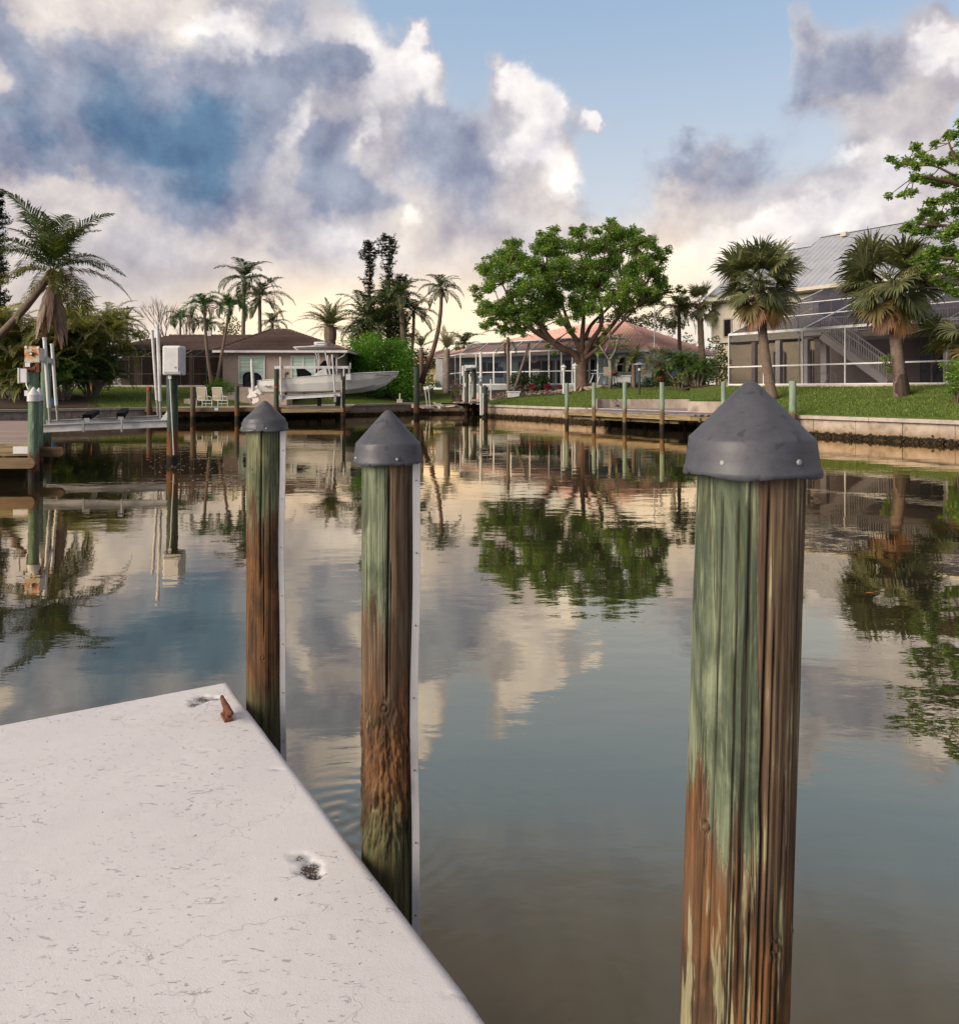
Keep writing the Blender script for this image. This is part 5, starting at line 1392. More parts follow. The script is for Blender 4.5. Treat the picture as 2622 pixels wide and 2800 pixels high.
fd = thing('wooden_dock', 'long timber dock on pilings in front of the tan house, lounge chairs on it', 'dock', (-15, 50, .93))
A0, A1 = Vector((-21.55, 49.5, .93)), Vector((-8.6, 51.0, .93)); dd = (A1 - A0).normalized(); L_ = (A1 - A0).length; bkv = Vector((-dd.y, dd.x, 0))
n_ = int(L_ / .30)
for i in range(n_):
    s0, s1 = L_ * i / n_ + .012, L_ * (i + 1) / n_ - .012
    dep0 = min(3.2 + .9 * s0, 9.0)
    if s0 < .3: dep0 = .8
    p, q = A0 + dd * s0, A0 + dd * s1
    m_ = MB(); m_.prism([p - Vector((0, 0, .045)), q - Vector((0, 0, .045)), q + bkv * dep0 - Vector((0, 0, .045)), p + bkv * dep0 - Vector((0, 0, .045))], .045)
    m_.build('plank', M['cap_conc'], fd)
m_ = MB(); m_.beam(A0 - bkv * .03 + Vector((0, 0, -.15)), A1 - bkv * .03 + Vector((0, 0, -.15)), .06, .26); m_.build('fascia', M['fascia_brown'], fd)
m_ = MB(); m_.beam(A0 + bkv * 1.3 + Vector((.5, 0, -.30)), A1 + bkv * 1.3 + Vector((0, 0, -.30)), .10, .22); m_.build('stringer', M['fascia_brown'], fd)
m_ = MB(); m_.beam(P(770, 1123, 50.2), P(939, 1121, 50.2), .16, .24); m_.build('log_bumper', M['fascia'], fd)
for s_ in (2.5, 5, 7.5, 10):
    m_ = MB(); p = A0 + dd * s_ + bkv * 2.5; m_.tube([(p.x, p.y, -1), (p.x, p.y, .8)], .11, 10); m_.build('pile', M['pile_dark'], fd)
sg = tag(MB().box(tuple(P(589, 1118.5, 49.95)), (.38, .02, .17)).build('sign', mat('blue_white_sign', (.25, .55, .72), (.62, .75, .80), rough=.5, scale=14, stretch=(1, 1, 4)), origin=P(589, 1118.5, 49.95)),
         'tiny blue and white sign on the edge board of the far dock under the chairs', 'sign')
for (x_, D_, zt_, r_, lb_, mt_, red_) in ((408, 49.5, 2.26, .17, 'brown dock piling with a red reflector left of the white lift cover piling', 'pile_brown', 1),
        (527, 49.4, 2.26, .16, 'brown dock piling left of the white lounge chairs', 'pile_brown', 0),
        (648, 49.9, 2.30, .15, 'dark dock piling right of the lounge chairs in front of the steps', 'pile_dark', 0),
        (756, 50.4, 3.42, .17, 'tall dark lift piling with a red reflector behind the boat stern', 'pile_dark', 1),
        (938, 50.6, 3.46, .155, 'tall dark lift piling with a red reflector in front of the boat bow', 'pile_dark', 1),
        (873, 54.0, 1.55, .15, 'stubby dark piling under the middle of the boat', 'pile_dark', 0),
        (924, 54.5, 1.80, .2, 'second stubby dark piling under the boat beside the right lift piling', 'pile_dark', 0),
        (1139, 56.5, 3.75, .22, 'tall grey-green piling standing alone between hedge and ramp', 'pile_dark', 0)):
    pt = post('dock_piling', lb_, x_, D_, zt_, -1.2, r_, M[mt_], seed=int(x_))
    if red_:
        c_ = P(x_, 1063 if x_ < 500 else (1058 if x_ < 800 else 1060), D_); m_ = MB(); m_.tube([(c_.x, D_ - r_ - .03, c_.z), (c_.x, D_ - r_ + .01, c_.z)], .075, 12); m_.build('reflector', M['red'], pt)

# lounge chairs
def lounge(x, D):
    c = P(x, 1110, D); z = .935
    t = thing('lounge_chair', 'white lounge chair', 'lounge chair', (c.x, c.y, z), 'lounge chairs on the far dock')
    w = .64
    fr = MB()
    for s in (-1, 1):
        xx = c.x + s * w / 2; sh = .0
        fr.tube([(xx + .55, c.y - .35, z + .42), (xx + .1, c.y + .1, z + .42), (xx - .12, c.y + .45, z + 1.28)], .024, 8)
        fr.tube([(xx + .55, c.y - .35, z + .42), (xx + .55, c.y - .35, z)], .022, 8)
        fr.tube([(xx, c.y + .1, z + .42), (xx, c.y + .1, z)], .022, 8)
        fr.tube([(xx + .02, c.y + .25, z + .70), (xx + .42, c.y - .05, z + .64), (xx + .42, c.y - .05, z + .42)], .018, 6)
    fr.tube([(c.x - w / 2 - .12, c.y + .45, z + 1.28), (c.x + w / 2 - .12, c.y + .45, z + 1.28)], .024, 8)
    fr.tube([(c.x - w / 2 + .55, c.y - .35, z + .42), (c.x + w / 2 + .55, c.y - .35, z + .42)], .024, 8)
    fr.tube([(c.x - w / 2 + .55, c.y - .35, z + .20), (c.x + w / 2 + .55, c.y - .35, z + .20)], .016, 8)
    fr.build('frame', M['white'], t)
    b = MB(); b.slab([(c.x - w / 2 + .03, c.y + .1, z + .43), (c.x + w / 2 - .03, c.y + .1, z + .43), (c.x + w / 2 - .14, c.y + .44, z + 1.26), (c.x - w / 2 - .10, c.y + .44, z + 1.26)], .012); b.build('backrest', M['sling'], t)
    b = MB(); b.slab([(c.x - w / 2 + .55, c.y - .33, z + .43), (c.x + w / 2 + .52, c.y - .33, z + .43), (c.x + w / 2 - .0, c.y + .1, z + .43), (c.x - w / 2 + .03, c.y + .1, z + .43)], .012); b.build('seat', M['sling'], t)
    return t
lc = lounge(549, 51.6); lc['label'] = 'white lounge chair with beige sling, next to the brown piling and planter'
l2 = copy_tree(lc); l2.location = lc.location + Vector((1.03, .05, 0)); l2['label'] = 'white lounge chair with beige sling, the one nearer the patio steps'
shrub('bright green low shrub right behind the lounge chairs', on_ground(600, 57), [(on_ground(588, 57) + Vector((0, 0, .5)), .75), (on_ground(612, 57) + Vector((0, 0, .4)), .8), (on_ground(632, 57) + Vector((0, 0, .25)), .6)], M['hedge'], leaf=.10, dens=60)
fp = thing('flower_pot', 'orange clay flower pot at the left end of the screened porch', 'flower pot', on_ground(257, 57))
c_ = on_ground(257, 57); m_ = MB(); m_.lathe(c_, [(.22, 0), (.32, .45), (.35, .5)], 16); m_.build('pot', M['terracotta'], fp)

# ================================================================== BOAT ON ITS LIFT
def qb(x, y, D): return P(640 + x * .2524, 920 + y * .2524, D)
def qz(y, D): return H + (HZ - (920 + y * .2524)) * D / F
BD = 52.0
bt = thing('boat', 'white motor boat with black covered engine and T-top, raised on the far lift', 'boat', (qb(800, 620, BD).x, BD, qz(620, BD)))
ST = [(300, 483, 560, 585, 1.10, 1.0), (335, 480, 600, 618, 1.18, 1.05), (500, 467, 600, 628, 1.25, 1.08), (800, 441, 596, 628, 1.30, 1.08), (1050, 422, 590, 626, 1.28, 1.0),
      (1250, 410, 575, 618, 1.15, .80), (1400, 400, 556, 604, .98, .58), (1530, 393, 525, 580, .76, .36), (1650, 387, 478, 525, .50, .18), (1740, 382, 425, 452, .24, .07), (1786, 380, 388, 392, .02, .01)]
rows_ = []
for (bx, sh, ch, ke, hw, cw) in ST:
    X = qb(bx, 0, BD).x; zs, zc_, zk = qz(sh, BD), qz(ch, BD), qz(ke, BD); zm = zs * .55 + zc_ * .45
    mw = hw * .62 + cw * .42
    r_ = [(X, BD - hw, zs), (X, BD - mw, zm), (X, BD - cw, zc_), (X, BD - cw + .06, zc_ - .02), (X, BD, zk), (X, BD + cw - .06, zc_ - .02), (X, BD + cw, zc_), (X, BD + mw, zm), (X, BD + hw, zs)]
    rows_.append(r_)
m_ = MB(); vs = [p for r_ in rows_ for p in r_]; k = 9
fs = [(i * k + j, (i + 1) * k + j, (i + 1) * k + j + 1, i * k + j + 1) for i in range(len(rows_) - 1) for j in range(k - 1)]
fs.append(tuple(range(k)))
m_.add(vs, fs); hull = m_.build('hull', M['gel'], bt, smooth=False)
# rub rail, deck, bottom paint line, spray rails
m_ = MB()
for s_ in (-1, 1): m_.tube([(r_[0][0], BD + s_ * abs(r_[0][1] - BD) , r_[0][2] + .01) for r_ in rows_], .035, 6)
m_.build('gunwale', M['white'], bt)
m_ = MB(); vs = []; 
for (r_, stn) in zip(rows_, ST): vs += [(r_[0][0], r_[0][1] + .04, r_[0][2] - .03), (r_[-1][0], r_[-1][1] - .04, r_[-1][2] - .03)]
m_.add(vs, [(2 * i, 2 * i + 2, 2 * i + 3, 2 * i + 1) for i in range(len(rows_) - 1)]); m_.build('deck', M['white'], bt)
m_ = MB()
for f0_, f1_ in ((.25, .02), (.62, .03)):
    pts_ = []
    for r_ in rows_[5:10]: a = Vector(r_[2]); b = Vector(r_[4]); pts_.append(a.lerp(b, f0_) + Vector((0, -.02, 0)))
    m_.tube(pts_, .025, 5)
m_.build('spray_rails', M['white'], bt)
m_ = MB(); vs = [];
for r_ in rows_[1:8]:
    a = Vector(r_[2]); vs += [tuple(a + Vector((0, -.008, .05))), tuple(a + Vector((0, -.006, -.03)))]
m_.add(vs, [(2 * i, 2 * i + 2, 2 * i + 3, 2 * i + 1) for i in range(6)]); m_.build('boot_stripe', mat('olive_stripe', (.20, .18, .12), rough=.5), bt)
# T-top
m_ = MB(); a, b = qb(668, 122, BD), qb(1112, 108, BD); N = 10; vs = []; 
for i in range(N + 1):
    s = i / N; X = a.x + (b.x - a.x) * s; z = a.z + (b.z - a.z) * s; wd_ = 1.05 * (1 - .25 * (2 * s - 1) ** 4); th_ = .03 + .10 * math.sin(math.pi * min(1, s * 1.15 + .05)) ** .6 * (1 if s < .98 else .4)
    vs += [(X, BD - wd_, z - th_ * .3), (X, BD - wd_, z + th_ * .25), (X, BD, z + th_ * .8), (X, BD + wd_, z + th_ * .25), (X, BD + wd_, z - th_ * .3), (X, BD, z - th_ * .6)]
fs = [(i * 6 + j, (i + 1) * 6 + j, (i + 1) * 6 + (j + 1) % 6, i * 6 + (j + 1) % 6) for i in range(N) for j in range(6)] + [tuple(range(6)), tuple(N * 6 + 5 - j for j in range(6))]
m_.add(vs, fs); tt = m_.build('hardtop', M['white'], bt, smooth=True)
m_ = MB(); a, b = qb(877, 98, BD), qb(998, 58, BD); m_.box(((a.x + b.x) / 2, BD, (a.z + b.z) / 2), (b.x - a.x, .7, b.z - a.z)); rd = m_.build('radar', M['white'], tt, bevel=.06)
m_ = MB(); a, b = qb(898, 80, 51.6), qb(975, 68, 51.6)
for i in range(8): xx = a.x + (b.x - a.x) * (i + .5) / 8; m_.box((xx, BD - .352, (a.z + b.z) / 2), ((b.x - a.x) / 8 * .7, .006, (b.z - a.z) * (1 if i == 0 else .7)))
m_.build('lettering', M['dark'], rd)
m_ = MB(); m_.tube([qb(650, 112, BD), qb(700, 150, BD)], .07, 8); m_.tube([qb(668, 120, BD - .5), qb(880, 95, BD - .3)], .018, 6); m_.build('rod_holders', M['white'], tt)
for s_ in (-.65, .65):
    m_ = MB()
    m_.tube([qb(870, 155, BD + s_), qb(893, 200, BD + s_), qb(905, 260, BD + s_), qb(903, 330, BD + s_)], .03, 8)
    m_.tube([qb(908, 152, BD + s_), qb(925, 250, BD + s_), qb(920, 330, BD + s_), qb(900, 420, BD + s_)], .03, 8)
    m_.tube([qb(980, 140, BD + s_), qb(1010, 280, BD + s_), qb(1045, 425, BD + s_)], .04, 8)
    m_.tube([qb(1015, 205, BD + s_), qb(1020, 330, BD + s_), qb(1040, 420, BD + s_)], .025, 8)
    m_.build('t_top_leg', M['white'], bt)
def sideprism(pts, D0, D1, name, mt, par, bevel=0):
    m_ = MB(); a = [qb(x, y, BD) for x, y in pts]; n = len(a)
    vs = [(p.x, D0, p.z) for p in a] + [(p.x, D1, p.z) for p in a]
    m_.add(vs, [tuple(range(n)), tuple(range(2 * n - 1, n - 1, -1))] + [((i + 1) % n, i, n + i, n + (i + 1) % n) for i in range(n)])
    return m_.build(name, mt, par, bevel=bevel)
sideprism([(885, 425), (905, 400), (985, 345), (1010, 345), (1030, 420), (1030, 440), (885, 445)], BD - .5, BD + .5, 'console', M['white'], bt, .03)
sideprism([(893, 400), (905, 345), (985, 262), (1003, 262), (1010, 345), (960, 375)], BD - .42, BD + .42, 'console_cover', M['black'], bt, .02)
sideprism([(703, 440), (694, 345), (745, 345), (790, 375), (820, 400), (822, 440)], BD - .55, BD + .55, 'seat_cover', M['black'], bt, .03)
sideprism([(1048, 345), (1065, 230), (1090, 225), (1095, 330), (1100, 420), (1060, 420)], BD - .3, BD + .3, 'bow_cover', M['black'], bt, .02)
tm = sideprism([(560, 460), (558, 395), (568, 383), (598, 386), (600, 412), (580, 420), (574, 418), (572, 460)], BD - .2, BD - .1, 'trolling_motor', M['dark'], bt, .01)
m_ = MB(); m_.tube([qb(532, 412, BD - .15), qb(565, 412, BD - .15)], .012, 6); m_.build('tiller', M['dark'], tm)
# engine
en = MB(); prof = [(112, 540), (108, 470), (112, 420), (135, 393), (180, 384), (240, 393), (278, 425), (292, 470), (292, 520), (270, 530), (200, 545)]
a = [qb(x, y, BD) for x, y in prof]; n = len(a); L_ = [(-.28, .88), (-.36, 1.0), (.36, 1.0), (.28, .88)]; cxm = sum(p.x for p in a) / n; czm = sum(p.z for p in a) / n
vs = [(cxm + (p.x - cxm) * k_, BD + d_, czm + (p.z - czm) * k_) for d_, k_ in L_ for p in a]
fs = [tuple(range(n)), tuple(range(4 * n - 1, 3 * n - 1, -1))] + [(j * n + (i + 1) % n, j * n + i, (j + 1) * n + i, (j + 1) * n + (i + 1) % n) for j in range(3) for i in range(n)]
en.add(vs, fs); eng = en.build('engine_cover', M['black'], bt, bevel=.03)
sideprism([(150, 540), (235, 535), (262, 560), (255, 600), (240, 620), (262, 640), (240, 655), (160, 668), (150, 655), (172, 620), (165, 580)], BD - .16, BD + .16, 'engine_midsection', M['gel'], bt, .02)
sideprism([(185, 655), (262, 645), (278, 690), (262, 710), (205, 735), (196, 715), (205, 690)], BD - .09, BD + .09, 'engine_leg', M['gel'], bt, .02)
m_ = MB()
for k_ in range(3):
    a_ = k_ * 2.094; c_ = qb(192, 700, BD); m_.slab([c_ + Vector((0, .02, 0)), c_ + Vector((.05, .2 * math.cos(a_ - .3), .2 * math.sin(a_ - .3))), c_ + Vector((-.04, .2 * math.cos(a_ + .4), .2 * math.sin(a_ + .4)))], .01)
m_.build('propeller', M['galv'], bt)
sideprism([(250, 545), (300, 500), (335, 490), (345, 600), (300, 632), (262, 612)], BD - .5, BD + .5, 'motor_bracket', M['white'], bt, .02)
m_ = MB(); m_.tube([qb(285, 500, BD - 1.0), qb(300, 480, BD - 1.0)], .03, 6); m_.tube([qb(300, 605, BD - .8), qb(345, 570, BD - .8)], .05, 6); m_.build('trim_tab', M['dark'], bt)
# hull lettering (a short italic word by the stern quarter)
fc = bpy.data.curves.new('hull_lettering', 'FONT'); fc.body = 'Path'; fc.size = .24; fc.shear = .4; fc.extrude = .004; fc.space_character = 1.05
ft = bpy.data.objects.new('t', fc); C.objects.link(ft); bpy.context.view_layer.update()
fm = bpy.data.meshes.new_from_object(ft); bpy.data.objects.remove(ft)
fo = bpy.data.objects.new('hull_lettering', fm); C.objects.link(fo); fo.parent = bt; fc = fm; fc.materials.clear()
p_ = qb(382, 552, BD); fo.location = Vector((p_.x, BD - 1.235, p_.z - .02)) - wloc(bt); fo.rotation_euler = (R(90), 0, 0); fc.materials.append(M['dark'])
m_ = MB(); a_ = qb(1545, 420, BD); m_.box((a_.x + .5, BD - .775, a_.z), (.95, .01, .05), rz=.38); m_.build('registration', M['dark'], bt)

l2_ = thing('boat_lift', 'boat lift holding the white boat, silver top beam and white cradle beam', 'boat lift', qb(800, 660, 50.6))
m_ = MB(); m_.beam(qb(440, 333, 50.4), qb(1245, 333, 50.4), .16, .17); m_.build('top_beam', M['alu'], l2_)
m_ = MB(); m_.beam(qb(440, 333, 53.8), qb(1245, 333, 53.8), .16, .15); m_.build('top_beam', M['alu'], l2_)
ibeam(qb(487, 662, 50.3), qb(1150, 624, 50.3), .18, .26, M['white'], l2_, 'cradle_beam'); ibeam(qb(487, 662, 53.9), qb(1150, 624, 53.9), .18, .26, M['white'], l2_, 'cradle_beam')
for x_ in (560, 760, 960): m_ = MB(); m_.beam(qb(x_, 632, 50.5) , qb(x_, 632, 53.7), .15, .14); m_.build('bunk', M['black'], l2_)
for (x0_, y0_, x1_, y1_, D_, r_) in ((503, 220, 512, 642, 50.25, .055), (1063, 195, 1092, 605, 50.25, .055), (1015, 205, 1030, 560, 53.9, .05)):
    m_ = MB(); m_.tube([qb(x1_, y1_, D_), qb(x0_, y0_, D_)], r_, 10); m_.build('guide_pole', M['pvc'], l2_)
for x_ in (513, 1094): m_ = MB(); m_.box(tuple(qb(x_, 668, 50.18)), (.16, .1, .5)); m_.build('pole_bracket', M['galv'], l2_)
m_ = MB(); m_.beam(qb(453, 340, 50.3), qb(453, 430, 50.3), .08, .05, (0, 1, 0)); m_.beam(qb(1188, 340, 50.3), qb(1188, 430, 50.3), .08, .05, (0, 1, 0)); m_.build('hanger', M['white'], l2_)
m_ = MB(); m_.beam(qb(1246, 320, 50.3), qb(1246, 410, 50.3), .12, .08, (0, 1, 0)); m_.beam(qb(1259, 282, 50.3), qb(1259, 350, 50.3), .10, .08, (0, 1, 0)); m_.build('end_bracket', M['galv'], l2_)
m_ = MB(); m_.box(tuple(qb(1240, 438, 50.3)), (.30, .2, .36)); m_.build('control_box', M['white'], l2_)
m_ = MB(); m_.tube([qb(1165, 470, 50.35), qb(1163, 780, 50.35)], .03, 8); m_.tube([qb(1095, 345, 50.35), qb(1097, 600, 50.35)], .012, 6); m_.build('conduit', M['pvc'], l2_)
m_ = MB(); m_.box(tuple(qb(1048, 670, 50.9)), (.2, .2, .16)); m_.build('strap', mat('yellow_strap', (.45, .35, .10)), l2_)
wp_ = thing('white_pole', 'thick white pole standing in front of the covered outboard engine', 'pole', qb(200, 590, 50.7))
m_ = MB(); m_.tube([qb(207, 590, 50.7), qb(193, 300, 50.7), qb(190, 245, 50.7)], [.11, .10, .06], 12); m_.tube([qb(205, 585, 50.7), qb(262, 548, 51.3)], .05, 8); m_.build('shaft', M['pvc'], wp_)

# ================================================================== HEDGE
def hedge_lobes():
    L = []; g = random.Random(4)
    for i in range(90):
        x = g.uniform(948, 1116); D = g.uniform(66.2, 70.0)
        e = 1 - ((x - 1032) / 100) ** 2
        top = 968 - 40 * max(0, e) ** .5 + g.uniform(-3, 4); y = g.uniform(top + 8, 1080)
        p = P(x, y, D); L.append((p, g.uniform(.75, 1.15)))
    return L
hd = shrub('big clipped bright green ficus hedge behind the boat bow', on_ground(1030, 68), hedge_lobes(), M['hedge'], leaf=.15, dens=34, name='hedge', cat='hedge', stems=9, shell=.72)

# ================================================================== DEAD END: walls, ramp, third lift
rt = thing('retaining_wall', 'grey stepped concrete retaining walls round the dead end boat ramp', 'retaining wall', P(1220, 1125, 66))
def wallpx(x0, y0, x1, y1, D0, D1, th, hgt, nm='wall_section', mt='concrete'):
    a, b = P(x0, y0, D0), P(x1, y1, D1); m_ = MB(); m_.beam(a - Vector((0, 0, hgt / 2)), b - Vector((0, 0, hgt / 2)), th, hgt); m_.build(nm, M[mt], rt)
wallpx(1150, 1089, 1270, 1089, 70, 70, .3, .5); wallpx(1150, 1097, 1270, 1097, 68, 68, .3, .5, mt='cap_conc'); wallpx(1140, 1108, 1290, 1108, 66.6, 66.6, .4, .5)
wallpx(1150, 1082, 1180, 1060, 71, 74, .3, .5); wallpx(1128, 1104, 1178, 1108, 64.8, 65.9, .5, .35, mt='cap_conc')
wallpx(1085, 1099, 1180, 1102, 64.9, 66.2, .5, .3, mt='cap_conc')
wallpx(1265, 1072, 1400, 1078, 67, 63.5, .25, .75, mt='cap_conc'); wallpx(1400, 1078, 1500, 1077, 63.5, 61, .2, .5, mt='cap_conc')
wallpx(1345, 1090, 1430, 1088, 60.3, 60.9, .3, .6); wallpx(1430, 1087, 1500, 1074, 60.9, 63.5, .25, .45)
wt = thing('white_pipe', 'short white pipe on a concrete block beside the hedge', 'pipe', P(1093, 1100, 63.2))
m_ = MB(); m_.box(tuple(P(1093, 1096, 63.0)), (.45, .4, .3)); m_.build('block', M['cap_conc'], wt); m_ = MB(); m_.tube([P(1093, 1093, 63), P(1094, 1075, 63)], .05, 8); m_.build('stub', M['pvc'], wt)
for (x0_, y0_, x1_, y1_, lb_) in ((1162, 1064, 1168, 1110, 'left thin leaning white pole in the dead end'), (1172, 1066, 1177, 1127, 'right thin leaning white pole in the dead end')):
    t_ = thing('leaning_pole', lb_, 'pole', P(x1_, y1_, 64)); m_ = MB(); m_.tube([P(x1_, y1_, 64), P(x0_, y0_, 64)], .035, 8); m_.build('shaft', M['pvc'], t_)
fl_ = thing('floating_ramp', 'old grey float boards and braces lying in the dead end', 'float', P(1220, 1120, 63.5))
for (a0, b0, a1, b1, w_) in ((1200, 1104, 1208, 1112, .3), (1243, 1100, 1262, 1112, .3), (1206, 1113, 1246, 1109, .08), (1256, 1102, 1285, 1114, .8), (1150, 1108, 1174, 1116, 1.0), (1187, 1101, 1201, 1112, .2)):
    m_ = MB(); m_.beam(P(a0, b0, 65.2), P(a1, b1, 63.4), w_, .10); m_.build('board', M['cap_conc'] if w_ < .5 else M['plank'], fl_)
for xx in (1201, 1262): m_ = MB(); m_.box(tuple(P(xx, 1113, 63.3)), (.22, .1, .22)); m_.build('float_end', M['white'], fl_)
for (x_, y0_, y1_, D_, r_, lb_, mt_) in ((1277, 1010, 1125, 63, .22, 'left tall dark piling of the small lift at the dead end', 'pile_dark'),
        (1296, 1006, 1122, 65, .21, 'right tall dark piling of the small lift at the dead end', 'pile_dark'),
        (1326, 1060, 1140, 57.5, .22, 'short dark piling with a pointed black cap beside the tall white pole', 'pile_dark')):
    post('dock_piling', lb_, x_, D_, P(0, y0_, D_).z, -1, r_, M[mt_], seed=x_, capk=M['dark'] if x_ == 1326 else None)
sl = thing('boat_lift', 'small lift frame with white poles and a flat white top at the dead end', 'boat lift', P(1285, 1090, 63))
m_ = MB(); m_.box(tuple(P(1286, 1002, 64)), (1.0, 1.6, .22)); m_.build('top_plate', M['white'], sl)
m_ = MB(); m_.beam(P(1272, 1010, 62.6), P(1304, 1004, 64), .25, .2); m_.build('top_beam', M['alu'], sl)
for (x_, y0_, y1_, r_) in ((1266, 1000, 1027, .10), (1268.5, 1014, 1098, .07), (1284, 1022, 1108, .07), (1292, 1040, 1085, .035)):
    m_ = MB(); m_.tube([P(x_, y1_, 62.3), P(x_, y0_, 62.3)], r_, 10); m_.build('guide_pole', M['pvc'], sl)
m_ = MB(); m_.box(tuple(P(1285, 1038, 62.2)), (.18, .1, .45)); m_.box(tuple(P(1270, 1052, 62.2)), (.2, .08, .3)); m_.build('control_box', M['white'], sl)
m_ = MB(); m_.box(tuple(P(1305, 1094, 60.5)), (1.1, 2, .12)); m_.build('landing', M['cap_conc'], sl)
mp = thing('white_pole', 'tall thick white pole at the right corner of the dead end', 'pole', P(1314.5, 1130, 58))
m_ = MB(); m_.tube([P(1316, 1135, 58), P(1314, 961, 58)], [.115, .10], 12); m_.build('shaft', M['pvc'], mp)
m_ = MB(); m_.box(tuple(P(1311, 1046, 57.8)), (.16, .1, .3)); m_.build('outlet_box', M['galv'], mp)
m_ = MB(); m_.box(tuple(P(1312, 1030, 57.8)), (.26, .1, .16)); m_.build('light_bracket', M['white'], mp)
for (x_, y0_, y1_, lb_) in ((1321, 1075, 1133, 'thin white conduit pole strapped beside the short capped piling'), (1342, 1036, 1094, 'slim white pole with a dark tip in front of the screened pool')):
    t_ = thing('white_pole', lb_, 'pole', P(x_, y1_, 57.2)); m_ = MB(); m_.tube([P(x_, y1_, 57.2), P(x_, y0_, 57.2)], .05, 8); m_.build('shaft', M['pvc'], t_)
    if x_ == 1342: m_ = MB(); m_.tube([P(x_, y0_, 57.2), P(x_, y0_ - 2.5, 57.2)], .055, 8); m_.build('tip', M['dark'], t_)
bx = thing('dock_box', 'white plastic dock box on the bank between the slanted palm and the lawn', 'dock box', P(1405, 1087, 60))
a_, b_ = P(1388, 1087, 60), P(1421, 1073, 60)
m_ = MB(); m_.box(((a_.x + b_.x) / 2, 60.3, (a_.z + b_.z) / 2), (b_.x - a_.x, .7, b_.z - a_.z)); m_.build('body', M['white'], bx, bevel=.03)
m_ = MB(); a_, b_ = P(1385, 1073, 60), P(1424, 1069.5, 60); m_.box(((a_.x + b_.x) / 2, 60.3, (a_.z + b_.z) / 2), (b_.x - a_.x, .8, b_.z - a_.z)); m_.build('lid', M['white'], bx, bevel=.02)

# ================================================================== HOUSE TWO (pale blue, pink roof, pool cage)
PINK = mat('pink_roof_tile', (.82, .53, .47), (.72, .44, .39), rough=.8, scale=4, island=.10, dirt=(.52, .36, .33), dirt_amt=.3, dirt_scale=1.0)
K1 = Vector((14.8, 63.0, 0)); K0 = Vector((-4.84, 78.8, 0)); along = (K1 - K0).normalized(); back = Vector((-along.y, along.x, 0))
if back.y < 0: back = -back
EZ = 5.42; F2 = 2.52
h2 = thing('house', 'pale blue house with pink tiled hip roof and white framed pool cage', 'house', (K0 + K1) / 2 + Vector((0, 0, F2)))
Ln = (K1 - K0).length
def hp(s, d, z): return K0 + along * s + back * d + Vector((0, 0, z))
c00, c10, c11, c01 = hp(0, 0, EZ), hp(Ln, 0, EZ), hp(Ln, 12, EZ), hp(0, 12, EZ)
rA, rB = hp(13.5, 6, 8.25), hp(Ln - 6.4, 6, 8.30)
tiled(h2, 'roof', c00, c10, rB, rA, 22, PINK, wave=.05, pitch=.33, lip=.045)
tiled(h2, 'roof', c10, c11, rB, rB, 20, PINK, wave=.05, pitch=.33, lip=.045)
tiled(h2, 'roof', c01, c00, rA, rA, 18, PINK, wave=.04, pitch=.4, lip=.04)
tiled(h2, 'roof', c11, c01, rA, rB, 12, PINK)
for a_, b_ in ((c10, rB), (c11, rB), (c00, rA), (rA, rB)): ridge(h2, a_, b_, PINK, .13)
m_ = MB(); m_.beam(hp(0, -.06, EZ - .1), hp(Ln + .06, -.06, EZ - .1), .12, .20); m_.beam(hp(Ln + .06, 0, EZ - .1), hp(Ln + .06, 12, EZ - .1), .12, .20); m_.beam(hp(-.06, 0, EZ - .1), hp(-.06, 12, EZ - .1), .12, .20)
m_.build('gutter', M['white'], h2)
m_ = MB(); m_.slab([hp(0, .02, EZ - .19), hp(Ln, .02, EZ - .19), hp(Ln, 11.9, EZ - .19), hp(0, 11.9, EZ - .19)], .03); m_.build('soffit', M['white'], h2)
for (x_, dx_) in ((1776, 1), (1818, -1)):
    a_ = P(x_, 962, 62.5); m_ = MB(); m_.tube([a_ + Vector((0, 0, .25)), a_, a_ + Vector((dx_ * .55, .5, -.35))], .06, 8); m_.build('downspout', M['white'], h2)
m_ = MB(); m_.prism([hp(.6, .8, 2.0), hp(Ln - .7, .8, 2.0), hp(Ln - .7, 11.2, 2.0), hp(.6, 11.2, 2.0)], EZ - .22 - 2.0); m_.build('wall', M['stucco_blue'], h2)
def on_front(x, d):
    """distance s along the house front where pixel column x meets the line offset d behind it"""
    t = (x - 1311) / F; o_ = K0 + back * d
    return (t * o_.y - o_.x) / (along.x - t * along.y)
def opening(x0, x1, z0, z1, d, frame, glass, mull=1, trans=(), name='window', fw=.08):
    s0, s1 = on_front(x0, d), on_front(x1, d); f = MB()
    for s in (s0, s1): f.beam(hp(s, d, z0), hp(s, d, z1), fw, .08, tuple(back))
    for z in (z0, z1): f.beam(hp(s0 + fw / 2, d, z), hp(s1 - fw / 2, d, z), .078, fw)
    for i in range(1, mull + 1): s = s0 + (s1 - s0) * i / (mull + 1); f.beam(hp(s, d, z0 + fw / 2), hp(s, d, z1 - fw / 2), fw * 1.2, .07, tuple(back))
    for z in trans: f.beam(hp(s0 + fw / 2, d, z), hp(s1 - fw / 2, d, z), .074, fw * 1.3)
    w_ = f.build(name, frame, h2)
    for i in range(mull + 1):
        a, b = s0 + (s1 - s0) * i / (mull + 1) + fw * .5, s0 + (s1 - s0) * (i + 1) / (mull + 1) - fw * .5
        g_ = MB(); g_.beam(hp(a, d + .03, (z0 + z1) / 2), hp(b, d + .03, (z0 + z1) / 2), .02, z1 - z0 - fw); g_.build('pane', glass, w_)
opening(1684, 1740, 3.55, 4.85, .72, M['white'], M['glass_dark'], 1, (4.25,))
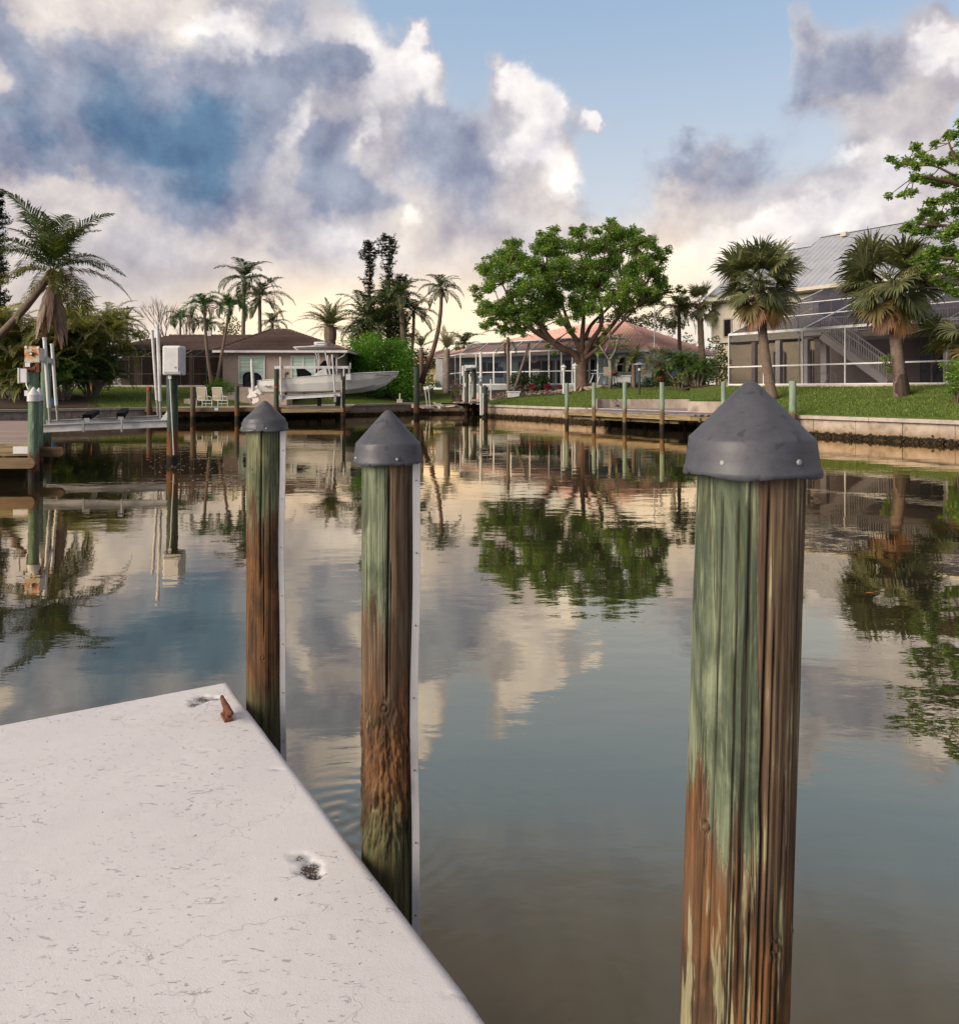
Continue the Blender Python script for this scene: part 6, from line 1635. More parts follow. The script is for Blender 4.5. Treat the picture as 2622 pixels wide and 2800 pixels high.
opening(1822, 1832, 3.6, 4.8, .72, M['white'], M['glass_dark'], 0)
opening(1308, 1330, 3.55, 4.75, .72, M['glass_dark'], M['glass_dark'], 0); opening(1332, 1365, 3.55, 4.75, .72, M['stucco_blue'], M['glass_dark'], 0)
opening(1417, 1513, F2 + .05, 4.75, .70, M['stucco_mauve'], M['glass_dark'], 2, name='sliding_door'); opening(1523, 1562, F2 + .05, 4.75, .70, M['stucco_mauve'], M['glass_dark'], 1, name='sliding_door')
opening(1590, 1628, F2 + .05, 4.75, .70, M['stucco_mauve'], M['glass_dark'], 1, name='sliding_door')
# pool cage
CZ = 5.32
def cs(x): return on_front(x, -5.0)
cg_posts = [1259, 1302, 1350, 1397, 1449, 1501, 1535, 1565, 1612, 1634]
m_ = MB(); m_.prism([hp(cs(1259), -5.1, 1.6), hp(cs(1636), -5.1, 1.6), hp(cs(1636), .78, 1.6), hp(cs(1259) - 2.5, .78, 1.6)], F2 - 1.6 - .02); m_.build('pool_deck', mat('grey_stem_wall', (.34, .38, .40), (.26, .30, .32), rough=.9, scale=1.5), h2)
for x_ in cg_posts:
    s = cs(x_); m_ = MB(); m_.beam(hp(s, -5, F2), hp(s, -5, CZ), .11, .07, tuple(back)); m_.build('cage_post', M['white'], h2)
    m_ = MB(); m_.beam(hp(s, -5, CZ), hp(s + .0, -3.1, CZ + 1.05), .06, .10); m_.beam(hp(s, -3.1, CZ + 1.05), hp(s, .3, CZ + 1.05), .06, .10); m_.build('cage_rafter', M['white'], h2)
s0, s1 = cs(1259), cs(1634)
for z_, d_ in ((F2 + .02, -5), (3.60, -5), (CZ, -5), (CZ + 1.05, -3.1)):
    m_ = MB(); m_.beam(hp(s0 + .001, d_, z_), hp(s1, d_, z_), .07 if z_ < CZ else .1, .08 if z_ < CZ else .13); m_.build('cage_rail', M['white'], h2)
for x0_, x1_ in zip(cg_posts[:-1], cg_posts[1:]):
    a, b = cs(x0_) + .06, cs(x1_) - .06
    m_ = MB(); m_.beam(hp(a, -5, (F2 + CZ) / 2), hp(b, -5, (F2 + CZ) / 2), .005, CZ - F2 - .1); m_.build('screen_panel', M['screen_blue'], h2)
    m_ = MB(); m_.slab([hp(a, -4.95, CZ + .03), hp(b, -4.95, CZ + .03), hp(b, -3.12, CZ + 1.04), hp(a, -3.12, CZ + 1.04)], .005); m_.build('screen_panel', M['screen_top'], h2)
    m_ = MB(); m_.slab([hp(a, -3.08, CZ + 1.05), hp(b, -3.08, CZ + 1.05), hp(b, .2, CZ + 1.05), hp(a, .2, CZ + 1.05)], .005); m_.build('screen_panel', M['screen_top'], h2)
# far left side of the cage, turning away
q0 = hp(s0, -5, 0)
qs = [P(x_, 0, D_) for x_, D_ in ((1245, 72.3), (1229, 74.5), (1213, 77), (1196, 78.2))]
pv = q0
for q_ in qs:
    m_ = MB(); m_.beam((q_.x, q_.y, F2 - .2), (q_.x, q_.y, CZ), .11, .08, (0, 1, 0)); m_.build('cage_post', M['white'], h2)
    for zz_ in (CZ, 3.6): m_ = MB(); m_.beam((pv.x, pv.y, zz_), (q_.x, q_.y, zz_), .09, .10); m_.build('cage_rail', M['white'], h2)
    m_ = MB(); m_.beam((pv.x, pv.y, (F2 + CZ) / 2), (q_.x, q_.y, (F2 + CZ) / 2), .005, CZ - F2 - .1); m_.build('screen_panel', M['screen_brown'], h2)
    m_ = MB(); i_ = hp(s0 + 1.2, -2.2, CZ + 1.0); m_.slab([(pv.x, pv.y, CZ + .05), (i_.x, i_.y, i_.z), (q_.x, q_.y, CZ + .05)], .005); m_.build('screen_panel', M['screen_top'], h2)
    pv = q_
m_ = MB(); a_, b_ = P(1182, 976, 79), P(1200, 982, 77.5); m_.slab([P(1180, 974, 80), P(1205, 972, 78.5), P(1230, 952, 82), P(1200, 958, 84)], .1); m_.build('roof_corner', PINK, h2)
m_ = MB(); m_.box(tuple(P(1201, 1020, 77)), (.7, .1, 2.9)); m_.build('door', M['white'], h2)
# things on the terrace of house two
ac = thing('air_conditioner', 'white air conditioning unit high on the pale blue wall', 'air conditioner', hp(on_front(1648, .4), .4, 4.3))
s0_, s1_ = on_front(1636, .45), on_front(1659, .45)
m_ = MB(); m_.beam(hp(s0_, .45, 4.45), hp(s1_, .45, 4.45), .4, .62); m_.build('case', M['white'], ac, bevel=.02)
m_ = MB(); c_ = hp(s0_ * .55 + s1_ * .45, .45 - .205, 4.45); m_.tube([c_, c_ - back * .02], .24, 20); f_ = m_.build('fan_grille', M['galv'], ac)
m_ = MB(); m_.tube([c_ - back * .02, c_ - back * .04], .07, 12); m_.build('fan_hub', M['white'], f_)
lf = thing('life_ring', 'beige life ring hanging inside the pool cage', 'life ring', P(1461, 981, 66))
m_ = MB(); c_ = P(1461, 981, 66); m_.tube([c_ + Vector((math.cos(a_) * .28, 0, math.sin(a_) * .28)) for a_ in np.linspace(0, 6.283, 25)], .07, 8, False); m_.build('ring', M['sling'], lf)
def chair(label, x, D, z, mt, sc=1.0, rz=0.0):
    c = P(x, 0, D); t = thing('patio_chair', label, 'chair', (c.x, D, z)); t.rotation_euler = (0, 0, 0)
    m_ = MB(); m_.box((c.x, D, z + .45 * sc), (.5 * sc, .5 * sc, .05)); m_.build('seat', mt, t)
    m_ = MB(); m_.slab([(c.x - .25 * sc, D + .2, z + .45 * sc), (c.x + .25 * sc, D + .2, z + .45 * sc), (c.x + .25 * sc, D + .35, z + 1.05 * sc), (c.x - .25 * sc, D + .35, z + 1.05 * sc)], .05); m_.build('backrest', mt, t)
    for sx in (-1, 1):
        for syy in (-1, 1):
            m_ = MB(); m_.tube([(c.x + sx * .22 * sc, D + syy * .2 * sc, z + .45 * sc), (c.x + sx * .26 * sc, D + syy * .25 * sc, z)], .02, 6); m_.build('leg', M['white'], t)
    return t
chair('beige patio chair by the pale blue wall, left of the frangipani trunk', 1663, 60.5, 2.47, M['sling'], 1.35)
chair('beige upright patio chair between the curved palm and the dark hedge', 1762, 60.0, 2.47, M['sling'], 1.3)
chair('blue cushioned chair inside the pool cage behind the low grey wall', 1365, 69.5, F2, mat('navy_cushion', (.03, .06, .14)), 1.5)
chair('white reclined chair inside the pool cage left of the life ring', 1466, 67.2, F2, M['white'], 1.3)
tb = thing('folding_table', 'white legged folding table leaning near the cage door', 'table', P(1633, 1046, 60))
m_ = MB()
for dx_ in (-.3, .25): m_.tube([P(1633, 1022, 60) + Vector((dx_, 0, 0)), P(1633, 1047, 60) + Vector((dx_ - .25, 0, 0))], .04, 6)
m_.build('leg', M['white'], tb); m_ = MB(); m_.box(tuple(P(1638, 1021, 60.1)), (1.2, .6, .05)); m_.build('top', M['stucco_blue'], tb)
gl_ = thing('grill', 'reddish kettle grill on white legs beside the frangipani trunk', 'grill', P(1678, 1048, 60.2))
m_ = MB(); c_ = P(1678, 1019, 60.2); m_.lathe(c_, [(.1, -.25), (.34, -.08), (.38, 0), (.34, .08), (.1, .22)], 16); m_.build('bowl', M['rust'], gl_)
m_ = MB()
for dx_ in (-.2, .2): m_.tube([c_ + Vector((dx_ * .5, 0, -.2)), c_ + Vector((dx_, 0, -.85))], .025, 6)
m_.build('stand', M['white'], gl_)
sb_ = thing('storage_box', 'long white storage box against the pale blue wall behind the curved palm', 'storage box', P(1701, 1046, 60.3))
a_, b_ = P(1683, 1046, 60.3), P(1724, 1029, 60.3)
m_ = MB(); m_.box(((a_.x + b_.x) / 2, 60.6, (a_.z + b_.z) / 2), (b_.x - a_.x, .6, b_.z - a_.z)); m_.build('body', M['white'], sb_, bevel=.02)
a_, b_ = P(1681, 1029, 60.3), P(1726, 1025.5, 60.3); m_ = MB(); m_.box(((a_.x + b_.x) / 2, 60.6, (a_.z + b_.z) / 2), (b_.x - a_.x, .7, b_.z - a_.z)); m_.build('lid', M['white'], sb_)
tw = MB(); tw.slab([on_ground(1600, 60.4) + Vector((0, 0, .05)), on_ground(1735, 57.6) + Vector((0, 0, .05)), on_ground(1742, 59.6) + Vector((0, 0, .05)), on_ground(1606, 62.6) + Vector((0, 0, .05))][::1], .3)
tag(tw.build('terrace', M['cap_conc']), kind='structure')
# lamp posts
def lamp(label, x, y0, y1, D, mt, kind):
    t = thing('lamp_post', label, 'lamp post', P(x, y1, D)); zt, zb = P(x, y0, D).z, P(x, y1, D).z; X = P(x, 0, D).x
    m_ = MB(); m_.tube([(X, D, zb - .1), (X, D, zt - .4)], .075 if kind else .07, 10); m_.build('pole', mt, t)
    m_ = MB(); m_.lathe((X, D, zt), [(.07, -.42), (.13, -.38), (.15, -.12)] if kind else [(.08, -.45), (.10, -.4), (.10, -.1)], 12); ln = m_.build('lantern', M['white'] if kind else M['dark'], t)
    m_ = MB(); m_.lathe((X, D, zt), [(.24, -.13), (.16, -.04), (.03, .05), (.01, .12)] if kind else [(.42, -.08), (.38, -.02), (.2, .05), (.02, .1)], 16); m_.build('hood', M['galv'] if not kind else M['white'], t)
    return t
lamp('white lantern post left of the big tree trunk', 1541, 999, 1073, 57.5, M['white'], 1)
lamp('white lantern post touching the left side of the big tree trunk', 1572, 995, 1066, 58.5, M['white'], 1)
bl_ = lamp('black garden lamp post on the lawn in front of the curved palm', 1748, 994, 1087, 50.5, M['dark'], 0)
c_ = P(1748, 1012, 50.4); m_ = MB(); m_.tube([c_ + Vector((0, 0, .12)), c_ - Vector((0, 0, .02))], .085, 10); m_.build('band', M['white'], bl_)
fg_ = thing('flagpole', 'bare slim flagpole rising in front of the pink roof', 'flagpole', on_ground(1788, 58))
m_ = MB(); m_.tube([on_ground(1788, 58), P(1790, 828, 58)], [.06, .035], 8); m_.build('pole', M['galv'], fg_)
sl2 = thing('spotlight', 'small dark spotlight with a coiled lead on the patio wall', 'spotlight', P(1688, 1112, 47.4))
m_ = MB(); m_.lathe(P(1688, 1112, 47.4), [(.18, 0), (.12, .08), (.04, .14)], 12); m_.build('base', M['dark'], sl2); m_ = MB(); m_.tube([P(1688, 1109, 47.4), P(1684, 1102, 47.5), P(1688, 1096, 47.6), P(1682, 1090, 47.7)], .03, 6); m_.build('stem', M['dark'], sl2)
# pebble border
pb = MB(); g = random.Random(3)
for i in range(900):
    x = g.uniform(1250, 1560); D = 61.5 - (x - 1250) * .012 + g.uniform(0, 4.0); p = on_ground(x, D); r = g.uniform(.05, .14)
    v = [p + Vector((g.uniform(-r, r), g.uniform(-r, r), g.uniform(0, r) + .05)) for _ in range(4)]; pb.add(v, [(0, 1, 2), (0, 2, 3), (0, 3, 1), (1, 3, 2)])
tag(pb.build('pebbles', M['rock']), kind='stuff')

# small yellow house far behind
h4 = thing('house', 'small yellow house with an orange roof far behind the dead end', 'house', P(1180, 1040, 110))
a_, b_ = P(1120, 1050, 110), P(1208, 993, 110)
m_ = MB(); m_.box(((a_.x + b_.x) / 2, 114, (a_.z + b_.z) / 2), (b_.x - a_.x, 8, b_.z - a_.z)); m_.build('wall', M['stucco_yellow'], h4)
tiled(h4, 'roof', P(1110, 993, 109), P(1216, 988, 109), P(1208, 974, 113), P(1150, 972, 113), 6, M['orange_roof'])
m_ = MB(); m_.beam(P(1110, 995, 108.8), P(1216, 990, 108.8), .2, .25); m_.build('eave', M['cream'], h4)
h5 = thing('house', 'sliver of a red tiled roof seen between the tan house and the hedge', 'house', P(928, 1000, 95))
m_ = MB(); a_, b_ = P(890, 1050, 95), P(952, 992, 95); m_.box(((a_.x + b_.x) / 2, 98, (a_.z + b_.z) / 2), (b_.x - a_.x, 6, b_.z - a_.z)); m_.build('wall', M['stucco_tan'], h5)
tiled(h5, 'roof', P(885, 992, 94.5), P(956, 992, 94.5), P(945, 972, 98), P(905, 972, 98), 7, mat('red_tile', (.36, .09, .07), (.28, .07, .05)))

# ================================================================== RIGHT DOCK ALONG THE WALL
rd_ = thing('wooden_dock', 'long low dock of mauve planks along the right seawall, green pilings in front', 'dock', (7, 43, .87))
W0, W1 = Vector((0.64, 58.8, 0)), Vector((18.0, 28.8, 0)); wd_ = (W1 - W0).normalized(); out_ = Vector((wd_.y, -wd_.x, 0))
def wallpt(s, o, z): return W0 + wd_ * s + out_ * o + Vector((0, 0, z))
if wallpt(10, 1, 0).x > wallpt(10, 0, 0).x: out_ = -out_
S0, S1 = 13.9, 26.3; n_ = int((S1 - S0) / .22)
for i in range(n_):
    s = S0 + (S1 - S0) * i / n_; e = s + (S1 - S0) / n_ - .014; o_ = min(3.1, .75 + 1.1 * max(0, S1 - s))
    if s < S0 + .2: o_ = 3.0
    dz = random.uniform(-.004, .004)
    m_ = MB(); m_.prism([wallpt(s, o_, .855 + dz), wallpt(e, o_, .855 + dz), wallpt(e, .14, .855 + dz), wallpt(s, .14, .855 + dz)], .04); m_.build('plank', M['purple_deck'], rd_)
m_ = MB(); m_.beam(wallpt(S0, 3.1, .72), wallpt(S1 - 2.2, 3.1, .72), .07, .24); m_.build('fascia', M['fascia'], rd_)
m_ = MB(); m_.beam(wallpt(S1 - 2.2, 3.1, .72), wallpt(S1, .78, .72), .07, .24); m_.build('fascia', M['fascia'], rd_)
m_ = MB(); m_.beam(wallpt(S0 + .1, 2.7, .50), wallpt(S1 - 3.4, 2.7, .50), .12, .20); m_.build('stringer', M['fascia'], rd_)
for s in np.arange(S0 + 1.5, S1 - 1.5, 3.0):
    m_ = MB(); m_.beam(wallpt(s, 2.9, .64), wallpt(s, .3, .64), .10, .2); m_.build('cross_beam', M['fascia_brown'], rd_)
    m_ = MB(); p = wallpt(s, .8, 0); m_.tube([(p.x, p.y, -1), (p.x, p.y, .62)], .11, 10); m_.build('pile', M['pile_dark'], rd_)
for (x_, D_, yt, r_, lb_) in ((1550, 44.8, 1047, .12, 'green dock piling directly in front of the big tree trunk'), (1624, 42.6, 1046, .12, 'green dock piling just right of the big tree trunk'),
        (1708, 40.4, 1045, .12, 'green dock piling left of the black garden lamp post'), (1810, 37.95, 1045, .122, 'green dock piling with rusty lower half, widest of the right dock row'),
        (1978, 37.2, 1044, .125, 'green dock piling against the low wall left of the biggest piling cap'), (2167, 34.6, 1041, .165, 'pale green dock piling just right of the biggest piling cap')):
    post('dock_piling', lb_, x_, D_, P(0, yt, D_).z, -1.2, r_, M['pile_mid'], seed=x_, group=None)

# ================================================================== HOUSE THREE (two storeys, metal roof, tall pool cage)
R0 = Vector((15.33, 47.2, 0)); al = Vector((.5575, -.830, 0)).normalized(); bk = Vector((-al.y, al.x, 0)); F3 = 2.35
h3 = thing('house', 'two storey mauve and cream house with grey metal roof and tall screened pool cage', 'house', R0 + al * 5 + bk * 12 + Vector((0, 0, F3)))
def rp(s, d, z): return R0 + al * s + bk * d + Vector((0, 0, z))
def s3(x, d):
    t = (x - 1311) / F; o_ = R0 + bk * d
    return (t * o_.y - o_.x) / (al.x - t * al.y)
SE = 28.0; CB = 10.7; EV = 9.25; CE = 5.45
# roof: standing seam metal
def roofplane(sa, sb, dr, zr, de, ze, name='roof'):
    m_ = MB(); m_.slab([rp(sa, de, ze), rp(sb, de, ze), rp(sb, dr, zr), rp(sa, dr, zr)], .08); r_ = m_.build(name, METAL, h3); n = int((sb - sa) / .46)
    for i in range(n + 1):
        s = sa + (sb - sa) * i / n; m_ = MB(); m_.beam(rp(s, de, ze + .015), rp(s, dr, zr + .015), .025, .02); m_.build('seam', METAL, r_)
    return r_
METAL = mat('grey_metal_roof', (.48, .50, .57), (.43, .45, .52), rough=.42, scale=.6, metal=.25, dirt=(.28, .28, .31), dirt_amt=.4, dirt_scale=.7)
roofplane(-4.6, SE, 17.0, 14.05, 9.9, EV)
roofplane(-10.2, -4.62, 15.9, 13.25, 9.9, EV)
m_ = MB(); m_.slab([rp(-10.2, 22, 9.2), rp(-10.2, 15.9, 13.2), rp(SE, 17, 14.0), rp(SE, 24, 9.2)], .06); m_.build('rear_roof', METAL, h3)
m_ = MB(); m_.beam(rp(-4.6, 17.0, 14.1), rp(SE, 17.0, 14.1), .3, .08); m_.beam(rp(-10.2, 15.9, 13.3), rp(-4.6, 15.9, 13.3), .3, .08); m_.build('ridge_cap', METAL, h3)
m_ = MB(); m_.poly([rp(-10.1, 10.2, 9.2), rp(-10.1, 21.6, 9.2), rp(-10.1, 15.9, 13.2)]); m_.poly([rp(-4.65, 15.6, 13.2), rp(-4.65, 17, 14), rp(-4.65, 18.6, 13)]); m_.build('gable', M['cream'], h3)
c_ = rp(s3(2310, 16.4), 16.4, 13.75); m_ = MB(); m_.box((c_.x, c_.y, c_.z + .1), (.45, .45, .3), .5); m_.build('roof_vent', M['cream'], h3)
m_ = MB(); m_.beam(rp(-10.2, 9.85, EV - .12), rp(SE, 9.85, EV - .12), .12, .24); m_.build('gutter', M['cream'], h3)
m_ = MB(); m_.slab([rp(-10.2, 9.9, EV - .24), rp(SE, 9.9, EV - .24), rp(SE, CB + .1, EV - .24), rp(-10.2, CB + .1, EV - .24)], .04); m_.build('soffit', M['cream'], h3)
# walls
m_ = MB(); m_.prism([rp(-1.2, CB + .1, F3 - .3), rp(SE, CB + .1, F3 - .3), rp(SE, CB + 6, F3 - .3), rp(-1.2, CB + 6, F3 - .3)], 3.5); m_.build('lower_wall', M['stucco_mauve'], h3)
m_ = MB(); m_.prism([rp(-9.9, CB + .3, F3 - .4), rp(-1.25, CB + .3, F3 - .4), rp(-1.25, CB + 5, F3 - .4), rp(-9.9, CB + 5, F3 - .4)], 3.6); m_.build('lower_wall', mat('cream_stucco', (.62, .52, .38), rough=.9), h3)
m_ = MB(); m_.prism([rp(-1.2, CB, 5.55), rp(SE, CB, 5.55), rp(SE, CB + 6, 5.55), rp(-1.2, CB + 6, 5.55)], EV - .25 - 5.55); m_.build('upper_wall', mat('lavender_siding', (.36, .33, .38), (.32, .29, .34), rough=.8), h3)
m_ = MB(); m_.prism([rp(-9.95, CB + .05, 5.75), rp(-1.21, CB + .05, 5.75), rp(-1.21, CB + 6, 5.75), rp(-9.95, CB + 6, 5.75)], EV - .25 - 5.75); m_.build('upper_wall', M['cream'], h3)
for i in range(17):
    z = 5.76 + i * .195; m_ = MB(); m_.beam(rp(-9.97, CB + .005, z + .1), rp(-1.22, CB + .005, z + .1), .05, .185); o = m_.build('clapboard', M['cream'], h3); 
    o.rotation_euler = (0, 0, 0)
m_ = MB(); m_.beam(rp(-9.97, CB - .03, 5.75), rp(-9.97, CB - .03, 9.0), .2, .06, tuple(bk)); m_.build('corner_board', M['cream'], h3)
# window in the siding
def open3(x0, x1, z0, z1, d, frame, glass, mull=1, name='window', fw=.1):
    s0, s1 = s3(x0, d), s3(x1, d); f = MB()
    for s in (s0, s1): f.beam(rp(s, d, z0), rp(s, d, z1), fw, .08, tuple(bk))
    for z in (z0, z1): f.beam(rp(s0 + fw / 2, d, z), rp(s1 - fw / 2, d, z), .078, fw)
    for i in range(1, mull + 1): s = s0 + (s1 - s0) * i / (mull + 1); f.beam(rp(s, d, z0 + fw / 2), rp(s, d, z1 - fw / 2), fw, .07, tuple(bk))
    w_ = f.build(name, frame, h3)
    for i in range(mull + 1):
        a, b = s0 + (s1 - s0) * i / (mull + 1) + fw * .5, s0 + (s1 - s0) * (i + 1) / (mull + 1) - fw * .5
        g_ = MB(); g_.beam(rp(a, d + .03, (z0 + z1) / 2), rp(b, d + .03, (z0 + z1) / 2), .02, z1 - z0 - fw); g_.build('pane', glass, w_)
open3(1979, 2000, 6.2, 7.6, CB - .06, M['stucco_mauve'], M['glass_dark'], 0)
open3(2115, 2143, F3 + .05, 4.9, CB + .04, M['stucco_mauve'], M['glass_dark'], 1, 'sliding_door')
open3(2512, 2584, F3 + .05, 4.9, CB + .04, M['stucco_mauve'], M['glass_dark'], 1, 'sliding_door', .14)
open3(2200, 2222, F3 + .05, 4.9, CB + .04, M['stucco_mauve'], M['glass_dark'], 0, 'door')
open3(2238, 2310, 6.3, 8.4, CB - .06, M['stucco_mauve'], M['glass_dark'], 1); open3(2340, 2420, 5.7, 8.2, CB - .06, M['stucco_mauve'], M['glass_dark'], 1, 'sliding_door')
# balcony
DK = 5.62; b0, b1 = s3(2200, 6.3), SE
LAV = mat('lavender_paint', (.78, .74, .76), (.72, .68, .71), rough=.7)
m_ = MB(); m_.prism([rp(b0, 6.3, DK - .25), rp(b1, 6.3, DK - .25), rp(b1, CB - .02, DK - .25), rp(b0, CB - .02, DK - .25)], .25); m_.build('balcony_deck', LAV, h3)
m_ = MB(); m_.beam(rp(b0, 6.25, DK - .14), rp(b1, 6.25, DK - .14), .07, .34); m_.build('balcony_fascia', M['cap_conc'], h3)
sg0, sg1 = s3(2262, 5.0), s3(2330, 5.0)
st_top, st_bot = s3(2258, 5.0), s3(2437, 5.0)
def rail_run(sA, sB, d, zA, zB, nm='balcony'):
    for h_, w_ in ((1.0, .09), (.12, .06)):
        m_ = MB(); m_.beam(rp(sA, d, zA + h_), rp(sB, d, zB + h_), w_, .07); m_.build(nm + '_rail', LAV, h3)
    n = max(2, int(abs(sB - sA) / .145)); me = None
    for i in range(n + 1):
        s = sA + (sB - sA) * i / n; z = zA + (zB - zA) * i / n; big = (i % 12 == 0)
        c_ = rp(s, d, z + .56)
        if me is None:
            m_ = MB(); m_.box((0, 0, 0), (.045, .045, .86), math.atan2(al.y, al.x)); o = m_.build('baluster', LAV, None); me = o.data; bpy.data.objects.remove(o)
        if big:
            m_ = MB(); m_.beam(rp(s, d, z), rp(s, d, z + 1.06), .1, .1, tuple(bk)); m_.build('newel_post', LAV, h3)
        else: link_mesh('baluster', me, None, h3, loc=c_ - wloc(h3))
rail_run(b0, min(b1, 22), 6.32, DK, DK)
# the stair, falling away to the right in front of the balcony
dS = 5.0
m_ = MB(); m_.prism([rp(st_top - 1.6, dS - .5, DK - .2), rp(st_top, dS - .5, DK - .2), rp(st_top, 6.2, DK - .2), rp(st_top - 1.6, 6.2, DK - .2)], .2); m_.build('landing', LAV, h3)
for dd_ in (dS - .5, dS + .5):
    m_ = MB(); m_.beam(rp(st_top, dd_, DK - .25), rp(st_bot, dd_, F3 + .10), .06, .42); m_.build('stringer', LAV, h3)
    rail_run(st_top + .05, st_bot, dd_, DK - .05, F3 + .25, 'stair')
rail_run(st_top - 1.6, st_top, dS - .5, DK, DK, 'landing')
ns = 17
for i in range(ns):
    s = st_top + (st_bot - st_top) * (i + .5) / ns; z = DK - (DK - F3) * (i + 1) / ns
    m_ = MB(); m_.beam(rp(s, dS - .47, z), rp(s, dS + .47, z), .28, .04); m_.build('tread', LAV, h3)
for x_, d_, w_ in ((2063, 6.3, .3), (2130, 6.3, .34), (2205, 6.3, .34), (2256, 6.3, .40), (2590, 6.3, .3)):
    s = s3(x_, d_); m_ = MB(); m_.beam(rp(s, d_, F3), rp(s, d_, DK - .26), w_, w_, tuple(bk)); m_.build('column', LAV if x_ > 2100 else M['stucco_mauve'], h3)
# pool cage of house three
m_ = MB(); m_.prism([rp(-.1, -.12, 1.7), rp(22, -.12, 1.7), rp(22, CB, 1.7), rp(-.1, CB, 1.7)], F3 - 1.7); m_.build('pool_deck', M['cap_conc'], h3)
posts3 = [0.0, s3(2088, 0), s3(2194, 0), s3(2311, 0), s3(2447, 0), s3(2590, 0), s3(2790, 0), 21.5]
zr_ = EV - .35
for s in posts3:
    m_ = MB(); m_.beam(rp(s, 0, F3), rp(s, 0, CE), .06, .10, tuple(bk)); m_.build('cage_post', M['white'], h3)
for s in (0.0, s3(2194, 0), s3(2447, 0), s3(2790, 0)):
    m_ = MB(); m_.beam(rp(s, 0, CE), rp(s, CB - .8, zr_), .07, .10); m_.build('cage_rafter', M['white'], h3)
def czd(d): return CE + (zr_ - CE) * d / (CB - .8)
for d_, z_, w_ in ((0, CE, .14), (0, 3.46, .08), (0, F3 + .04, .07), (3.3, czd(3.3), .07), (6.6, czd(6.6), .07)):
    m_ = MB(); m_.beam(rp(.001, d_, z_), rp(21.5, d_, z_), .07, w_); m_.build('cage_rail', M['white'], h3)
for a, b in zip(posts3[:-1], posts3[1:]):
    for z0_, z1_ in ((F3 + .08, 3.42), (3.5, CE - .07)):
        m_ = MB(); m_.beam(rp(a + .04, 0, (z0_ + z1_) / 2), rp(b - .04, 0, (z0_ + z1_) / 2), .005, z1_ - z0_); m_.build('screen_panel', M['screen_mauve'], h3)
    for d0_, d1_ in ((.04, 3.26), (3.34, 6.56), (6.64, 9.9)):
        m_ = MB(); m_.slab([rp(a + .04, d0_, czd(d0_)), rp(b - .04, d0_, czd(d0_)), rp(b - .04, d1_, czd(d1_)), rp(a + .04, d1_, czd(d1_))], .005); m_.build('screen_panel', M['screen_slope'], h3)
# left end of the cage
m_ = MB(); m_.slab([rp(0, .05, F3 + .1), rp(0, CB, F3 + .1), rp(0, CB, zr_), rp(0, .05, CE)], .005); m_.build('screen_panel', M['screen_mauve'], h3)
for d_ in (3.6, 7.2): m_ = MB(); m_.beam(rp(0, d_, F3), rp(0, d_, czd(d_) - .03), .06, .06, tuple(al)); m_.build('cage_post', M['white'], h3)
pr = thing('pool_handrail', 'pair of chrome pool handrails behind the screen at the foot of the columns', 'handrail', rp(s3(2245, 2.5), 2.5, F3))
for x_ in (2237, 2262):
    s = s3(x_, 2.5); a_ = rp(s, 2.2, F3); m_ = MB(); m_.tube([a_, a_ + al * .25 + Vector((0, 0, .55)), a_ + al * .45 + Vector((0, 0, .72)), a_ + al * .7 + Vector((0, 0, .6)), a_ + al * .75 + Vector((0, 0, .1))], .03, 8); m_.build('rail', M['alu'], pr, smooth=True)

# ================================================================== VEGETATION, LEFT
palm('coconut_palm', 'leaning coconut palm at far left with hanging dead fronds, trunk slanting in from the edge', (-32.5, 40.5, .9), P(146, 738, 38.5),
     [('up', 9, .12), ('mid', 9, .0), ('low', 8, -.1), ('down', 3, -.15), ('dead', 16, -.22)], (.24, .17), COCO, size=1.0, seed=5, lean=(1.0, 0, -2.2))
cn = thing('coconuts', 'cluster of brownish coconuts under the crown of the leaning palm', 'coconuts', P(150, 748, 38.3))
for i in range(9):
    a = i * 2.4; c_ = P(150, 748, 38.3) + Vector((math.cos(a) * .3, math.sin(a) * .3, random.uniform(-.22, .15)))
    m_ = MB(); m_.lathe(c_, [(.02, -.13), (.09, -.09), (.125, 0), (.09, .10), (.02, .14)], 10); m_.build('coconut', mat('coconut_husk', (.20, .11, .06), (.14, .08, .04)) if i == 0 else bpy.data.materials['coconut_husk'], cn, smooth=True)
def clump(label, x, D, y_top, n, spread, mats_seed, fs=ARECA, name='clumping_palm', size=1.0, stems=True, dead=0):
    """several canes, each with its own fronds, rising from one root"""
    g = random.Random(mats_seed); base = on_ground(x, D); t = thing(name, label, 'palm clump', base)
    ht = P(0, y_top, D).z - base.z
    for i in range(n):
        a = g.uniform(0, 6.28); k = g.random() ** .5
        h_ = max(.2, (ht - 1.7 * size) * (1 - .75 * k * g.random()) * (1 if i else 1.0)); tp = Vector((math.cos(a) * spread * k, math.sin(a) * spread * k * .8, h_))
        m_ = MB(); m_.tube([base + Vector((math.cos(a) * .3 * k, math.sin(a) * .3, -.1)), base + Vector((tp.x * .5, tp.y * .5, h_ * .55)), base + tp], [.06, .05, .04], 6); m_.build('cane', M['bark_grey'], t)
        for j, key in enumerate(['up'] * 2 + ['mid'] * 4 + ['low'] * 3):
            link_mesh('frond', g.choice(fs[key]), None, t, loc=tp, rz=j * 2.4 + g.uniform(-.4, .4), sc=size * g.uniform(.8, 1.1))
    return t
clump('tall arching areca clump right of the leaning coconut palm, its tips against the sky', 252, 53, 768, 12, 2.6, 1, size=1.15)
clump('broad olive areca clump directly behind the coconut palm trunk', 130, 51, 828, 12, 2.8, 2, size=1.15)
clump('yellowish areca clump at the far left edge under the coconut fronds', 30, 50, 850, 10, 2.6, 3, size=1.15)
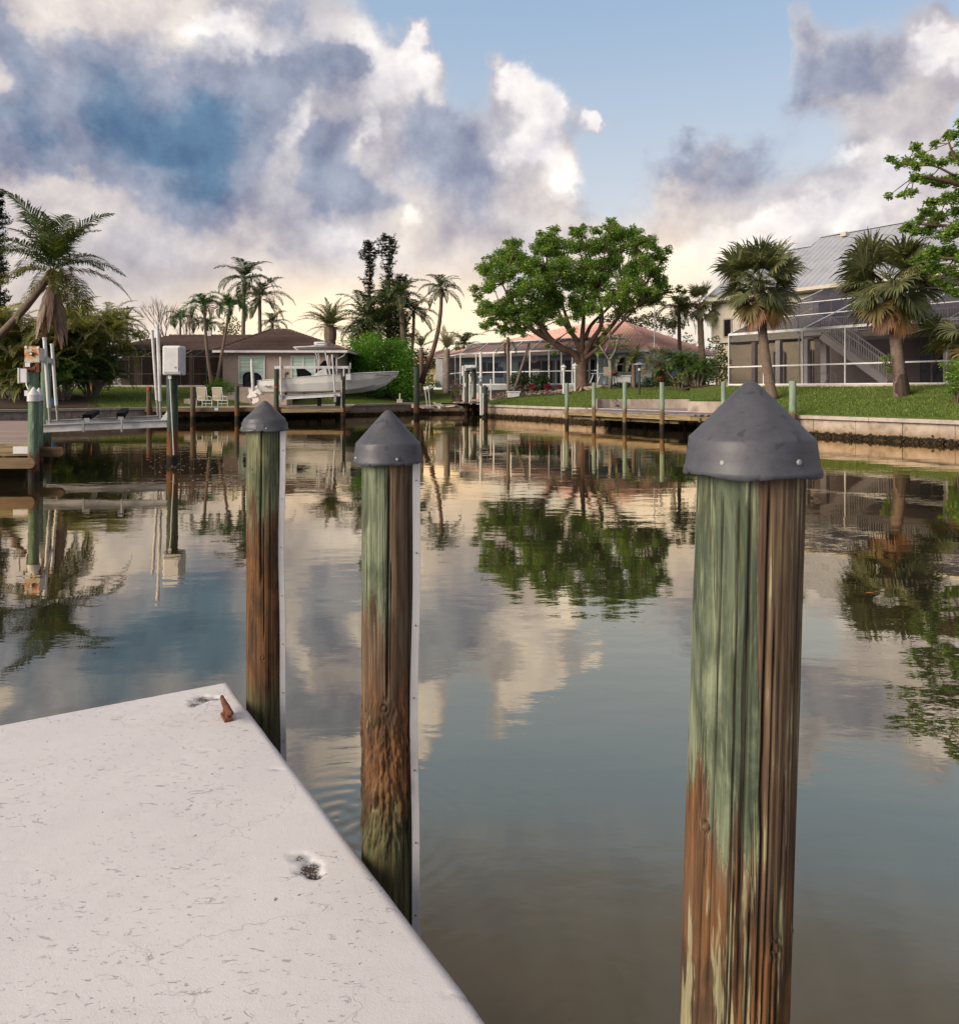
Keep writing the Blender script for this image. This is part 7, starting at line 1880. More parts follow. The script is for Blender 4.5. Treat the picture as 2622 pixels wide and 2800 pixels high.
clump('low drooping palm clump at the right end of the mulch bed beside the porch', 248, 52.5, 935, 11, 1.7, 4, fs=AREG, size=.92)
clump('low bushy palm clump behind the left guide poles', 175, 50, 950, 11, 1.9, 5, fs=AREG, size=.92)
clump('low brownish palm clump behind the rusty lift motor', 60, 49, 985, 9, 2.0, 6, size=.85)
clump('feathery clump rising behind the left end of the brown roof', 300, 62, 835, 7, 1.6, 7, size=1.0)
clump('dense areca clump outside the left picture edge, only its fronds in view', -70, 50, 800, 11, 2.8, 8, size=1.2)
for i, (x, D, yt, r_) in enumerate(((20, 60, 900, 2.6), (110, 61, 890, 2.6), (200, 61, 880, 2.4), (265, 63, 905, 1.8))):
    c = P(x, yt, D)
    shrub(['dark shrub mass low behind the left edge palms', 'dark shrub mass behind the coconut trunk', 'dark shrub mass behind the tall areca clump', 'dark shrub by the left porch corner'][i], on_ground(x, D),
          [(on_ground(x + random.uniform(-25, 25), D + random.uniform(-1, 1)) * (1 - s) + c * s, r_ * random.uniform(.5, .75)) for s in (.1, .25, .4, .55, .7, .85, .3, .6)], M['areca_d'], leaf=.22, dens=42, stems=4, seed=i)

def norfolk(label, x, y_top, D, y_base, wtop, wmid, seed, ragged=True, side=None, top_r=None):
    g = random.Random(seed); top = P(x, y_top, D); base = on_ground(x, D); t = thing('norfolk_pine', label, 'pine tree', base)
    m_ = MB(); m_.tube([base, base.lerp(top, .5), top], [.34, .22, .07], 8); m_.build('trunk', M['bark_grey'], t)
    cs_ = []; br = MB(); Hh = top.z - base.z; z = Hh * .18
    while z < Hh - .1:
        f = z / Hh; w = wmid * (.75 + .5 * g.random()); 
        if f > .86: w = wtop * (.6 + .6 * g.random())
        for k in range(7 if f > .8 else 6):
            a = g.uniform(0, 6.28); L_ = w * g.uniform(.5, 1.15) * (1.9 if g.random() < .08 else 1)
            if side and g.random() < .18: a = side + g.uniform(-.3, .3); L_ *= 2.1
            p0 = base + Vector((0, 0, z)); p1 = p0 + Vector((math.cos(a) * L_, math.sin(a) * L_, -.02 * L_)); p2 = p1 + Vector((math.cos(a) * .15, math.sin(a) * .15, .22))
            br.tube([p0, p1, p2], [.04, .03, .015], 4, False)
            cs_ += [(p2, .19), (p1, .15), (p0.lerp(p1, .6), .13)]
            if L_ < w * .9: cs_.append((p0.lerp(p1, .3), .17))
        z += .46 if f < .86 else .34
    br.build('branches', M['pine'], t)['kind'] = 'stuff'
    vs, q = leaf_cloud(cs_, lambda c, r: 18, .15, g, flat=1.0, shell=.1)
    np_mesh('foliage', vs, q, M['pine'], t, off=base)['kind'] = 'stuff'
    return t
norfolk('dark columnar pine cut by the left picture edge', -6, 528, 60, 0, .5, .62, 1, side=0.0)
norfolk('tallest dark columnar pine with a bushy blunt top, left of the twin pines', 1010, 655, 85, 0, .85, .48, 2)
norfolk('second dark columnar pine with an open pointed top, right of the twin pines', 1064, 643, 86, 0, .95, .40, 3, side=3.14)
norfolk('third short blunt pine top half hidden by palms', 1094, 748, 84, 0, .85, .85, 4)

# palms round the tan house
def simple_palm(label, x, y, D, xb, yb, classes, fs, tr, size, seed, lean=None, name='palm_tree', Db=None, **kw):
    size *= {id(FAR): 1.42, id(ROYAL): 1.22, id(DATE): 1.2}.get(id(fs), 1.0)
    Db = Db or D; b = P(xb, yb, Db) if yb else on_ground(xb, Db)
    return palm(name, label, b, P(x, y, D), classes, tr, fs, size=size, seed=seed, lean=lean, **kw)
AD = [('up', 5, 0), ('mid', 10, 0)]
simple_palm('bright green palm over the porch, left of the pair with slim crossing trunks', 559, 835, 60, 580, 1057, AD, ROYAL, (.14, .09), .98, 11, lean=(-.25, 0, 0))
simple_palm('bright green palm over the porch, right of the pair with slim crossing trunks', 629, 840, 60.4, 591, 1057, AD, ROYAL, (.14, .09), 1.0, 12, lean=(.0, 0, 0))
CC = [('up', 6, .1), ('mid', 8, 0), ('low', 4, -.1)]
simple_palm('dark coconut palm, taller of the two rising behind the tan house roof', 668, 765, 80, 662, None, CC, FAR, (.24, .16), .98, 13)
simple_palm('dark coconut palm, lower of the two rising behind the tan house roof', 710, 812, 80, 712, None, [('up', 4, 0), ('mid', 8, 0), ('low', 5, -.1)], FAR, (.24, .16), .98, 14)
simple_palm('small dark green palm showing over the left part of the brown roof', 493, 872, 82, 493, None, AD, ROYAL, (.14, .09), 1.05, 15)
simple_palm('small dark palm behind the roof between the crossing palm trunks', 567, 890, 82, 567, None, AD, ROYAL, (.14, .09), 1.05, 16)
simple_palm('low palm peeking over the roof ridge right of the coconut palms', 745, 884, 84, 745, None, CC, FAR, (.15, .1), .6, 17)
simple_palm('spiky dark yucca like palm left of the brown roof against the sky', 347, 876, 76, 345, None, [('up', 6, 0), ('mid', 9, 0), ('low', 4, 0)], DATE, (.12, .08), .52, 18)
simple_palm('stiff date palm with a thick trunk behind the right end of the brown roof', 903, 893, 74, 903, None, [('up', 14, .1), ('mid', 18, 0), ('low', 14, -.15)], DATE, (.48, .52), .95, 19, boot=(.62, 1.3, 'bark_palm'))
simple_palm('feathery palm with a pale trunk right behind the hedge', 1094, 810, 76, 1114, None, CC, FAR, (.30, .24), .92, 20)
simple_palm('palm with drooping crown between the pale trunk palm and the curved one', 1131, 850, 78, 1108, None, [('up', 4, 0), ('mid', 9, 0), ('low', 5, 0)], FAR, (.20, .15), .82, 21, lean=(.5, 0, 0))
simple_palm('tall palm with a long curving trunk right of the hedge', 1206, 788, 70, 1152, 1040, [('up', 5, .1), ('mid', 9, 0), ('low', 5, 0)], FAR, (.24, .15), .72, 22, lean=(1.1, 0, 0), boot=(.26, .8, 'bark_palm'), bark='bark_tree')
simple_palm('grey scrubby palm with rough black trunk left of the pool cage', 1222, 955, 68, 1222, 1068, [('up', 14, 0), ('mid', 8, 0)], {k_: fset(pinnate_mesh, 2, name='palm_frond', L=2.4, leaf=.55, n=30, e0=e_, droop=40, mt=M['silver' if k_ == 'mid' else 'areca_d'], seed=s_, hang=.2, w=.035) for k_, e_, s_ in (('up', 78, 301), ('mid', 55, 311))}, (.26, .28), .85, 23, bark='bark_grey')
simple_palm('short date like palm behind the ramp, left of the scrubby palm', 1152, 950, 74, 1152, None, [('up', 6, 0), ('mid', 10, 0)], DATE, (.2, .2), .75, 24)
simple_palm('low coconut fronds over the roof corner of the blue house', 1268, 945, 92, 1268, None, CC, FAR, (.2, .15), .9, 25)
simple_palm('tall palm behind the pale coconut, part of the dark group over the hedge', 1060, 830, 79, 1062, None, CC, FAR, (.2, .15), 1.0, 26)
simple_palm('leafy palm at the left of the dark group over the hedge', 992, 868, 77, 990, None, CC, FAR, (.2, .15), 1.0, 27)
simple_palm('palm crown low between the pines and the hedge', 1035, 890, 76, 1035, None, CC, FAR, (.2, .15), 1.0, 28)
def bush_px(label, pts, D, mt, leaf, dens, name='shrub', cat='shrub', seed=1, stems=4, r=1.0, base=None, shell=.6, dj=1.0):
    g = random.Random(seed); lob = [(P(x, y, D + g.uniform(-dj, dj)), rr * r * D / F) for x, y, rr in pts]
    bx_ = sum(p[0] for p in pts) / len(pts); b = base if base is not None else on_ground(bx_, D)
    return shrub(label, b, lob, mt, leaf=leaf, dens=dens, name=name, cat=cat, stems=stems, seed=seed, shell=shell)
bush_px('dark leafy tree mass behind the hedge under the pines', [(985, 905, 30), (1010, 870, 28), (1030, 850, 30), (1050, 880, 34), (1075, 860, 30), (1085, 900, 34), (1010, 930, 34), (1060, 930, 34), (1100, 930, 30), (975, 935, 24), (1040, 815, 18), (1075, 825, 20)], 80, M['palm_far'], .3, 38, name='broadleaf_tree', cat='tree', seed=3)
bush_px('low dark bushes behind the dead end ramp', [(1135, 990, 26), (1160, 1000, 22), (1185, 975, 22), (1240, 985, 22), (1150, 965, 18), (1210, 1000, 20), (1255, 965, 16), (1130, 1030, 20), (1170, 1030, 14)], 84, M['areca_d'], .25, 40, seed=4)
bush_px('green bushes beside the yellow house at the dead end', [(1150, 1046, 13), (1166, 1040, 14), (1180, 1046, 11), (1195, 1050, 8)], 76, M['hedge'], .16, 40, seed=5, dj=.4)
bush_px('small leafy tree behind the brown roof between the palm trunks', [(620, 885, 14), (640, 900, 18), (625, 905, 16), (650, 885, 10), (610, 908, 12), (636, 870, 9)], 84, M['areca'], .22, 30, name='broadleaf_tree', cat='tree', seed=6)
bush_px('round bush top peeking over the left brown roof', [(381, 915, 12), (395, 918, 10), (372, 918, 9)], 80, M['areca_d'], .18, 60, seed=7)
bush_px('twiggy bare brown bush beside the scrubby palm', [(1240, 1045, 12), (1250, 1055, 14), (1262, 1050, 12), (1238, 1062, 12), (1265, 1064, 12)], 66.5, leafmat('dry_twigs', (.16, .10, .085), (.11, .07, .06), trans=.1), .13, 22, seed=8, dj=.4)
bush_px('dark round shrub in front of the pool cage, left of the slanted trunk top', [(1398, 1040, 15), (1418, 1035, 18), (1438, 1042, 15), (1412, 1054, 16), (1434, 1058, 14)], 63.5, M['shrub'], .12, 70, seed=9, dj=.4)
bush_px('dark round shrub in front of the pool cage, nearer the big tree', [(1462, 1038, 16), (1482, 1034, 17), (1494, 1044, 13), (1470, 1052, 16), (1488, 1056, 13)], 62.5, M['shrub'], .12, 70, seed=10, dj=.4)
for i, (x, w_) in enumerate(((1450, 1), (1458, .8), (1494, 1), (1504, .8), (1530, .9), (1425, .6))):
    bush_px(['red leaved plant between the two dark shrubs, larger one', 'red leaved plant between the two dark shrubs, smaller one', 'red leaved plant right of the second dark shrub', 'second red leaved plant right of the dark shrubs', 'red leaved plant nearest the white lantern post', 'red leaved plant left under the first dark shrub'][i],
            [(x - 4, 1058, 6 * w_), (x + 4, 1059, 6 * w_), (x, 1055, 5 * w_)], 62, M['redleaf'], .10, 60, name='flowering_plant', cat='plant', seed=20 + i, dj=.2)
# bare trees at left
def bare_tree(label, x, D, y_top, seed, ht_f=1.0):
    g = random.Random(seed); base = on_ground(x, D); t = thing('bare_tree', label, 'bare tree', base); top = P(x, y_top, D); H_ = top.z - base.z
    br = MB()
    def grow(p, d, L, r, k):
        q = p + d * L; br.tube([p, p.lerp(q, .5) + Vector((g.uniform(-.06, .06), 0, 0)) * L, q], [r, r * .8, r * .6], 5, False)
        if k == 0: return
        for _ in range(3 if k > 1 else 2):
            nd = (d + Vector((g.uniform(-.42, .42), g.uniform(-.4, .4), g.uniform(0, .5)))).normalized(); grow(q, nd, L * g.uniform(.62, .82), r * .62, k - 1)
    grow(base, Vector((g.uniform(-.12, .12), 0, 1)).normalized(), H_ * .32, .12, 5); o = br.build('branches', M['twig'], t); o['kind'] = 'stuff'
    return t
bare_tree('bare grey tree against the sky left of the small roof palm', 462, 80, 818, 3); bare_tree('small bare tree behind the first bright green porch palm', 528, 80, 862, 8)

# ================================================================== VEGETATION, CENTRE AND RIGHT
def z6(x, y, D): return P(1260 + x * .37594, 550 + y * .37594, D)
TRD = 56.0; tb_ = ground_hit(1592, 1066, 50, 64); TRD = tb_.y
def L6(*pts):
    """limb through (x, y, depth offset) in photo crop units"""
    return [z6(x, y, TRD + d) for x, y, d in pts]
limbs_ = [(L6((868, 1180, 0), (830, 1110, -.3), (740, 1075, -.8), (650, 1010, -1.2), (575, 900, -1.6), (560, 790, -1.9), (625, 700, -2.0)), .34, .14),
          (L6((875, 1120, 0), (840, 1000, .3), (780, 930, .8), (730, 850, 1.4), (700, 760, 1.6)), .25, .09), (L6((880, 1100, 0), (885, 950, .2), (895, 840, .4), (880, 700, 0)), .24, .09),
          (L6((890, 1140, 0), (960, 1000, -.4), (1020, 920, -.9), (1030, 800, -1.1), (990, 650, -1.0)), .24, .09), (L6((895, 1180, 0), (960, 1060, .3), (1080, 930, .7), (1180, 800, 1.0), (1280, 680, 1.2)), .26, .08),
          (L6((905, 1000, 0), (940, 900, 1.3), (1060, 790, 2.2), (1180, 640, 2.6)), .18, .07), (L6((690, 1040, -1), (560, 970, -.6), (440, 880, .2), (320, 830, .5)), .17, .06),
          (L6((650, 1010, -1.2), (500, 920, -2), (380, 760, -2.2), (300, 600, -1.8)), .15, .06), (L6((800, 940, .7), (740, 760, 2.4), (660, 560, 3.0)), .16, .06),
          (L6((895, 1150, 0), (1000, 1070, -1.2), (1150, 900, -2.2), (1330, 720, -2.6)), .20, .06)]
lob6 = [(210, 900, 60), (290, 930, 60), (380, 940, 55), (450, 900, 60), (170, 820, 60), (330, 760, 90), (500, 860, 60), (540, 940, 40), (640, 830, 60), (950, 790, 70), (1120, 790, 50),(330, 370, 95), (255, 440, 75), (420, 400, 80), (170, 490, 75), (95, 620, 46), (120, 690, 50), (210, 600, 80), (330, 520, 95), (480, 470, 85), (240, 770, 90), (330, 840, 90), (440, 800, 90), (230, 860, 55),
        (640, 270, 85), (700, 210, 45), (585, 340, 80), (700, 360, 95), (600, 470, 110), (850, 230, 66), (830, 330, 90), (980, 330, 100), (1080, 170, 66), (990, 200, 60), (1150, 240, 80), (1100, 320, 110), (1240, 230, 70), (1270, 330, 100),
        (1380, 310, 70), (1420, 390, 66), (1330, 430, 100), (1520, 360, 42), (1480, 440, 50), (1400, 520, 85), (760, 480, 110), (930, 470, 110), (1100, 460, 110), (1230, 520, 110), (520, 590, 110), (680, 620, 110), (850, 610, 110), (1010, 600, 100),
        (1170, 640, 100), (1330, 640, 90), (1460, 610, 66), (1530, 640, 42), (1600, 620, 34), (1630, 650, 30), (1560, 690, 36), (1450, 710, 66), (1340, 740, 66), (1220, 740, 80), (1090, 720, 76), (560, 730, 110), (700, 750, 100), (860, 740, 90),
        (420, 640, 100), (400, 900, 60), (560, 850, 70), (600, 920, 50), (820, 930, 38), (860, 800, 66), (740, 850, 60), (960, 700, 70), (620, 1040, 26), (660, 1090, 18), (1040, 930, 30), (470, 950, 34), (1240, 800, 46), (310, 930, 46), (560, 240, 36), (400, 300, 50), (330, 310, 40), (880, 190, 34), (1100, 130, 34)]
gq = random.Random(9); lobes_ = []
for x, y, r in lob6:
    e = ((x - 830) / 800) ** 2 + ((y - 520) / 520) ** 2; dm = 5.0 * math.sqrt(max(.05, 1 - min(1, e)))
    for sgn in ((-1, 1) if r > 60 else (gq.choice((-1, 1)),)):
        d = sgn * dm * gq.uniform(.3, .95); lobes_.append((z6(x + gq.uniform(-20, 20), y + gq.uniform(-15, 15), TRD + d), r * .37594 * TRD / F * 1.02))
bt_ = tree('gumbo_limbo_tree', 'big spreading green tree with thick brown trunk in front of the pink roofed house', tb_, [tb_ - Vector((0, 0, .3)), tb_ + Vector((0, 0, .25)), z6(880, 1290, TRD), z6(876, 1190, TRD), z6(872, 1110, TRD)], [.75, .52, .44, .42, .36],
     limbs_, lobes_, M['gumbo'], 'bark_tree', leaf=.14, dens=17, sub=16, seed=2, clump=.70)
m_ = MB()
for i in range(9):
    a = math.pi * 1.0 + i * .42 - .3; L_ = random.uniform(1.0, 2.3); p0 = tb_ + Vector((math.cos(a) * .4, math.sin(a) * .35, .14)); p1 = p0 + Vector((math.cos(a) * L_, math.sin(a) * L_ * .7, 0)); p1.z = gz(p1.x, p1.y) + .03
    pm_ = p0.lerp(p1, .5); pm_.z = gz(pm_.x, pm_.y) + .10; m_.tube([p0, pm_, p1], [.17, .12, .04], 7)
rt_ = m_.build('roots', M['root'], bt_, smooth=True)
# small frangipani
fb2_ = on_ground(1668, 57)
tree('frangipani_tree', 'small yellow green frangipani with forked grey branches in front of the pale blue wall', fb2_, [fb2_, P(1670, 1020, 57), P(1666, 985, 57)], [.14, .12, .11],
     [([P(1666, 985, 57), P(1650, 962, 57), P(1640, 945, 57.3)], .09, .05), ([P(1666, 985, 57), P(1682, 960, 56.8), P(1690, 925, 56.5)], .09, .05), ([P(1684, 955, 56.8), P(1700, 940, 57), P(1712, 930, 57)], .06, .04), ([P(1652, 965, 57), P(1668, 930, 57.4), P(1664, 905, 57.4)], .06, .04)],
     [(P(x, y, 57 + random.uniform(-.5, .5)), r * 57 / F) for x, y, r in ((1640, 965, 14), (1634, 945, 12), (1660, 905, 13), (1676, 940, 12), (1690, 915, 10), (1712, 928, 9), (1650, 925, 13), (1668, 968, 10), (1695, 945, 8), (1668, 890, 9))], M['gumbo2'], 'bark_grey', leaf=.15, dens=34, sub=5, seed=5, twig_r=.025)
# palms in front of the pool cage
DROOP = {'up': COCO['mid'], 'mid': COCO['down'], 'low': COCO['dead']}
simple_palm('slim palm with grey trunk in front of the pool cage, ragged brown fronds', 1389, 922, 61.5, 1390, 1072, [('up', 4, 0), ('mid', 3, 0), ('low', 3, 0)], DROOP, (.14, .11), .55, 41)
simple_palm('dead leaning palm trunk slanting across the pool cage', 1447, 938, 62, 1405, 1070, [('low', 3, 0)], DROOP, (.13, .09), .4, 42, bark='bark_grey', name='leaning_palm')
simple_palm('small curved palm with fronds arching down in two loops before the blue wall', 1732, 993, 57.5, 1732, 1066, [('up', 5, 0), ('mid', 9, 0)], {'up': fset(pinnate_mesh, 2, name='palm_frond', L=2.4, leaf=.42, n=34, e0=78, droop=70, mt=M['sabal'], seed=401, hang=.2, w=.05, vee=.6), 'mid': fset(pinnate_mesh, 3, name='palm_frond', L=2.9, leaf=.40, n=40, e0=58, droop=178, mt=M['sabal'], seed=411, hang=.2, w=.05, vee=.6)}, (.17, .14), .95, 43)
SILV = {'up': fset(fan_mesh, 2, name='fan_frond', pet=.7, Rr=.7, n=26, e0=65, droop=25, mt=M['silver'], seed=421, w=.06), 'mid': fset(fan_mesh, 3, name='fan_frond', pet=.7, Rr=.7, n=26, e0=20, droop=40, mt=M['silver'], seed=431, w=.06), 'low': fset(fan_mesh, 2, name='fan_frond', pet=.7, Rr=.6, n=24, e0=-30, droop=30, mt=M['sabal_d'], seed=441, w=.06, dead=True)}
simple_palm('silvery fan palm with dead skirt right of the black garden lamp', 1800, 985, 58, 1802, 1060, [('up', 6, 0), ('mid', 10, 0), ('mid', 5, -.7), ('low', 8, -.6)], SILV, (.2, .2), 1.0, 44)
clump('green areca clump with visible canes in the middle of the right shrub bed', 1858, 55, 945, 9, 1.0, 51, fs=AREG, size=.72)
clump('olive feathery clump right of the areca canes in the shrub bed', 1905, 54, 960, 7, 1.2, 52, fs=AREG, size=.66)
clump('fine leaved clump behind the silvery fan palm', 1828, 59, 965, 5, .8, 53, fs=AREG, size=.6)
bush_px('dark glossy bush against the left end of the tall pool cage', [(1960, 985, 18), (1975, 970, 14), (1985, 1000, 18), (1965, 1015, 22), (1985, 1025, 16), (1945, 1030, 16), (1970, 950, 10), (1950, 1000, 14), (1990, 985, 10), (1983, 1040, 10)], 49.5, M['shrub'], .15, 36, seed=31, dj=.6)
bush_px('leafy branch of a small tree reaching up beside the cream siding', [(1958, 925, 9), (1945, 930, 7), (1962, 952, 10), (1975, 958, 8), (1980, 975, 8), (1938, 950, 7)], 50.5, M['shrub'], .16, 24, seed=32, dj=.3, name='broadleaf_tree', cat='tree')
bush_px('low dark hedge between the garden lamp and the shrub bed', [(x, 1040 + (x % 3) * 2, 10) for x in range(1765, 1860, 9)] + [(x, 1052, 8) for x in range(1690, 1860, 12)], 57.5, M['shrub'], .11, 50, seed=33, name='hedge', cat='hedge')
bush_px('dark bushes filling the right end of the shrub bed', [(1870, 1030, 16), (1895, 1035, 16), (1920, 1030, 18), (1940, 1040, 12), (1845, 1042, 12), (1900, 1010, 14)], 54, M['areca_d'], .14, 36, seed=34)
bush_px('umbrella leaved shrub standing above the areca clump', [(1870, 978, 8), (1890, 972, 9), (1882, 990, 10), (1905, 985, 8), (1868, 1000, 8)], 55.5, M['areca_d'], .18, 24, seed=35, dj=.3)
bush_px('green plants round the flagpole foot and storage box', [(1683, 1052, 5), (1700, 1056, 6), (1716, 1054, 6), (1695, 1049, 4), (1650, 1058, 5)], 57.3, M['shrub'], .10, 60, seed=36, dj=.3)
simple_palm('dark palm with slim trunk right of the flagpole behind the pink roof', 1856, 845, 66, 1859, 1030, [('up', 4, .1), ('mid', 9, 0), ('low', 6, 0)], FAR, (.18, .14), .70, 45)
SABF = {'up': SABAL['up'], 'mid': SABAL['mid'], 'mid2': SABAL['mid2'], 'low': SABAL['lowg']}
simple_palm('dark fan palm with thick trunk between pink roof and cream siding', 1912, 832, 62, 1922, 1030, [('up', 10, .1), ('mid', 16, 0), ('low', 6, -.2)], SABF, (.26, .22), .98, 46)
clump('dark green low palm behind the shrub bed beside the cream wall', 1930, 58, 985, 6, 1.0, 54, fs=AREG, size=.7)
bush_px('hazy olive casuarina tree line behind the pink roof', [(x, 868 + 10 * math.sin(x / 17.0) + abs(x - 1740) * .10, 15) for x in range(1640, 1850, 10)] + [(x, 886, 14) for x in range(1640, 1870, 12)], 98, M['casu'], .35, 18, name='casuarina', cat='tree', seed=37, stems=8, dj=3, shell=.2)
bush_px('pale olive tree low behind the roof right of the flagpole', [(1800, 905, 12), (1830, 912, 12), (1880, 925, 14), (1900, 945, 12), (1945, 950, 10)], 90, M['casu'], .3, 22, name='broadleaf_tree', cat='tree', seed=38)

SB = [('up', 12, .25), ('mid2', 16, .1), ('mid', 16, 0), ('lowg', 9, -.1), ('low', 6, -.25), ('dead', 9, -.3)]
b1_ = ground_hit(2113, 1092, 36, 46); b2_ = ground_hit(2463, 1083, 31, 37)
palm('sabal_palm', 'fan palm rising behind the biggest piling cap, brown skirt on its left side', b1_, P(2076, 778, b1_.y - .3), SB, (.26, .21), SABAL, size=1.13, seed=61, lean=(-.25, 0, 0), boot=(.30, .9, 'bark_palm'))
palm('sabal_palm', 'fan palm with dark stained trunk foot at right, in front of the balcony stair', b2_, P(2433, 776, b2_.y - .2), SB, (.29, .22), SABAL, size=1.18, seed=62, lean=(.05, 0, 0), boot=(.36, .9, 'bark_tree'))
m_ = MB(); m_.tube([b2_ + Vector((.04, -.05, -.1)), b2_.lerp(P(2433, 806, b2_.y - .2), .12) + Vector((.06, -.06, 0)), b2_.lerp(P(2433, 806, b2_.y - .2), .22) + Vector((.05, -.05, 0))], [.36, .31, .24], 12)
tag(m_.build('fern_sleeve', mat('dark_wet_bark', (.03, .022, .018), (.06, .04, .03), bump=.8), origin=b2_), 'dark mossy sleeve round the foot of the right fan palm', 'moss')
bush_px('small bright green sprouts on the trunk of the right fan palm', [(2420, 990, 8), (2430, 975, 7), (2424, 1005, 8), (2432, 1018, 6), (2416, 978, 5)], b2_.y - .3, M['gumbo2'], .10, 40, seed=39, dj=.1, name='epiphyte', cat='plant', base=Vector(P(2436, 1000, b2_.y)), stems=2)

# tree entering from the right edge
z8 = lambda x, y: (2300 + x * .4529, 300 + y * .4529)
er = [(300, 300, 30), (345, 335, 26), (290, 515, 22), (370, 505, 30), (425, 500, 34), (450, 225, 34), (480, 265, 36), (560, 205, 30), (640, 160, 36), (690, 150, 34), (400, 310, 34), (470, 330, 40), (450, 410, 40), (530, 300, 38), (600, 310, 46), (680, 290, 46),
      (520, 420, 44), (600, 440, 50), (690, 420, 50), (560, 560, 46), (640, 540, 50), (520, 610, 44), (470, 660, 38), (600, 650, 56), (700, 600, 56), (400, 710, 40), (450, 730, 44), (530, 720, 50), (620, 760, 56), (700, 720, 56), (490, 880, 40), (560, 860, 54), (640, 860, 60), (700, 880, 56),
      (440, 915, 26), (540, 950, 50), (620, 980, 56), (700, 1000, 56), (590, 1040, 40), (660, 1070, 50), (710, 1100, 50), (780, 300, 70), (780, 500, 80), (790, 700, 90), (800, 900, 90), (850, 400, 80), (870, 650, 90), (900, 850, 90), (760, 180, 50), (820, 1050, 70), (740, 80, 40), (840, 200, 70), (930, 500, 90)]
ED = 30.5; rgE = random.Random(4); eb_ = on_ground(2830, 31)
EL = [(P(*z8(x, y), ED + rgE.uniform(-1.6, 1.6)), r * .4529 * ED / F * 1.05) for x, y, r in er]
def zz8(x, y, d=0): return P(*z8(x, y), ED + d)
tree('gumbo_limbo_tree', 'bright green tree reaching in from the right picture edge over the metal roof', eb_, [eb_, zz8(1040, 900), zz8(980, 700)], [.35, .28, .22],
     [([zz8(1000, 800), zz8(850, 500), zz8(690, 440), zz8(540, 410), (zz8(440, 400))], .16, .035), ([zz8(1000, 760), zz8(880, 380), zz8(700, 330), zz8(650, 200)], .14, .035), ([zz8(1000, 850), zz8(850, 720), zz8(650, 700), zz8(480, 690)], .14, .035),
      ([zz8(1010, 900), zz8(850, 880), zz8(680, 900), zz8(540, 890)], .14, .035), ([zz8(690, 400), zz8(560, 330), zz8(420, 340), zz8(310, 300)], .05, .02)], EL, M['gumbo2'], 'bark_tree', leaf=.105, dens=24, sub=14, seed=7, twig_r=.014, clump=.82)
SAB2 = [('up', 3, .1), ('mid', 9, 0), ('low', 4, -.2)]
palm('sabal_palm', 'drooping fan palm at the right picture edge below the bright green tree', on_ground(2660, 33.5), P(2660, 900, 33.5), [('mid', 12, 0), ('mid', 8, -.3), ('low', 5, -.2)], (.26, .22), SABAL, size=1.05, seed=63)
bush_px('bright leafy bush at the right picture edge on the lawn', [(2600, 1010, 18), (2618, 1000, 22), (2612, 1040, 22), (2630, 1030, 30), (2622, 1075, 20), (2640, 1070, 30), (2575, 995, 8), (2590, 1030, 10), (2625, 1105, 12), (2600, 1065, 10), (2650, 1000, 30), (2670, 1050, 34)], 31.5, M['gumbo2'], .085, 60, seed=40, dj=.4)
# far tree line closing the horizon
for i, (x0, x1, y, D, lb_) in enumerate(((-200, 330, 985, 130, 'far tree line at the left horizon behind the palms'), (330, 900, 1000, 130, 'far tree line hidden behind the tan house'), (900, 1340, 1000, 130, 'far tree line behind the dead end'),
                                         (1340, 1960, 985, 130, 'far tree line behind the pink roof'), (1960, 2900, 960, 130, 'far tree line behind the metal roofed house'))):
    g = random.Random(i); pts_ = [(x, y + g.uniform(-12, 14), 20) for x in range(x0, x1, 22)] + [(x, y + 30, 24) for x in range(x0, x1, 24)]
    tag(bush_px(lb_, pts_, D, M['areca_d'], .6, 12, name='tree_line', cat='tree line', seed=50 + i, stems=6, dj=4), kind=None)
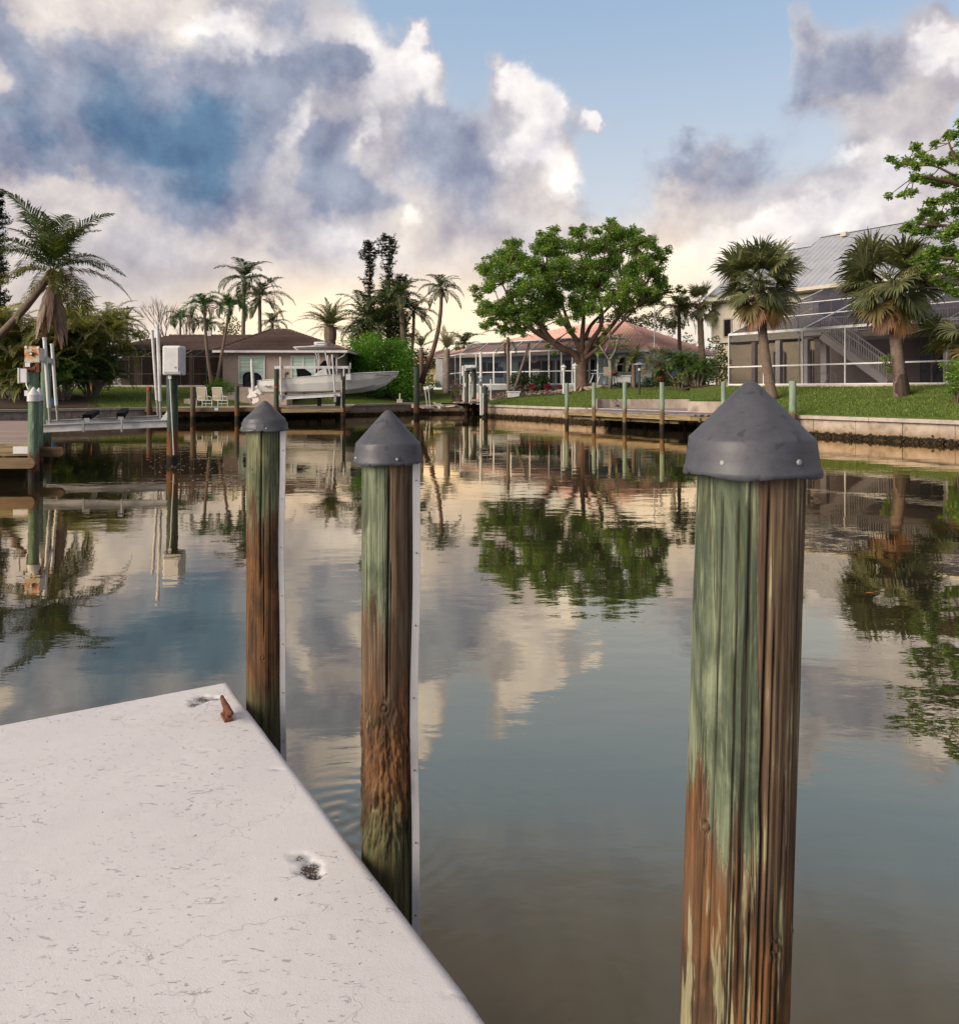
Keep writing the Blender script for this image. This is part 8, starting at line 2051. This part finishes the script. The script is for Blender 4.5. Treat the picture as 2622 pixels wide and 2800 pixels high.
# fallen leaf on the water, and bits of froth
lfm = mat('orange_leaf', (.45, .14, .05), rough=.6)
X_, Y_ = (2377 - 1311) * 4410 / (1623 - HZ) / F, 4410 / (1623 - HZ)
m_ = MB(); m_.poly([(X_ - .055, Y_, .006), (X_ - .01, Y_ - .02, .010), (X_ + .055, Y_ - .006, .007), (X_ + .015, Y_ + .02, .010)]); tag(m_.build('fallen_leaf', lfm, origin=(X_, Y_, .01)), 'single orange leaf floating on the water right of the biggest piling', 'leaf')
m_ = MB(); g = random.Random(8)
for i in range(260):
    if g.random() < .6: x, D = g.uniform(410, 640), g.uniform(17, 26)
    else: x, D = g.uniform(100, 2600), g.uniform(12, 40)
    X_, Y_ = XY(x, D); r = g.uniform(.008, .03); m_.poly([(X_ - r, Y_ - r * .6, .006), (X_ + r, Y_ - r * .4, .006), (X_ + r * .8, Y_ + r, .006), (X_ - r * .7, Y_ + r, .006)])
tag(m_.build('froth_specks', M['white']), kind='stuff')

# ================================================================== repeats share a group
GROUPS = {'dock_piling': 'pilings round the canal', 'lift_piling': 'pilings of the near boat lift', 'palm_tree': 'palm trees behind the houses', 'clumping_palm': 'clumping palms in the garden beds',
          'sabal_palm': 'fan palms on the right lawn', 'norfolk_pine': 'dark columnar pines', 'shrub': 'garden shrubs', 'hedge': 'hedges', 'house': 'houses round the canal', 'seawall': 'seawalls of the canal',
          'wooden_dock': 'timber docks', 'boat_lift': 'boat lifts', 'patio_chair': 'patio chairs', 'lamp_post': 'garden lamp posts', 'white_pole': 'white poles by the water', 'leaning_pole': 'thin leaning poles in the dead end',
          'retaining_wall': 'retaining walls', 'flowering_plant': 'red leaved plants in front of the pool cage', 'bare_tree': 'bare trees behind the tan house', 'gumbo_limbo_tree': 'big green trees on the right bank',
          'tree_line': 'far tree line', 'broadleaf_tree': 'small leafy trees'}
tops = [o for o in bpy.data.objects if o.parent is None]
for key, grp in GROUPS.items():
    m_ = [o for o in tops if o.name.split('.')[0] == key]
    if len(m_) > 1:
        for o in m_:
            if 'group' not in o: o['group'] = grp
for o in tops:
    if o.get('group') and 'black cone cap' in str(o.get('label')): o['group'] = 'capped pilings beside the near dock'
